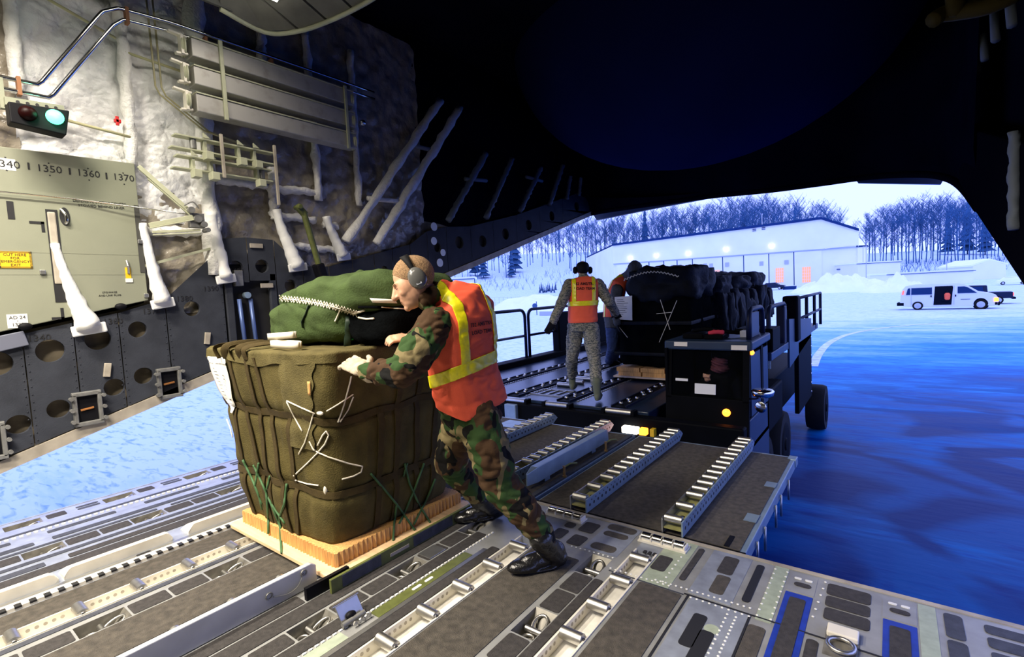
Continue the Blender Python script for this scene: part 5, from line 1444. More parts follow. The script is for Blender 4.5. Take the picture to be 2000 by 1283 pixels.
for (x0, x1, y0, y1, st) in ((-1.30, -.96, 2.52, 2.53, .03), (-1.62, -1.34, 2.62, 2.63, .03), (-.64, -.64, 1.4, 2.45, .035), (-.60, -.60, 1.4, 2.45, .028), (-.52, -.52, 2.52, 3.0, .05), (-.46, -.46, 2.52, 3.0, .05), (-1.0, -1.0, 2.55, 3.0, .05), (-.83, -.55, 2.49, 2.49, .03), (-.30, -.28, 2.65, 3.0, .06), (-1.04, -.56, 2.545, 2.56, .028)):
    n = max(1, int(max(abs(x1 - x0), abs(y1 - y0)) / st))
    for k in range(n + 1):
        rv.ell((x0 + (x1 - x0) * k / n, y0 + (y1 - y0) * k / n, .003), .007, .007, .003, nu=7, nv=4)
o = rv.build('rivets', mt['label'], FL, fix=False); o['kind'] = 'stuff'
for k in range(3): pad(-1.215 + k * .03, -1.195 + k * .03, 2.78, 2.815, 'ink', 'drain_slot', .004, .006)
mb = MB(); mb.box(-5.6, .63, 3.045, 3.075, -.20, .004); mb.build('ramp_end', mt['tan'], FL)
mb = MB(); mb.box(-5.62, -5.6, -9.2, 3.06, -.30, .004); mb.build('ramp_side', mt['floorblue'], FL)
mb = MB(); mb.box(-2.35, -.70, 3.075, 3.12, -.12, -.01); mb.build('hinge_gap', mt['black'], FL)

# ================================================================ ramp extensions and conveyors
for i, (x0, x1, lab) in enumerate(((-2.225, -.70, 'brown anti-skid ramp extension plate on the right, two conveyors on it'), (-4.25, -2.27, 'brown anti-skid ramp extension plate on the left, beyond the crewman'))):
    te = thing('ramp_extension', lab, 'ramp', ((x0 + x1) / 2, 4.1, -.1))
    mb = MB(); mb.box(x0, x1, 3.10, 5.12, -.10, -.012); mb.build('plate', mt['bluepaint'], te, bevel=.006)
    mb = MB(); mb.box(x0 + .02, x1 - .035, 3.12, 5.07, -.013, -.006); mb.build('antiskid_mat', mt['mat'], te)
    if i == 0:
        for (y0, y1) in ((3.55, 3.68), (4.25, 4.36)):
            mb = MB(); mb.box(x1 - .11, x1 - .03, y0, y1, -.007, -.003); mb.build('blue_patch', mt['bluepaint'], te)
        mb = MB(); mb.box(-.83, -.80, 3.13, 3.28, -.007, -.001); mb.build('latch_slot', mt['black'], te)
        for yy in (3.38, 3.62, 4.02, 4.24, 4.6):
            mb = MB(); mb.cyl((x1 + .012, yy, -.22), (x1 + .012, yy, -.05), .009, 8); mb.build('support_pin', mt['alu'], te, smooth=True)
        mb = MB(); mb.box(x1 - .06, x1 + .012, 5.02, 5.13, -.08, -.004); mb.build('corner_block', mt['bluepaint'], te, bevel=.006)
    else:
        mb = MB(); mb.box(-2.32, -2.275, 3.12, 5.05, -.008, .004); mb.build('edge_bar', mt['padblue'], te)
        for yy in (4.0, 4.7):
            mb = MB(); mb.box(-3.95, -3.55, yy, yy + .3, -.008, -.002); mb.build('pale_plate', mt['bluepaint'], te)
CONV = [(-1.14, 'right-most roller conveyor on the ramp extension'), (-1.84, 'second roller conveyor from the right on the ramp extension'), (-2.64, 'roller conveyor beside the blue guide bar'), (-3.41, 'farthest roller conveyor, just right of the crewman vest')]
CY = [3.13, 3.36, 3.58, 3.71, 3.84, 3.97, 4.10, 4.23, 4.36, 4.49, 4.62, 4.75, 4.88, 5.01, 5.12]
for ci, (cx, lab) in enumerate(CONV):
    cv = thing('roller_conveyor', lab, 'conveyor', (cx, 4.1, 0), 'roller conveyors on the ramp extension')
    for sx in (-1, 1):
        x = cx + sx * .066
        mb = MB(); mb.prism([(x - .005, 3.09, 0), (x - .005, 4.17, 0), (x - .005, 4.17, .098), (x - .005, 3.09, .098)], (.010, 0, 0)); mb.build('side_rail', mt['bluepaint'] if sx > 0 else mt['alu'], cv)
        mb = MB(); mb.prism([(x - .005, 4.18, 0), (x - .005, 5.10, 0), (x - .005, 5.20, .05), (x - .005, 5.14, .098), (x - .005, 4.18, .098)], (.010, 0, 0)); mb.build('side_rail', mt['bluepaint'] if sx > 0 else mt['alu'], cv)
    hm = MB(); y = 3.14
    while y < 5.1:
        hm.lathe((cx + .0712, y, .045), (1, 0, 0), [(0, .012), (.0006, .012)], 9)
        hm.lathe((cx + .0712, y + .03, .075), (1, 0, 0), [(0, .007), (.0006, .007)], 7); y += .065
    o = hm.build('rail_holes', mt['ink'], cv); o['kind'] = 'stuff'
    mb = MB(); mb.box(cx - .06, cx + .06, 3.10, 5.15, .03, .04); mb.build('channel_bed', M('yellow_olive_bed', (.30, .29, .10), .5, vary=.2, scale=20) if 'yellow_olive_bed' not in bpy.data.materials else bpy.data.materials['yellow_olive_bed'], cv)
    for yy in (3.24, 3.30, 3.43, 3.50):
        mb = MB(); mb.cyl((cx, yy, .0395), (cx, yy, .041), .016, 12); mb.build('bed_hole', mt['ink'], cv)
    for yy in CY:
        mb = MB(); mb.lathe((cx - .056, yy, .092), (1, 0, 0), [(0, .01), (0, .028), (.112, .028), (.112, .01)], 14); mb.build('roller', mt['steel'], cv, smooth='auto')
gb = thing('guide_bar', 'long blue-grey guide bar with a pointed tip beside the conveyor', 'bar', (-2.40, 4, 0))
mb = MB(); mb.rings([[(-2.40 - w_, y, .03), (-2.40 + w_, y, .03), (-2.40 + w_, y, z), (-2.40 - w_, y, z)] for y, w_, z in ((3.22, .006, .13), (3.34, .035, .16), (4.62, .035, .16), (4.66, .03, .14))]); mb.build('bar', mt['bluepaint'], gb, bevel=.004)
for yy in (3.5, 4.35):
    mb = MB(); mb.box(-2.42, -2.38, yy - .04, yy + .04, -.006, .03); mb.build('foot', mt['bluepaint'], gb)
for i, yy in enumerate((3.62, 4.42)):
    bp_ = thing('brass_post', ('near' if i == 0 else 'far') + ' short brass post beside the blue guide bar', 'post', (-2.275, yy, 0))
    mb = MB(); mb.lathe((-2.28, yy, .0), (0, 0, 1), [(0, .02), (.015, .02), (.017, .012), (.09, .011), (.092, .015), (.10, .015)], 12); mb.build('stem', M('brass', (.34, .22, .10), .4, .7) if 'brass' not in bpy.data.materials else bpy.data.materials['brass'], bp_, smooth='auto')
    mb = MB(); mb.tube([(-2.28, yy, .09), (-2.25, yy + .06, .11), (-2.22, yy + .12, .10)], .008, 6); mb.build('lever', mt['olive'], bp_)
# ================================================================ aircraft loader behind the ramp
LD = thing('cargo_loader', 'dark aircraft cargo loader with a cab and roller deck parked at the ramp', 'loader', (-3.5, 9, -1.6))
DZ = .10
mb = MB(); mb.box(-6.25, -2.36, 5.72, 14.2, -.18, DZ); mb.build('deck', mt['deck'], LD, bevel=.01)
mb = MB(); mb.box(-6.0, -1.75, 6.0, 14.0, -.95, -.18); mb.build('chassis', mt['cab'], LD, bevel=.03)
mb = MB(); mb.box(-6.3, -1.25, 5.58, 5.74, -.62, .06); mb.build('front_beam', mt['cab'], LD, bevel=.02)
mb = MB(); mb.box(-4.45, -4.25, 5.52, 5.6, -.16, .05); mb.build('bumper_block', mt['bluepaint'], LD, bevel=.01)
for cx in (-4.33, -3.63, -2.72):
    mb = MB(); mb.lathe((cx - .17, 5.66, .085), (1, 0, 0), [(0, .02), (0, .042), (.34, .042), (.34, .02)], 16); r_ = mb.build('edge_roller', mt['steel'], LD, smooth='auto')
    for s in (-1, 1):
        mb = MB(); mb.box(cx + s * .2 - .02, cx + s * .2 + .02, 5.6, 5.72, .04, .12); mb.build('bearing', mt['cab'], r_)
# roller lanes
rm = shape(MB().lathe((-.022, 0, 0), (1, 0, 0), [(0, .004), (0, .02), (.044, .02), (.044, .004)], 10), 'deck_roller', mt['steel'], True)
for li, cx in enumerate((-5.38, -4.50, -3.62, -2.79)):
    mb = MB(); mb.box(cx - .10, cx + .10, 5.80, 13.8, DZ - .01, DZ + .012); mb.build('lane_channel', mt['cab'], LD)
    for s in (-1, 1):
        mb = MB(); mb.box(cx + s * .10 - .008, cx + s * .10 + .008, 5.80, 13.8, DZ, DZ + .03); mb.build('lane_edge', mt['rail'], LD)
    y = 5.95; k = 0
    while y < 12.5:
        if not (k % 5 == 4):
            o = inst(rm, 'deck_roller', LD, (cx + (.035 if k % 2 else -.035), y, DZ + .025)); o.matrix_parent_inverse = Matrix.Translation(LD.location).inverted()
        y += .12 if y < 9 else .22; k += 1
    hm = MB(); y = 5.9
    while y < 12 and li < 3:
        hm.box(cx + .16, cx + .185, y, y + .03, DZ, DZ + .012); y += .07
    if li < 3:
        o = hm.build('lane_teeth', mt['alu'], LD); o['kind'] = 'stuff'
for k in range(5):
    mb = MB(); x = -4.36 + k * .14; mb.box(x, x + .015, 6.05, 6.42, DZ, DZ + .018); mb.build('grille_bar', mt['alu'], LD)
for yy in (6.05, 6.42):
    mb = MB(); mb.box(-4.36, -3.785, yy - .008, yy + .008, DZ, DZ + .018); mb.build('grille_bar', mt['alu'], LD)
for k in range(4):
    mb = MB(); mb.lathe((-4.3, 6.75 + k * .3, DZ + .035), (1, 0, 0), [(0, .01), (0, .035), (.3, .035), (.3, .01)], 14); mb.build('transfer_roller', mt['steel'], LD, smooth='auto')
# left guard rails: base beam and two hoops
mb = MB(); mb.box(-6.55, -6.25, 5.9, 14.2, -.25, .22); mb.build('side_beam', mt['cab'], LD, bevel=.02)
for (y0, y1) in ((6.2, 8.82), (8.95, 11.6)):
    r_ = .16; pts = [(-6.4, y0, .2), (-6.4, y0, 1.27 - r_)] + [(-6.4, y0 + r_ - r_ * math.cos(a), 1.27 - r_ + r_ * math.sin(a)) for a in (.4, .8, 1.2)] + [(-6.4, y0 + r_, 1.27), (-6.4, y1 - r_, 1.27)] + [(-6.4, y1 - r_ + r_ * math.sin(a), 1.27 - r_ + r_ * math.cos(a)) for a in (.4, .8, 1.2)] + [(-6.4, y1, 1.27 - r_), (-6.4, y1, .2)]
    mb = MB(); mb.tube(pts, .035, 10); h_ = mb.build('guard_hoop', mt['rail'], LD, smooth=True)
    mb = MB(); mb.cyl((-6.4, y0, .70), (-6.4, y1, .70), .028, 10); mb.build('mid_rail', mt['rail'], h_, smooth=True)
mb = MB(); mb.box(-6.5, -6.3, 10.05, 10.7, .1, 1.14); mb.build('guard_box', mt['cab'], LD, bevel=.03)
mb = MB(); mb.box(-6.5, -6.3, 11.7, 14.0, .1, 1.0); mb.build('guard_box', mt['cab'], LD, bevel=.03)
mb = MB(); mb.box(-2.62, -2.42, 5.50, 5.60, -.13, -.05); mb.build('white_lamp', mt['whitelamp'], LD, bevel=.01)
mb = MB(); mb.box(-2.40, -2.31, 5.50, 5.60, -.13, -.05); mb.build('amber_lamp', mt['amber'], LD, bevel=.01)
mb = MB(); mb.box(-2.26, -2.21, 5.50, 5.60, -.13, -.04); mb.build('yellow_plate', mt['yellow'], LD, bevel=.004)
# ---- cab
CX0, CX1 = -2.24, -1.28
fy = lambda z: 5.93 + .14 * (z + .3) / 1.2          # raked front
mb = MB()
for x in (CX0, CX1 - .07):
    mb.prism([(x, fy(-.3), -.3), (x, fy(.93), .93), (x, fy(.93) + .08, .93), (x, fy(-.3) + .08, -.3)], (.07, 0, 0))
cabp = []
for x in (CX0, CX1 - .07):
    mb = MB(); mb.prism([(x, fy(.25), .25), (x, fy(.92), .92), (x, fy(.92) + .08, .92), (x, fy(.25) + .08, .25)], (.07, 0, 0)); mb.build('cab_pillar', mt['cab'], LD)
    mb = MB(); mb.box(x, x + .07, 7.02, 7.10, -.3, .92); mb.build('cab_pillar', mt['cab'], LD)
mb = MB(); mb.prism([(CX0, fy(-1.05), -1.05), (CX0, fy(.28), .28), (CX0, fy(.28) + .06, .28), (CX0, fy(-1.05) + .06, -1.05)], (CX1 - CX0, 0, 0)); mb.build('cab_front_panel', mt['cab'], LD, bevel=.01)
mb = MB(); mb.prism([(CX0 - .02, fy(.86) - .02, .84), (CX0 - .02, 7.12, .86), (CX0 - .02, 7.12, .96), (CX0 - .02, fy(.93) - .02, .95)], (CX1 - CX0 + .05, 0, 0)); mb.build('cab_roof', mt['cabblue'], LD, bevel=.02)
mb = MB(); mb.prism([(CX0 + .07, fy(.28) + .03, .28), (CX1 - .07, fy(.28) + .03, .28), (CX1 - .07, fy(.84) + .03, .84), (CX0 + .07, fy(.84) + .03, .84)], (0, .008, 0)); mb.build('windshield', mt['glass'], LD)
mb = MB(); mb.box(CX1 - .03, CX1, 6.0, 7.1, -1.05, .05); mb.build('cab_side', mt['cabblue'], LD, bevel=.01)
mb = MB(); mb.box(CX1 - .02, CX1 + .004, 6.10, 6.62, .08, .80); mb.build('door_glass', mt['cabblue'], LD)
mb = MB(); mb.box(CX1 - .03, CX1 + .012, 6.62, 6.74, .05, .84); mb.build('door_post', mt['cab'], LD)
mb = MB(); mb.box(CX1 - .02, CX1 + .004, 6.74, 7.06, .08, .80); mb.build('door_glass', mt['cabblue'], LD)
mb = MB(); mb.box(CX0, CX1, 7.06, 7.10, -.3, .86); mb.build('cab_back', mt['cab'], LD)
mb = MB(); mb.box(CX0, CX0 + .03, 6.0, 7.1, -.3, .86); mb.build('cab_inner_side', mt['cab'], LD)
mb = MB(); mb.box(CX0, CX1, 6.1, 7.06, -.30, -.25); mb.build('cab_floor', mt['cab'], LD)


def fplate2(nm, x0, x1, z0, z1, mat, out=.012):
    m_ = MB(); m_.prism([(x0, fy(z0) - out, z0), (x1, fy(z0) - out, z0), (x1, fy(z1) - out, z1), (x0, fy(z1) - out, z1)], (0, .01, 0)); return m_.build(nm, mt[mat], LD)


fplate2('reflector_plate', -2.13, -1.97, .885, .935, 'reflector', .035); fplate2('reflector_plate', -1.47, -1.30, .855, .91, 'reflector', .035)
fplate2('white_plate', -1.88, -1.64, .325, .445, 'label', .02); fplate2('small_label', -2.12, -1.97, .46, .49, 'label', .0)
mb = MB(); c = Vector((-1.52, fy(.13), .13)); mb.lathe(c, (0, -1, 0), [(0, .045), (.02, .045), (.035, .03), (.04, .002)], 16); mb.build('amber_lamp', mt['amber'], LD, smooth=True)
mb = MB(); mb.lathe((CX1 + .0, 6.12, .82), (1, -.6, 0), [(0, .03), (.02, .03), (.04, .015), (.042, .002)], 14); mb.build('amber_lamp', mt['amber'], LD, smooth=True)
mb = MB(); mb.tube(bez([(CX1, 6.05, .30), (CX1 + .10, 5.92, .34), (CX1 + .16, 5.90, .42)], 5), .012, 6); ma = mb.build('mirror_arm', mt['rail'], LD, smooth=True)
mb = MB(); mb.lathe((CX1 + .16, 5.90, .36), (0, 0, 1), [(0, .06), (.02, .105), (.07, .115), (.085, .10), (.09, .002)], 22); mb.build('chrome_dome', mt['chrome'], ma, smooth=True)
mb = MB(); mb.lathe((CX1 + .14, 5.90, .25), (-.3, -1, 0), [(-.05, .03), (0, .06), (.01, .065), (.015, .055), (.02, .002)], 18); mb.build('round_lamp', mt['chrome'], ma, smooth=True)
# driver behind the windshield
drv = MB(); drv.cap((-1.72, 6.62, .0), .19, (-1.70, 6.55, .42), .20); drv.cap((-1.70, 6.52, .42), .07, (-1.69, 6.42, .60), .09); drv.ell((-1.69, 6.40, .70), .09, .105, .125)
drv.cap((-1.88, 6.52, .42), .075, (-1.98, 6.28, .22), .06); drv.cap((-1.98, 6.28, .22), .055, (-1.80, 6.20, .44), .04)
drv.cap((-1.52, 6.52, .42), .075, (-1.44, 6.30, .20), .06)
dr = dressed('person', drv, mt['cab'], None, .012, 3)
tag(dr, 'driver in dark clothing behind the cab windshield, fist raised to the chin', 'person')
h = MB(); h.ell((-1.785, 6.17, .49), .035, .025, .042); 
for k in range(4): h.cap((-1.815 + k * .021, 6.165, .525), .011, (-1.813 + k * .021, 6.135, .54 - .006 * k), .0105); h.cap((-1.813 + k * .021, 6.135, .54 - .006 * k), .0105, (-1.812 + k * .020, 6.13, .505), .0095)
h.cap((-1.752, 6.165, .47), .012, (-1.765, 6.135, .515), .011); h.cap((-1.80, 6.2, .44), .026, (-1.785, 6.175, .48), .03)
dressed('fist', h, mt['skin'], dr, .004, 2)
h = MB(); h.ell((-1.69, 6.37, .665), .095, .10, .085); h.ell((-1.69, 6.38, .58), .11, .11, .06); dressed('scarf', h, mt['pinkcloth'], dr, .008, 3, crease=lambda p, n: .006 * math.sin(p.z * 180 + p.x * 60))
h = MB(); h.ell((-1.69, 6.43, .74), .115, .12, .125); dressed('hood', h, mt['cab'], dr, .012, 3)
# clutter and hoops on the cab roof
for i, (x0, x1, y0, y1, z1, m_, nm) in enumerate(((-2.1, -1.85, 6.25, 6.6, 1.02, 'cab', 'roof_box'), (-1.82, -1.60, 6.2, 6.5, 1.01, 'cab', 'roof_box'), (-1.47, -1.39, 6.45, 6.6, 1.04, 'wingrey', 'roof_box'))):
    mb = MB(); mb.box(x0, x1, y0, y1, .955, z1); mb.build(nm, mt[m_], LD, bevel=.012)
mb = MB(); mb.tube(bez([(-2.05, 6.5, 1.03), (-1.85, 6.45, 1.06), (-1.62, 6.5, 1.02), (-1.45, 6.6, 1.0)], 6), .025, 8, wob=.3); mb.build('hose', mt['cab'], LD, smooth=True)
mb = MB(); mb.tube(bez([(-1.78, 6.3, 1.02), (-1.70, 6.28, 1.04), (-1.62, 6.32, 1.03)], 4), .03, 8, wob=.4); mb.build('red_rag', M('red_rag', (.55, .03, .06), .8), LD, smooth=True)
for (x, y0, y1, zt_, zb_) in ((-1.33, 5.98 + .3, 7.05, 1.30, .95), (-1.33, 7.45, 8.75, 1.27, .55)):
    r_ = .12; pts = [(x, y0, zb_), (x, y0, zt_ - r_), (x, y0 + .04, zt_ - .03), (x, y0 + r_, zt_), (x, y1 - r_, zt_), (x, y1 - .04, zt_ - .03), (x, y1, zt_ - r_), (x, y1, zb_)]
    mb = MB(); mb.tube(pts, .03, 10); mb.build('guard_hoop', mt['rail'], LD, smooth=True)
mb = MB(); mb.box(-1.36, -1.33, 6.45, 6.85, .96, 1.25); mb.build('guard_mesh', mt['cabblue'], LD)
# right side walkway, boxes, flaps
mb = MB(); mb.prism([(-1.9, 7.35, .55), (-1.9, 12.6, .55), (-1.9, 12.6, .66), (-1.9, 7.35, .66)], (.62, 0, 0)); mb.build('walkway', mt['cabblue'], LD, bevel=.01)
mb = MB(); mb.prism([(-1.30, 8.75, .25), (-1.30, 11.4, .50), (-1.30, 11.4, .85), (-1.30, 8.75, 1.02)], (.03, 0, 0)); mb.build('side_panel', mt['cabblue'], LD)
mb = MB(); mb.box(-1.75, -1.27, 7.40, 7.95, .67, .98); mb.build('tool_box', mt['cab'], LD, bevel=.015)
mb = MB(); mb.box(-1.72, -1.30, 7.38, 7.40, .44, .64); mb.build('notice_plate', M('notice_plate', (.30, .38, .42), .6, vary=.3, scale=30), LD)
mb = MB(); mb.box(-1.45, -1.22, 9.3, 9.6, .6, 1.36); mb.build('control_post', mt['cab'], LD, bevel=.03)
mb = MB(); mb.box(-1.42, -1.30, 8.55, 8.75, .6, 1.24); mb.build('control_post', mt['rail'], LD, bevel=.02)
ys_ = (10.0, 11.0, 12.2, 13.3)
for yy in ys_:
    mb = MB(); mb.cyl((-1.3, yy, .58), (-1.3, yy, 1.30), .03, 8); mb.build('rail_post', mt['rail'], LD, smooth=True)
for zz in (.93, 1.30):
    mb = MB(); mb.cyl((-1.3, ys_[0], zz), (-1.3, ys_[-1], zz), .028, 8); mb.build('top_rail', mt['rail'], LD, smooth=True)
mb = MB(); mb.box(-1.34, -1.27, 9.7, 11.4, -.70, .55); mb.build('side_flap', mt['cab'], LD, bevel=.01)
for k in range(7):
    mb = MB(); mb.ell((-1.265, 11.3, -.6 + k * .18), .01, .02, .02, nu=8, nv=5); mb.build('flap_bolt', mt['chrome'], LD)
mb = MB(); mb.box(-1.8, -1.35, 7.2, 8.6, -.5, .1); mb.build('engine_box', mt['cab'], LD, bevel=.04)
for (x, y, r_) in ((-1.55, 7.45, .55), (-1.55, 9.0, .55), (-1.28, 12.3, .48), (-5.9, 7.4, .55), (-5.9, 12, .55)):
    wheel(LD, (x, y, -1.6 + r_), (1 if x > -3 else -1, 0, 0), r_, .34, 'cab')


# ---------------------------------------------------------------- dark bundles on the deck
def lump(mb, x0, x1, y0, y1, z0, z1, seed, amp=.03, n=18):
    """a bulging cloth block"""
    cx, cy, cz = (x0 + x1) / 2, (y0 + y1) / 2, (z0 + z1) / 2; hx, hy, hz = (x1 - x0) / 2, (y1 - y0) / 2, (z1 - z0) / 2
    rings = []
    for i in range(1, n):
        t = math.pi * i / n; ring = []
        for k in range(2 * n):
            p = 2 * math.pi * k / (2 * n)
            d = Vector((math.sin(t) * math.cos(p), math.sin(t) * math.sin(p), math.cos(t)))
            m_ = max(abs(d.x), abs(d.y), abs(d.z)); q = d / m_; q = q.lerp(d, .18)
            w_ = Vector((cx + q.x * hx, cy + q.y * hy, cz + q.z * hz))
            w_ += d * (amp * (noise.noise(w_ * 4 + Vector((seed, 0, 0))) + .5 * noise.noise(w_ * 11)))
            ring.append(w_)
        rings.append(ring)
    b0 = len(mb.v); mb.rings(rings, cap=True)
    return mb


BN = [(7.62, 8.84, 1.50, 1.92, 'foremost dark bundle on the loader deck, paper label on its front'), (9.05, 10.2, 1.45, 1.80, 'second dark bundle from the ramp on the loader deck'), (10.4, 11.5, 1.45, 1.78, 'third dark bundle from the ramp on the loader deck'), (11.7, 12.9, 1.5, 1.86, 'rearmost dark bundle on the loader deck, flat-topped pack')]
for i, (y0, y1, zb_, zt_, lab) in enumerate(BN):
    x0, x1 = -3.70, -2.42
    b_ = thing('cargo_bundle', lab, 'cargo', ((x0 + x1) / 2, (y0 + y1) / 2, DZ + .045), 'dark bundles on the loader')
    mb = MB(); mb.box(x0 - .03, x1 + .03, y0 - .02, y1, DZ + .047, DZ + .075); mb.build('skid_board', M('pale_skid', (.55, .45, .36), .7) if 'pale_skid' not in bpy.data.materials else bpy.data.materials['pale_skid'], b_)
    for k in range(3):
        for lz in range(2):
            mb = MB(); a = x0 + .02 + k * .42 + (.0 if lz else .03); mb.box(a, min(a + .40, x1 - .02), y0 + .01, y1 - .03, DZ + .076 + lz * .07, DZ + .143 + lz * .07); mb.build('honeycomb_block', mt['honey'], b_)
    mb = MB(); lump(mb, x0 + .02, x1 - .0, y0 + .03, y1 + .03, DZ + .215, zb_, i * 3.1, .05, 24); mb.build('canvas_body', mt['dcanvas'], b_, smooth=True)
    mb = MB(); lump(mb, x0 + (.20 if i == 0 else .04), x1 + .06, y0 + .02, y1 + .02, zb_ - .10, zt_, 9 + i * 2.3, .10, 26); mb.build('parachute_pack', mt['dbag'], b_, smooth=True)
    for k in range(2):
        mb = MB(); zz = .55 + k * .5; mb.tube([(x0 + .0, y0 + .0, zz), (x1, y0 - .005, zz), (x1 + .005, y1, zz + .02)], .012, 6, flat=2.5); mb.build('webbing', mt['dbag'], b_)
    if i == 0:
        mb = MB(); mb.prism([(-3.66, y0 - .005, 1.12), (-3.36, y0 - .01, 1.10), (-3.35, y0 - .01, 1.50), (-3.66, y0 - .005, 1.49)], (0, -.004, 0)); pp = mb.build('paper_label', mt['paper'], b_)
        mb = MB()
        for k in range(9): mb.box(-3.62, -3.62 + rnd.uniform(.10, .22), y0 - .017, y0 - .0155, 1.44 - k * .03, 1.446 - k * .03)
        o = mb.build('label_print', mt['ink'], pp); o['kind'] = 'stuff'
        mb = MB(); pts = []
        for k in range(34):
            t = k / 33; pts.append((x0 + .22 + .9 * t, y0 - .02 + .012 * (-1) ** k, zt_ - .17 + .10 * math.sin(math.pi * t) + (.022 if k % 2 else 0)))
        mb.tube(pts, .009, 5); mb.build('white_lacing', mt['string'], b_)
        for pts in ([(-2.88, y0 - .02, 1.42), (-2.74, y0 - .02, .95)], [(-2.62, y0 - .02, 1.40), (-2.78, y0 - .02, 1.05), (-2.92, y0 - .02, .75)], [(-3.64, y0 - .02, 1.05), (-3.45, y0 - .02, .82)], [(-2.70, y0 - .02, 1.22), (-2.95, y0 - .02, 1.20)]):
            mb = MB(); mb.tube(pts, .005, 5); mb.build('white_cord', mt['string'], b_)
    else:
        for k in range(4):
            mb = MB(); lump(mb, x1 - .12, x1 + .16 + rnd.uniform(-.05, .08), y0 + .05 + k * .27, y0 + .36 + k * .27, .75 + rnd.uniform(-.2, .3), 1.35 + rnd.uniform(-.1, .25), i * 7 + k, .07, 12); mb.build('side_bag', mt['dbag'], b_, smooth=True)
        for k in range(3):
            mb = MB(); yy = y0 + .2 + k * .3; mb.tube(bez([(x1 + .0, yy, zb_ + .1), (x1 + .03, yy + .08, zb_ - .1), (x1 + .02, yy + .2, zb_ - .05)], 5), .03, 6, wob=.4); mb.build('strap_loop', mt['dbag'], b_, smooth=True)
        mb = MB(); mb.ell((x1 + .0, y0 + .4, 1.22), .03, .09, .05); mb.build('pale_bag', mt['wingrey'], b_, smooth=True)
# ================================================================ the bundle on the ramp
BX = thing('cargo_bundle', 'olive canvas airdrop bundle with straps on a plywood skid, pushed by the crewman', 'cargo', (-3.2, 2.1, .03))
SK = (-3.86, -2.545, 1.50, 2.70)
pts = []
for cx, cy, a0 in ((SK[1] - .05, SK[3] - .05, 0), (SK[0] + .05, SK[3] - .05, 90), (SK[0] + .05, SK[2] + .05, 180), (SK[1] - .05, SK[2] + .05, 270)):
    for k in range(5):
        a = math.radians(a0 + 22.5 * k); pts.append((cx + .05 * math.cos(a), cy + .05 * math.sin(a), .031))
mb = MB(); mb.prism(pts, (0, 0, .026)); mb.build('skid_board', mt['ply'], BX, bevel=.003)
# kraft honeycomb, pleated edge
hx0, hx1, hy0, hy1 = -3.79, -2.615, 1.575, 2.66
out = []; pitch = .017
def zig(a, b, n_):
    L = (Vector(b) - Vector(a)).length; m_ = int(L / pitch); r_ = []
    for k in range(m_):
        p = Vector(a).lerp(Vector(b), k / m_); r_.append(p + Vector(n_) * ((.006 if k % 2 else -.006) + rnd.uniform(-.002, .002)))
    return r_
out = zig((hx0, hy0, 0), (hx1, hy0, 0), (0, -1, 0)) + zig((hx1, hy0, 0), (hx1, hy1, 0), (1, 0, 0)) + zig((hx1, hy1, 0), (hx0, hy1, 0), (0, 1, 0)) + zig((hx0, hy1, 0), (hx0, hy0, 0), (-1, 0, 0))
mb = MB(); mb.rings([[(p.x + rnd.uniform(-.001, .001), p.y, z) for p in out] for z in (.058, .10, .142)]); mb.build('honeycomb_layer', mt['honey'], BX)


def bp(th, z, off=0.0):
    """surface of the canvas block: angle th, height z"""
    t = (z - .14) / 1.18
    e = sstep(0, .35, t); wdn = 1.0 + .02 * math.sin(t * 9)
    x0 = -3.80 - .33 * t ** .9; x1 = -2.69 + .165 * t ** .7
    y0 = 1.60 - .07 * t; y1 = 2.63 + .07 * t
    cx = (x0 + x1) / 2; cy = (y0 + y1) / 2; hx = (x1 - x0) / 2 * wdn; hy = (y1 - y0) / 2 * wdn
    c, s = math.cos(th), math.sin(th); n_ = 9.0
    k = (abs(c) ** n_ + abs(s) ** n_) ** (-1 / n_)
    p = Vector((cx + hx * k * c, cy + hy * k * s, z))
    # cinched by the straps, bulging between
    bul = .0
    for zs in (.47, .93):
        bul -= .022 * math.exp(-((z - zs) / .045) ** 2)
    q = Vector((p.x * 3, p.y * 3, z * 2))
    f = .026 * noise.noise(q) + .015 * noise.noise(Vector((p.x * 9, p.y * 9, z * 2.2))) + .008 * noise.noise(Vector((p.x * 22, p.y * 22, z * 5)))
    d = Vector((c, s, 0)); m_ = max(abs(c), abs(s))
    dn = Vector((round(c / m_ * .99) if abs(c) == m_ else 0, round(s / m_ * .99) if abs(s) == m_ else 0, 0))
    return p + dn * (f + bul + off)


NT, NZ = 220, 80
mb = MB(); rings = []
for j in range(NZ + 1):
    z = .143 + 1.165 * j / NZ; rings.append([bp(2 * math.pi * k / NT, z) for k in range(NT)])
for s_c, zz in ((.985, 1.325), (.95, 1.333), (.6, 1.335), (.15, 1.332)):
    c_ = Vector((sum(p.x for p in rings[NZ]) / NT, sum(p.y for p in rings[NZ]) / NT, 0))
    rings.append([Vector((c_.x + (p.x - c_.x) * s_c, c_.y + (p.y - c_.y) * s_c, zz + .012 * noise.noise(Vector((p.x * 5, p.y * 5, s_c * 4))))) for p in rings[NZ]])
mb.rings(rings); body = mb.build('canvas_body', mt['canvas'], BX, smooth=True)
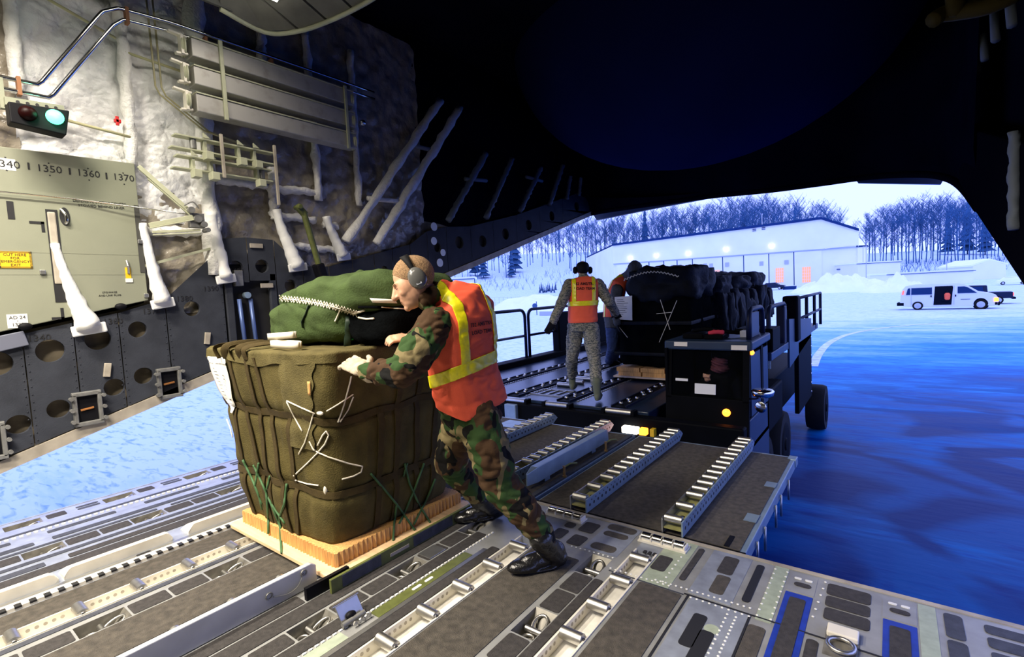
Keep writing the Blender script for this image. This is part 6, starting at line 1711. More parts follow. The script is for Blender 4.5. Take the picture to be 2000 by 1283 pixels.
# top cover flap with a wavy hanging edge
mb = MB(); rings = []
for j in range(7):
    t = j / 6; ring = []
    for k in range(NT):
        th = 2 * math.pi * k / NT; drop = .055 + .03 * noise.noise(Vector((math.cos(th) * 3, math.sin(th) * 3, 1))) + (.03 * max(0, math.cos(th * 4)))
        z = 1.336 - drop * (1 - t) ** 1.0
        p = bp(th, min(z, 1.30), .012 + .02 * (1 - t) * noise.noise(Vector((math.cos(th) * 7, math.sin(th) * 7, 3)))); ring.append(Vector((p.x, p.y, z)))
    rings.append(ring)
for s_c, zz in ((.97, 1.345), (.6, 1.348), (.1, 1.347)):
    rings.append([Vector((c_.x + (p.x - c_.x) * s_c, c_.y + (p.y - c_.y) * s_c, zz + .01 * noise.noise(Vector((p.x * 6, p.y * 6, 2))))) for p in rings[6]])
mb.rings(rings, cap=False); mb.build('top_cover', mt['canvas2'], BX, smooth=True, fix=False)


def hband(z0, sag, seed, nm='webbing_strap', w_=.022, a0=0, a1=1, mat='web'):
    m_ = MB(); rows = []
    for k in range(NT + 1):
        t = a0 + (a1 - a0) * k / NT; th = 2 * math.pi * t; z = z0 + sag * noise.noise(Vector((math.cos(th) * 2, math.sin(th) * 2, seed)))
        rows.append((bp(th, z - w_, .007), bp(th, z - w_, .013), bp(th, z + w_, .013), bp(th, z + w_, .007)))
    m_.rings(rows, cap=True); return m_.build(nm, mt[mat], BX, smooth='auto', fix=False)


hband(.93, .05, 3); hband(.47, .04, 8)


def vband(th, z0, z1, drift=0.0, w_=.021, mat='web'):
    m_ = MB(); rows = []
    c, s = math.cos(th), math.sin(th); side = Vector((0, 1, 0)) if abs(c) > abs(s) else Vector((1, 0, 0))
    for k in range(41):
        z = z0 + (z1 - z0) * k / 40; t2 = th + drift * (k / 40 - .5)
        p = bp(t2, z, .008); q = bp(t2, z, .014)
        rows.append((p - side * w_, q - side * w_, q + side * w_, p + side * w_))
    m_.rings(rows, cap=True); return m_.build('webbing_strap', mt[mat], BX, smooth='auto', fix=False)


for th, a, b, dr in ((4.15, .15, .92, .1), (4.42, .15, 1.30, -.12), (4.62, .15, 1.30, .10), (4.86, .15, 1.30, -.15), (5.1, .15, .96, .1), (5.95, .15, .96, .05), (6.2, .15, 1.3, .05), (.25, .15, 1.3, 0), (.5, .15, 1.3, .06)):
    vband(th, a, b, dr)
# overlapping canvas panel on the near corner
m_ = MB(); rows = []
for k in range(31):
    z = 1.30 - .55 * k / 30
    rows.append([bp(5.13 - .02 * k / 30 + .01 * math.sin(k) + (.30) * u, z, .010 + .004 * math.sin(u * 3.1)) for u in [i / 14 for i in range(15)]])
m_.add([p for r in rows for p in r], [(j * 15 + i, j * 15 + i + 1, (j + 1) * 15 + i + 1, (j + 1) * 15 + i) for j in range(30) for i in range(14)]); m_.build('canvas_flap', mt['canvas2'], BX, smooth=True, fix=False)

# rays onto the finished surfaces, so cords lie on the cloth
def tree_of(objs):
    bm = bmesh.new()
    for o in objs:
        t_ = bmesh.new(); t_.from_mesh(o.data); me_ = bpy.data.meshes.new('tmp'); t_.to_mesh(me_); bm.from_mesh(me_); bpy.data.meshes.remove(me_); t_.free()
    tr_ = BVHTree.FromBMesh(bm); bm.free(); return tr_


CT = tree_of([o for o in BX.children if o.type == 'MESH'])


LASTD = [2.8]


def lay(px, py, lift=.008, fallback=2.9):
    d = (CR * (px - 1000) + CD * (py - 641.5) + CF * F).normalized()
    h = CT.ray_cast(EYE, d, 8)
    if h[0] is not None:
        LASTD[0] = (h[0] - EYE).dot(CF); return h[0] - d * lift
    return at(px, py, LASTD[0])


def cord(pix, r_, mat, nm, lift=.008, par=BX, n=6):
    P_ = []
    for (a, b), (c2, d2) in zip(pix, pix[1:]):
        for k in range(n): P_.append(lay(a + (c2 - a) * k / n, b + (d2 - b) * k / n, lift))
    P_.append(lay(*pix[-1], lift)); m_ = MB(); m_.tube(P_, r_, 6); return m_.build(nm, mt[mat], par, smooth=True)


for pix in (((560, 783), (590, 797), (615, 808)), ((560, 785), (575, 815), (590, 842)), ((612, 808), (605, 835), (595, 865), (583, 887)), ((638, 803), (660, 790), (690, 770)), ((660, 825), (672, 790), (684, 745), (686, 735)), ((664, 824), (680, 800), (690, 775)), ((604, 862), (612, 878), (622, 884), (640, 892), (680, 905), (708, 911), (705, 922), (690, 930), (668, 936)), ((621, 884), (600, 905), (573, 930)), ((577, 938), (600, 945), (622, 948)), ((620, 870), (630, 850), (637, 842), (642, 850), (634, 868), (622, 882))):
    cord(pix, .0045, 'string', 'white_cord')
m_ = MB(); m_.tube([bp(4.02, .82, .02), bp(4.05, .76, .02), bp(4.09, .70, .02)], .0045, 6); m_.build('white_cord', mt['string'], BX, smooth=True)
for c_p in ((625, 807), (636, 957)):
    p = lay(*c_p, .004); m_ = MB(); m_.ell(p, .030 if c_p[0] == 625 else .012, .014, .012 if c_p[0] != 636 else .028, nu=10, nv=6); m_.build('cord_knot', mt['string'], BX, smooth=True)
for pix in (((474, 898), (490, 930), (505, 965), (512, 995)), ((495, 908), (510, 940), (530, 985), (548, 1030)), ((527, 930), (520, 960), (524, 1010), (524, 1042)), ((505, 905), (498, 950), (512, 985)), ((560, 945), (555, 985), (546, 1010), (550, 1080)), ((530, 985), (556, 1022)),
            ((724, 925), (750, 955), (775, 985), (810, 1035)), ((775, 985), (770, 1020), (768, 1055)), ((790, 905), (800, 945), (818, 985), (840, 1020)), ((828, 905), (812, 950), (795, 990), (780, 1022)), ((850, 935), (838, 965), (808, 1025)), ((788, 930), (795, 905))):
    cord(pix, .0078, 'greenstrap', 'green_tie', .012)
# paper label taped to the left corner
def sheet(nm, quad, mat, lift, par, nu=12, nv=10, wav=0):
    m_ = MB()
    def fn(u, v):
        a = (quad[0][0] + (quad[1][0] - quad[0][0]) * u, quad[0][1] + (quad[1][1] - quad[0][1]) * u); b = (quad[3][0] + (quad[2][0] - quad[3][0]) * u, quad[3][1] + (quad[2][1] - quad[3][1]) * u)
        return lay(a[0] + (b[0] - a[0]) * v, a[1] + (b[1] - a[1]) * v, lift + wav * math.sin(v * 5 + u * 2), 2.8)
    m_.grid(fn, nu, nv); o = m_.build(nm, mt[mat], par, smooth=True, fix=False); (setattr(o.modifiers.new('s', 'SOLIDIFY'), 'thickness', .002) if nm != 'label_print' else None); return o
def stuck(nm, t0, t1, z0, z1, mat, off, par, nu=10, nv=14, tip=0.0):
    """a sheet lying on the front left of the canvas; tip: how far the lower edge narrows"""
    m_ = MB()
    def fn(u, v):
        k = tip * v * v; uu = k * .45 + u * (1 - k)
        return bp(t0 + (t1 - t0) * uu, z0 + (z1 - z0) * v, off + .004 * math.sin(v * 6 + u * 2))
    m_.grid(fn, nu, nv); o = m_.build(nm, mt[mat], par, smooth=True, fix=False)
    if nm != 'label_print': setattr(o.modifiers.new('s', 'SOLIDIFY'), 'thickness', .002)
    return o
pl_ = stuck('paper_label', 4.05, 4.29, 1.272, .93, 'paper', .022, BX, tip=.45)
stuck('clear_tape', 4.042, 4.298, 1.285, 1.235, 'tape', .0255, BX, 8, 3)
stuck('clear_tape', 4.12, 4.22, .97, .885, 'tape', .0255, BX, 5, 4, .4)
for i in range(10):
    zz_ = 1.205 - i * .024; t_a = 4.085 + i * .005
    stuck('label_print', t_a, t_a + .034 + .008 * (i % 3), zz_, zz_ - .004, 'greyish', .0262, pl_, 4, 1)
    if i in (2, 3, 4, 5, 6, 9): stuck('label_print', t_a + .08, t_a + (.13 if i < 4 else .11), zz_, zz_ - .007, 'ink', .0262, pl_, 4, 1)
sheet('orange_patch', ((600, 745), (606, 745), (607, 772), (602, 772)), 'honey', .012, BX, 2, 5)
m_ = MB(); m_.box(-3.93, -3.885, 1.66, 1.74, .28, .52); m_.build('marker_flag', M('orange_marker', (.9, .16, .02), .6), BX, bevel=.006)
# bundle of loose straps on the top front edge
m_ = MB(); sr = random.Random(4)
for k in range(5):
    x = -3.74 + k * .10; m_ = MB(); m_.tube(bez([(x, 1.50 + sr.uniform(-.01, .02), 1.28), (x + sr.uniform(-.03, .03), 1.49, 1.36), (x + sr.uniform(0, .06), 1.62, 1.372 + sr.uniform(0, .01)), (x + sr.uniform(-.05, .1), 1.78, 1.362)], 6), .024, 10, flat=.18, wob=.15); m_.build('loose_strap', mt['web'], BX, smooth=True)

# ---------------------------------------------------------------- green parachute pack on top
CP = thing('parachute_pack', 'green laced parachute pack lying on top of the canvas bundle', 'parachute pack', (-3.0, 2.1, 1.36))
def pack(mb, x0, x1, y0, y1, z0, z1, seed, amp, pinch=0, n=40):
    cx, cy, cz = (x0 + x1) / 2, (y0 + y1) / 2, (z0 + z1) / 2; hx, hy, hz = (x1 - x0) / 2, (y1 - y0) / 2, (z1 - z0) / 2; rings = []
    for i in range(1, n):
        t = math.pi * i / n; ring = []
        for k in range(2 * n):
            p = math.pi * k / n; d = Vector((math.sin(t) * math.cos(p), math.sin(t) * math.sin(p), math.cos(t)))
            m2 = (abs(d.x) ** 4 + abs(d.y) ** 4 + abs(d.z) ** 4) ** .25; q = d / m2
            w2 = Vector((cx + q.x * hx, cy + q.y * hy, cz + q.z * hz))
            w2 += d * (amp * noise.noise(w2 * 3.2 + Vector((seed, 0, 0))) + amp * .7 * abs(noise.noise(Vector((w2.x * 7 + w2.z * 5, w2.y * 7, seed)))) + amp * .35 * noise.noise(Vector((w2.x * 16 + w2.z * 9, w2.y * 14, w2.z * 16))))
            ring.append(w2)
        rings.append(ring)
    mb.rings(rings); return mb
m_ = MB(); pack(m_, -3.66, -2.74, 1.74, 2.45, 1.345, 1.64, 2, .045); m_.build('lower_bag', mt['chute'], CP, smooth=True)
m_ = MB(); pack(m_, -3.64, -2.30, 1.80, 2.55, 1.55, 1.80, 6, .05); m_.v = [(x, y, z - .07 * sstep(-3.1, -3.7, x)) for x, y, z in m_.v]; m_.build('upper_bag', mt['chute'], CP, smooth=True)
m_ = MB(); pack(m_, -2.80, -2.32, 1.86, 2.5, 1.35, 1.58, 11, .03); m_.build('shaded_end', mt['dcanvas'], CP, smooth=True)  # pack end lying in shadow, the shade given by its dark colour
CT = tree_of([o for o in CP.children if o.type == 'MESH'])
zz = []
for k in range(27):
    t = k / 26; zz.append((546 + 150 * t, 583 + 30 * t - 6 * math.sin(t * 3.14) + (6.0 if k % 2 else -6.0)))
cord(zz, .0036, 'string', 'white_lacing', .010, CP, 3)
cord([(546 + 150 * t, 583 + 30 * t - 6 * math.sin(t * 3.14)) for t in [k / 10 for k in range(11)]], .0042, 'string', 'white_lacing', .008, CP, 2)
cord([(a + .8, b + 12 * (-1) ** i) for i, (a, b) in enumerate(zz)], .0030, 'string', 'white_lacing', .012, CP, 3)
cord(((664, 606), (658, 620), (654, 628)), .005, 'string', 'lace_tail', .010, CP)
cord(((690, 612), (705, 608), (712, 606)), .008, 'string', 'pale_tie', .012, CP)
cord(((700, 620), (715, 623), (730, 622)), .006, 'string', 'pale_tie', .012, CP)
m_ = MB(); m_.tube([lay(*q, .012) for q in ((682, 616), (681, 630), (680, 645), (679, 660), (678, 680))], .022, 8, flat=.25); m_.build('side_strap', M('black_green_strap', (.012, .03, .016), .6), CP, smooth=True)
m_ = MB(); m_.tube([lay(678, 664, .02), lay(690, 662, .02)], .006, 6); m_.build('green_tab', M('bright_green_tab', (.02, .5, .18), .5), CP)
m_ = MB(); m_.tube([lay(*q, .012) for q in ((603, 596), (598, 612), (590, 628), (592, 640))], .016, 8, flat=.3); m_.build('side_strap', bpy.data.materials['black_green_strap'], CP, smooth=True)
sheet('white_patch', ((722, 582), (772, 585), (776, 592), (728, 591)), 'paper', .012, CP, 8, 2)
cord(((700, 600), (735, 600), (790, 603)), .009, 'dcanvas', 'edge_binding', .012, CP)
cord(((745, 600), (770, 602), (790, 603)), .004, 'string', 'white_tie', .02, CP)
# rolled white webbing in front of the pack
for i, (x0, x1, y0, z0, tw) in enumerate(((-3.33, -3.02, 1.66, 1.40, .18), (-3.18, -2.86, 1.60, 1.362, -.05))):
    m_ = MB(); rows = []
    for k in range(25):
        a = 2 * math.pi * k / 24; x = (x0 + x1) / 2 + (x1 - x0) / 2 * math.copysign(abs(math.cos(a)) ** .6, math.cos(a)); y = y0 + .035 * math.sin(a); z = z0 + tw * (x - x0) * .25
        rows.append([(x, y, z), (x, y, z + .042)])
    m_.add([p for r in rows for p in r], [(2 * k, 2 * k + 1, 2 * k + 3, 2 * k + 2) for k in range(24)]); o = m_.build('white_webbing_coil', mt['string'], smooth=True, fix=False)
    sm_ = o.modifiers.new('s', 'SOLIDIFY'); sm_.thickness = .006
    tag(o, ('upper coil of white webbing tucked before the green pack' if i == 0 else 'lower coil of white webbing lying on the canvas top edge'), 'webbing')
# ================================================================ people
def fl(px, py, z=0.0):
    r = CR * (px - 1000) + CD * (py - 641.5) + CF * F; return EYE + r * ((z - EYE.z) / r.z)


def frame(f, u):
    f = Vector(f).normalized(); u = Vector(u); u = (u - f * u.dot(f)).normalized(); s = f.cross(u)     # s: the figure's right
    return f, u, s


def add_head(mb, c, f, u, k=1.0):
    """skull, jaw, nose, brow, lips, ears and neck stub; c: head centre"""
    f, u, s = frame(f, u); rot = Matrix((s, f, u)).transposed()
    P = lambda a, b, d: c + s * (a * k) + f * (b * k) + u * (d * k)
    mb.ell(P(0, -.012, .030), .078 * k, .098 * k, .093 * k, rot, 24, 16)
    mb.ell(P(0, .020, -.030), .066 * k, .078 * k, .088 * k, rot, 20, 14)
    mb.ell(P(0, .042, -.078), .046 * k, .050 * k, .042 * k, rot, 16, 10)           # jaw
    mb.ell(P(0, .076, -.102), .022 * k, .020 * k, .018 * k, rot, 12, 8)            # chin
    mb.cap(P(0, .088, .012), .012 * k, P(0, .114, -.034), .016 * k)                # nose
    for q in (-1, 1):
        mb.ell(P(q * .013, .100, -.036), .010 * k, .011 * k, .008 * k, rot, 10, 6)
        mb.cap(P(q * .012, .088, .018), .010 * k, P(q * .046, .072, .016), .010 * k)   # brow
        mb.ell(P(q * .044, .058, -.030), .020 * k, .026 * k, .024 * k, rot, 12, 8)     # cheek
        mb.ell(P(q * .042, .036, -.008), .030 * k, .046 * k, .050 * k, rot, 14, 10)    # temple and side of the face
        mb.ell(P(q * .032, .076, -.002), .0125 * k, .011 * k, .010 * k, rot, 12, 8)    # eyeball under the lid
        mb.ell(P(q * .077, -.008, -.006), .011 * k, .024 * k, .034 * k, rot, 12, 8)    # ear
    mb.ell(P(0, .062, -.064), .036 * k, .036 * k, .036 * k, rot, 14, 10)           # muzzle
    mb.cap(P(-.016, .088, -.061), .0075 * k, P(.016, .086, -.061), .0075 * k)
    mb.cap(P(-.014, .084, -.073), .0080 * k, P(.014, .084, -.073), .0080 * k)
    return P, rot


def add_hand(mb, w_, d, n_, side, k=1.0, curl=.5, th=1):
    """palm and five fingers: w_ wrist, d pointing along the fingers, n_ back of the hand, side -1/1 thumb side"""
    d = Vector(d).normalized(); n_ = Vector(n_); n_ = (n_ - d * n_.dot(d)).normalized(); s = d.cross(n_) * side
    rot = Matrix((s, d, n_)).transposed()
    mb.cap(w_ - d * .03, .030 * k, w_ + d * .02, .030 * k)
    mb.ell(w_ + d * (.055 * k), .045 * k, .058 * k, .020 * k, rot, 16, 10)
    for i, (o_, L) in enumerate(((-.034, .066), (-.012, .078), (.011, .083), (.033, .074))):
        p = w_ + d * (.092 * k) + s * (o_ * k); r_ = .0098 * k
        a = curl * (.9 + .08 * i)
        d1 = (d * math.cos(a * .5) - n_ * math.sin(a * .5) + s * (o_ * 1.6)).normalized(); d2 = (d * math.cos(a * 1.2) - n_ * math.sin(a * 1.2) + s * o_).normalized(); d3 = (d * math.cos(a * 1.9) - n_ * math.sin(a * 1.9)).normalized()
        q1 = p + d1 * (L * .48 * k); q2 = q1 + d2 * (L * .32 * k); q3 = q2 + d3 * (L * .25 * k)
        mb.cap(p - d * .03 * k, r_ * 1.05, q1, r_); mb.cap(q1, r_, q2, r_ * .93); mb.cap(q2, r_ * .93, q3, r_ * .82)
    t0 = w_ + d * (.030 * k) + s * (.036 * k); t1 = t0 + (d * .6 + s * .75 - n_ * .25).normalized() * (.042 * k); t2 = t1 + (d * .9 + s * .25 - n_ * .35).normalized() * (.034 * k)
    mb.cap(t0 - s * .012, .015 * k, t1, .0125 * k); mb.cap(t1, .0122 * k, t2, .0098 * k)


def add_boot(mb, heel, toe, ankle, k=1.0, low=False):
    heel = Vector(heel); toe = Vector(toe); d = (toe - heel); d.z = 0; d.normalize(); z = Vector((0, 0, 1)); s = d.cross(z); rot = Matrix((s, d, z)).transposed()
    L = (toe - heel).length
    g = min(heel.z, toe.z)
    mb.ell(heel + d * .055 + z * .052, .040 * k, .060 * k, .052, rot, 16, 10)
    mb.ell(heel + d * (L - .085) + z * .040, .050 * k, .095 * k, .042, rot, 16, 10)
    mb.ell(heel + d * (L * .52) + z * .058, .042 * k, .10 * k, .050, rot, 16, 10)
    mb.cap(heel + d * .06 + z * .07, .046 * k, Vector(ankle), .058 * k); mb.ell(heel + d * .085 + z * .09, .044 * k, .075 * k, .06 * k, rot, 16, 10)
    # sole
    mb.ell(heel + d * (L * .5) + z * .014, .044 * k, L * .53, .015, rot, 20, 8)


def wr(seed, a=.006, b=.004, f1=9, f2=22):
    o_ = Vector((seed, seed * 2, 0))
    return lambda p, n_: a * noise.noise(p * f1 + o_) + b * abs(noise.noise(Vector((p.x * f2, p.y * f2, p.z * f2 * 1.6)) + o_)) * 1.5 - b * .4


def torso(mb, spine, L, prof, fw=None):
    """stacked oval sections along a spine; L: towards the figure's right; prof: (half width, half depth)"""
    rings = []
    m_ = len(spine)
    for i, (p, (a, b)) in enumerate(zip(spine, prof)):
        t = (spine[min(i + 1, m_ - 1)] - spine[max(i - 1, 0)]).normalized(); l = (L - t * L.dot(t)).normalized(); fr = t.cross(l)
        rings.append([p + l * (a * math.copysign(abs(math.cos(q)) ** .8, math.cos(q))) + fr * (b * math.copysign(abs(math.sin(q)) ** .8, math.sin(q))) for q in [2 * math.pi * k / 24 for k in range(24)]])
    mb.rings(rings); return mb


def slab(src, name, planes, mat, parent, off=.003, drop=None):
    """a strip of src's surface between planes, lifted by off"""
    bm = bmesh.new(); bm.from_mesh(src.data)
    for co, no in planes:
        bmesh.ops.bisect_plane(bm, geom=bm.verts[:] + bm.edges[:] + bm.faces[:], plane_co=co, plane_no=no, clear_inner=True)
    bm.normal_update()
    for v in bm.verts: v.co += v.normal * off
    me = bpy.data.meshes.new(name); bm.to_mesh(me); bm.free(); me.materials.clear(); me.materials.append(mat)
    me.polygons.foreach_set('use_smooth', [True] * len(me.polygons))
    o = bpy.data.objects.new(name, me); COL.objects.link(o); o.parent = parent; o.matrix_parent_inverse = parent.matrix_basis.inverted()
    s2 = o.modifiers.new('s', 'SOLIDIFY'); s2.thickness = .003; s2.offset = 1
    return o


# ---------------------------------------------------------------- crewman pushing the bundle
HC = at(808, 551, 2.64)
hf = (-CR * .90 + CD * .42 - CF * .16); hu = (-CD * .90 - CR * .40)
shN = at(852, 634, 2.61); shF = at(940, 600, 2.88); nk = at(850, 580, 2.72)
Lx = (shF - shN).normalized()                              # towards his right side
elN = at(786, 728, 2.50); wrN = at(716, 726, 2.62)
elF = at(850, 660, 3.0); wrF = at(812, 662, 2.98)
hipN = at(934, 812, 2.74); hipF = at(908, 806, 2.98)
knN = at(972, 935, 2.80); anN = at(1066, 1056, 2.86)
heN = fl(1104, 1102, .004); toN = fl(1000, 1122, .004)
knF = at(878, 905, 3.12); anF = at(945, 975, 3.42)
heF = fl(980, 1008, .004); toF = fl(893, 1022, .004)
SP = [at(926, 822, 2.86), at(915, 775, 2.83), at(905, 725, 2.80), at(900, 672, 2.78), at(897, 624, 2.77), at(886, 592, 2.76), at(866, 577, 2.74)]
mb = MB(); Ph, rot = add_head(mb, HC, hf, hu, 1.10)
mb.cap(nk + (SP[5] - nk) * .6, .062, HC - Vector(hu).normalized() * .06 - Vector(hf).normalized() * .02, .058)
torso(mb, SP, Lx, [(.14, .10), (.14, .10), (.14, .10), (.155, .105), (.165, .105), (.13, .08), (.07, .06)])
mb.cap(shN, .05, elN, .04); mb.cap(elN, .038, wrN, .028); mb.cap(shF, .05, elF, .04); mb.cap(elF, .038, wrF, .028)
mb.cap(hipN, .085, knN, .055); mb.cap(knN, .05, anN, .04); mb.cap(hipF, .085, knF, .055); mb.cap(knF, .05, anF, .04)
add_hand(mb, wrF + (at(775, 655, 2.92) - wrF) * .25, at(765, 660, 2.90) - wrF, -CD * .8 - CF * .5, 1, .95, .7)
crew = dressed('person', mb, mt['skin'], None, .0050, 4)
tag(crew, 'crewman in orange vest and woodland camouflage leaning on the canvas bundle', 'person')
f_, u_, s_r = frame(hf, hu)
# eyes, brows, lips
for q in (-1, 1):
    m_ = MB(); m_.cap(Ph(q * .020, .0985, .018), .0028, Ph(q * .044, .086, .020), .0024); m_.build('eyebrow', mt['hair'], crew, smooth=True)
    m_ = MB(); m_.cap(Ph(q * .024, .0885, -.0035), .0022, Ph(q * .041, .0815, -.0035), .0016); m_.build('eyelash_line', mt['ink'], crew, smooth=True)
m_ = MB(); m_.cap(Ph(-.018, .0945, -.067), .0022, Ph(.018, .0945, -.067), .0022); m_.build('mouth_line', M('lip_line', (.30, .10, .07), .6), crew, smooth=True)
# cropped hair: a shell over the skull above the hairline
m_ = MB(); m_.ell(Ph(0, -.014, .032), .0895, .1110, .1050, rot, 32, 22)
hb_ = dressed('hair', m_, mt['hair'], crew, .005, 1, crease=lambda p, n_: .0015 * noise.noise(p * 160), keep=[(Ph(0, .062, .050), (-f_ * .80 + u_ * .62)), (Ph(0, -.03, -.022), (u_ * .9 - f_ * .6))])
# ear defenders
for q in (-1, 1):
    m_ = MB(); a_ = (s_r * q + f_ * -.08).normalized()
    m_.lathe(Ph(q * .074, -.020, -.006), a_, [(0, .030), (0, .044), (.012, .046), (.018, .043)], 28); cup = m_.build('ear_cushion', mt['rubber'], crew, smooth='auto')
    m_ = MB(); m_.lathe(Ph(q * .090, -.020, -.006), a_, [(0, .043), (.010, .047), (.026, .041), (.036, .026), (.039, .004)], 28)
    c0 = Ph(q * .090, -.020, -.006); m_.v = [tuple(c0 + (Vector(v) - c0) + u_ * ((Vector(v) - c0).dot(u_) * .28)) for v in m_.v]
    m_.build('ear_cup', mt['plastic'], crew, smooth=True)
    m_ = MB(); cc = Ph(q * .1215, -.018, -.034); m_.obox(cc - f_ * .014, cc + f_ * .014, .003, .010, u_); m_.build('cup_label', mt['wingrey'], crew)
arc = []
for k in range(21):
    a = math.pi * k / 20; arc.append(Ph(math.cos(a) * .098, -.022 + .014 * math.sin(a), -.002 + .133 * math.sin(a) ** .8))
m_ = MB(); rows = []
for i, p in enumerate(arc):
    t = (arc[min(i + 1, 20)] - arc[max(i - 1, 0)]).normalized(); nn = t.cross(f_).normalized(); hw = .008 + .014 * math.sin(math.pi * i / 20)
    rows.append([p - f_ * hw - nn * .0045, p + f_ * hw - nn * .0045, p + f_ * hw + nn * .0045, p - f_ * hw + nn * .0045])
m_.rings(rows); m_.build('headband', mt['rubber'], crew, smooth=True)
# clothes
mb = MB(); mb.cap(shN + (shN - shF) * .02, .098, shN.lerp(elN, .55), .100); mb.cap(shN.lerp(elN, .5), .102, elN, .086); mb.cap(elN, .082, elN.lerp(wrN, .55), .072); mb.cap(elN.lerp(wrN, .5), .068, wrN + (elN - wrN) * .02, .054)
mb.cap(shF - Lx * .05, .085, elF, .078); mb.cap(elF, .078, wrF, .052)
torso(mb, SP[1:], Lx, [(.175, .125), (.18, .13), (.19, .135), (.195, .132), (.15, .10), (.075, .065)])
mb.cap(nk, .078, HC - Vector(hu).normalized() * .10 - Vector(hf).normalized() * .03, .072); mb.cap(nk, .068, nk + Vector(hu).normalized() * .02 - Vector(hf).normalized() * .02, .066)
jk = dressed('camouflage_jacket', mb, mt['bdu'], crew, .0075, 4, crease=wr(3, .011, .012, 8, 17))
mb = MB(); mb.cap(hipN + (hipF - hipN) * .1, .128, hipN.lerp(knN, .45), .126); mb.cap(hipN.lerp(knN, .4), .126, knN, .104); mb.cap(knN, .106, knN.lerp(anN, .5), .096); mb.cap(knN.lerp(anN, .45), .098, knN.lerp(anN, .93), .074)
mb.cap(hipF, .128, hipF.lerp(knF, .5), .118); mb.cap(hipF.lerp(knF, .45), .118, knF, .10); mb.cap(knF, .10, knF.lerp(anF, .9), .076)
torso(mb, [SP[0] + (SP[0] - SP[1]) * .55, SP[0], SP[1], SP[2]], Lx, [(.12, .10), (.185, .14), (.182, .138), (.16, .12)])
mb.ell(hipN.lerp(knN, .72) + (hipN - hipF).normalized() * .06, .07, .07, .085)                                # thigh pocket
tr_ = dressed('camouflage_trousers', mb, mt['bdu'], crew, .0078, 4, crease=wr(9, .008, .016, 6, 11))
for (h_, t_, a_) in ((heN, toN, anN), (heF, toF, anF)):
    mb = MB(); add_boot(mb, h_, t_, a_ + (a_ - (h_ + Vector((0, 0, .1)))) * .25, 1.22)
    for k in range(7):                                                                                       # laces
        pass
    bo = dressed('boot', mb, mt['boot'], crew, .0055, 3, crease=lambda p, n_: .003 * noise.noise(Vector((p.x * 14, p.y * 14, p.z * 40))))
# leather glove on the near hand, gripping the top edge of the bundle
mb = MB(); hd_ = (at(655, 688, 2.73) - wrN); add_hand(mb, wrN - hd_.normalized() * .005, hd_, (-CD * .80 - CF * .55 - CR * .2), 1, 1.25, .62)
mb.cap(wrN - hd_.normalized() * .03, .047, wrN + hd_.normalized() * .035, .042)
dressed('leather_glove', mb, mt['glove'], crew, .0052, 2, crease=lambda p, n_: .0035 * noise.noise(p * 45))
# vest
mb = MB(); torso(mb, [at(928, 800, 2.83), at(918, 770, 2.82)] + SP[2:], Lx, [(.205, .155), (.205, .158), (.205, .158), (.215, .160), (.222, .158), (.195, .135), (.115, .092)])
mb.cap(SP[6], .088, at(850, 586, 2.70), .078); mb.cap(shN + Lx * .01, .088, shN.lerp(shF, .3), .10); mb.cap(shF - Lx * .01, .088, shF.lerp(shN, .3), .10)
arm = (elN - shN).normalized()
hem = (SP[1] - SP[0]).normalized()
vs = dressed('safety_vest', mb, mt['orange'], crew, .0075, 5, crease=wr(5, .009, .007, 6, 12), keep=[(at(893, 806, 2.8), (CR * .30 - CD * .95)), (HC - u_ * .115 - f_ * .03, -u_ * .75 - f_ * .5 - Lx * 0)])
sd = vs.modifiers.new('s', 'SOLIDIFY'); sd.thickness = .004; sd.offset = -1
bn = (-CR * .36 - CD * .93).normalized(); bc = at(900, 722, 2.8)
slab(vs, 'reflective_band', [(bc - bn * .033, bn), (bc + bn * .033, -bn)], mt['band'], vs, .003)
spn = (SP[4] - SP[2]).normalized(); lat = (Lx - spn * Lx.dot(spn)).normalized(); bk = lat.cross(spn)
if bk.dot(CF) > 0: bk = -bk
for off in (-.110, .135):
    c0 = SP[3] + lat * off
    slab(vs, 'reflective_band', [(c0 - lat * .026, lat), (c0 + lat * .026, -lat), (bc + bn * .028, bn)], mt['band'], vs, .003)
vt = M('vest_ink', (.055, .008, .006), .8)
for i, s in enumerate(('732 AMS/TRN', 'LOAD TEAM')):
    text('vest_lettering', s, vt, .0285, SP[4] + lat * .012 - spn * (.025 + i * .042) + bk * .05, lat, spn, vs, 0, onto=vs, lift=.004, weight=.0008)

# ---------------------------------------------------------------- the man standing on the loader deck
D2 = 7.05
J = lambda px, py, d=D2: at(px, py, d)
def on(px, py): return fl(px, py, DZ + .03)
hL, tL = on(1117, 763), on(1124, 755); hR, tR = on(1166, 785), on(1172, 774)
hips = J(1139, 634)
mb = MB(); hc2 = J(1138, 527); P2, rot2 = add_head(mb, hc2, CF + CR * .1, Vector((0, 0, 1)), 1.0)
SP2 = [J(1138, 640), J(1138, 625), J(1138, 600), J(1139, 575), J(1140, 556), J(1140, 546), J(1139, 540)]
torso(mb, SP2, CR.copy(), [(.14, .10), (.14, .10), (.14, .10), (.15, .11), (.16, .10), (.12, .08), (.07, .06)])
mb.cap(J(1139, 548), .055, hc2 - Vector((0, 0, .08)), .055)
sL, eL, wL = J(1112, 556), J(1094, 597, 6.9), J(1080, 627, 6.8); sR, eR, wR = J(1168, 556), J(1190, 590, 7.0), J(1203, 612, 7.25)
aL = hL + Vector((0, 0, .20)) + (tL - hL).normalized() * .05; aR = hR + Vector((0, 0, .20)) + (tR - hR).normalized() * .05
kL = J(1117, 698, 7.2); kR = J(1161, 703, 6.95); pL = J(1125, 640, 7.08); pR = J(1153, 640, 7.02)
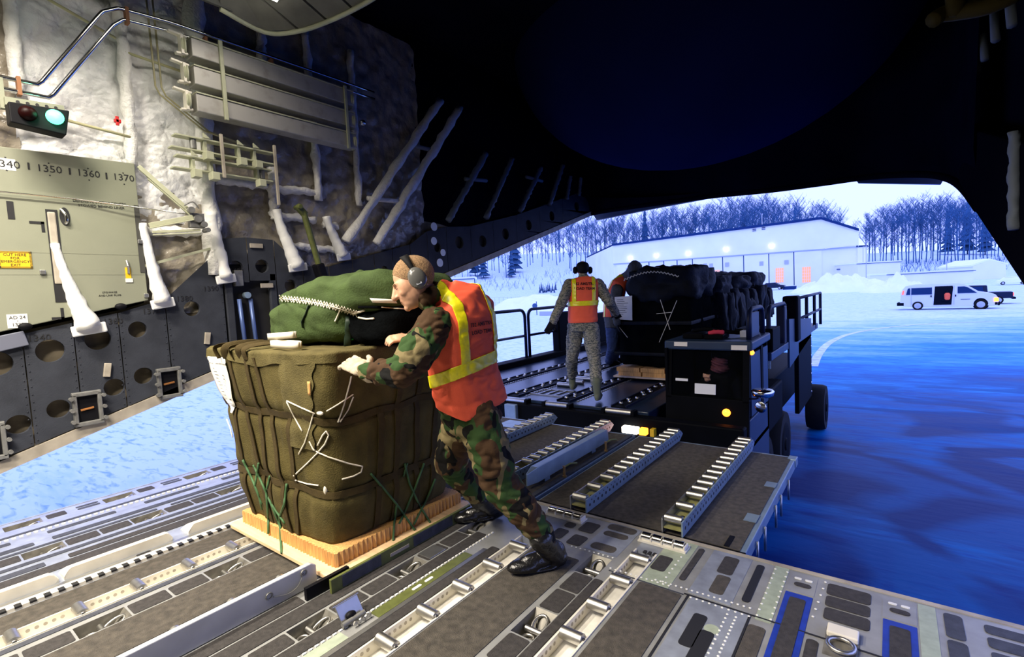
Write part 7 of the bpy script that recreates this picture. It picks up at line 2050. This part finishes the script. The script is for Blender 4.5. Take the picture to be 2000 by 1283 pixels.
mb.cap(sL, .05, eL, .04); mb.cap(eL, .04, wL, .03); mb.cap(sR, .05, eR, .04); mb.cap(eR, .04, wR, .03)
mb.cap(pL, .08, kL, .055); mb.cap(kL, .05, aL, .04); mb.cap(pR, .08, kR, .055); mb.cap(kR, .05, aR, .04)
m2 = dressed('person', mb, mt['skin'], None, .010, 2)
tag(m2, 'crewman in orange vest standing on the loader deck, back to the camera', 'person')
mb = MB(); mb.cap(sL, .088, eL, .072); mb.cap(eL, .072, wL, .056); mb.cap(sR, .088, eR, .074); mb.cap(eR, .072, wR, .056)
torso(mb, SP2, CR.copy(), [(.19, .14), (.195, .145), (.195, .145), (.20, .145), (.20, .13), (.15, .10), (.075, .07)])
mb.cap(J(1139, 545), .07, J(1139, 538), .066)
dressed('camouflage_jacket', mb, mt['abu'], m2, .011, 3, crease=wr(21, .010, .010, 8, 16))
mb = MB(); mb.cap(pL, .125, pL.lerp(kL, .5), .112); mb.cap(pL.lerp(kL, .5), .112, kL, .088); mb.cap(kL, .088, kL.lerp(aL, .85), .075)
mb.cap(pR, .125, pR.lerp(kR, .5), .115); mb.cap(pR.lerp(kR, .5), .115, kR, .09); mb.cap(kR, .09, kR.lerp(aR, .85), .078)
torso(mb, [J(1138, 648), J(1138, 636), J(1138, 618)], CR.copy(), [(.17, .14), (.20, .15), (.18, .13)])
dressed('camouflage_trousers', mb, mt['abu'], m2, .011, 3, crease=wr(31, .012, .012, 8, 15))
for (h_, t_, a_) in ((hL, tL, aL), (hR, tR, aR)):
    d_ = (CF * .8 + CR * .25); d_.z = 0; d_.normalize(); t2 = h_ + d_ * .29; mb = MB(); add_boot(mb, Vector((h_.x, h_.y, DZ + .035)), Vector((t2.x, t2.y, DZ + .035)), a_ + Vector((0, 0, .06)), 1.05); dressed('boot', mb, mt['bootg'], m2, .009, 2)
for (w_, d_, sd_) in ((wL, (wL - eL), -1), (wR, (wR - eR), 1)):
    mb = MB(); add_hand(mb, w_, d_, -CF + CR * -.3 * sd_, sd_, 1.15, .45); dressed('glove', mb, mt['rubber'], m2, .008, 1)
mb = MB(); torso(mb, [J(1138, 632)] + SP2[1:], CR.copy(), [(.208, .16), (.21, .162), (.21, .162), (.216, .16), (.218, .148), (.18, .12), (.10, .085)]); mb.cap(sL + CR * .03, .085, sL + CR * .1, .09); mb.cap(sR - CR * .03, .085, sR - CR * .1, .09)
v2 = dressed('safety_vest', mb, mt['orange'], m2, .011, 4, crease=wr(7, .006, .006, 5, 10), keep=[(J(1138, 629), Vector((0, 0, 1))), (sL - CR * .035, CR), (sR + CR * .035, -CR), (J(1138, 541), (-CD * -1))])
Z = Vector((0, 0, 1)); c0 = J(1138, 592)
slab(v2, 'reflective_band', [(c0 - Z * .033, Z), (c0 + Z * .033, -Z)], mt['band'], v2, .004)
for off in (-.135, .135):
    q0 = J(1138, 570) + CR * off; slab(v2, 'reflective_band', [(q0 - CR * .026, CR), (q0 + CR * .026, -CR), (c0 + Z * .03, Z)], mt['band'], v2, .004)
for i, s in enumerate(('732 AMS/TRN', 'LOAD TEAM')):
    text('vest_lettering', s, vt, .052, J(1139, 556.5 + i * 9) - CF * .2, CR, Z, v2, 0, onto=v2, lift=.008, weight=.001)
mb = MB(); mb.ell(hc2 + Z * .045 - CF * .01, .092, .105, .075); mb.ell(hc2 + Z * .01 - CF * .03, .088, .09, .07); dressed('watch_cap', mb, mt['rubber'], m2, .009, 2)
for q in (-1, 1):
    mb = MB(); mb.lathe(hc2 + CR * (q * .085) + Z * -.005, CR * q, [(0, .03), (0, .05), (.03, .052), (.05, .035), (.055, .003)], 18); mb.build('ear_cup', mt['rubber'], m2, smooth=True)

# ---------------------------------------------------------------- the hooded man behind the first dark bundle
K = lambda px, py, d=9.15: at(px - 9, py, d - .60)
mb = MB(); hc3 = K(1249, 527, 8.95); add_head(mb, hc3, CR * .9 + CF * .3 + CD * .4, Vector((0, 0, 1)) + CR * .3, 1.0)
SP3 = [K(1206, 640), K(1205, 620), K(1206, 598), K(1210, 576), K(1217, 556), K(1228, 543)]
torso(mb, SP3, CF.copy(), [(.15, .11), (.15, .11), (.15, .11), (.16, .11), (.15, .10), (.08, .07)])
mb.cap(K(1230, 546), .06, hc3 - Z * .06, .06)
s3, e3, w3 = K(1214, 566, 8.98), K(1208, 602, 8.92), K(1214, 630, 8.85)
mb.cap(s3, .05, e3, .045); mb.cap(e3, .045, w3, .035)
f3a = fl(1190, 716, DZ + .03); f3b = fl(1198, 711, DZ + .03)
k3a = K(1205, 680, 9.2); k3b = K(1215, 680, 9.3)
mb.cap(SP3[0], .10, k3a, .06); mb.cap(k3a, .06, f3a + Z * .12, .045); mb.cap(SP3[0], .10, k3b, .06); mb.cap(k3b, .06, f3b + Z * .12, .045)
m3 = dressed('person', mb, mt['skin'], None, .013, 2)
tag(m3, 'hooded worker in jeans and orange vest bending over the foremost dark bundle', 'person')
mb = MB(); mb.cap(s3, .10, e3, .08); mb.cap(e3, .08, w3, .06); torso(mb, SP3, CF.copy(), [(.17, .13), (.19, .14), (.19, .14), (.20, .145), (.18, .13), (.09, .09)])
dressed('grey_jacket', mb, mt['grey_knit'], m3, .013, 3, crease=wr(41, .01, .008))
mb = MB(); mb.ell(hc3 + Z * .02, .125, .13, .14); mb.cap(hc3 - Z * .02, .115, K(1229, 545), .10); dressed('hood', mb, mt['grey_knit'], m3, .012, 3, crease=wr(43, .008, .006))
mb = MB(); mb.cap(SP3[0], .13, k3a, .095); mb.cap(k3a, .092, f3a + Z * .10, .075); mb.cap(SP3[0], .13, k3b, .095); mb.cap(k3b, .092, f3b + Z * .10, .075); dressed('jeans', mb, mt['jeans'], m3, .013, 3, crease=wr(45, .012, .010))
for f3 in (f3a, f3b):
    mb = MB(); d3 = (CF * .4 + CR * .7); d3.z = 0; d3.normalize(); add_boot(mb, Vector((f3.x, f3.y, DZ + .035)), Vector((f3.x, f3.y, DZ + .035)) + d3 * .27, f3 + Z * .16, 1.0); dressed('shoe', mb, mt['rubber'], m3, .011, 2)
mb = MB(); add_hand(mb, w3, CD * .9 + CR * .2, -CR, 1, 1.1, .5); dressed('glove', mb, mt['rubber'], m3, .010, 1)
mb = MB(); torso(mb, SP3, CF.copy(), [(.18, .14), (.205, .155), (.205, .155), (.214, .158), (.19, .14), (.10, .10)])
v3 = dressed('safety_vest', mb, mt['orange'], m3, .013, 3, keep=[(SP3[1], (SP3[2] - SP3[1]).normalized())])
c3 = SP3[4]; n3 = CF.copy(); slab(v3, 'reflective_band', [(c3 - n3 * .10, n3), (c3 - n3 * .04, -n3)], mt['band'], v3, .004)
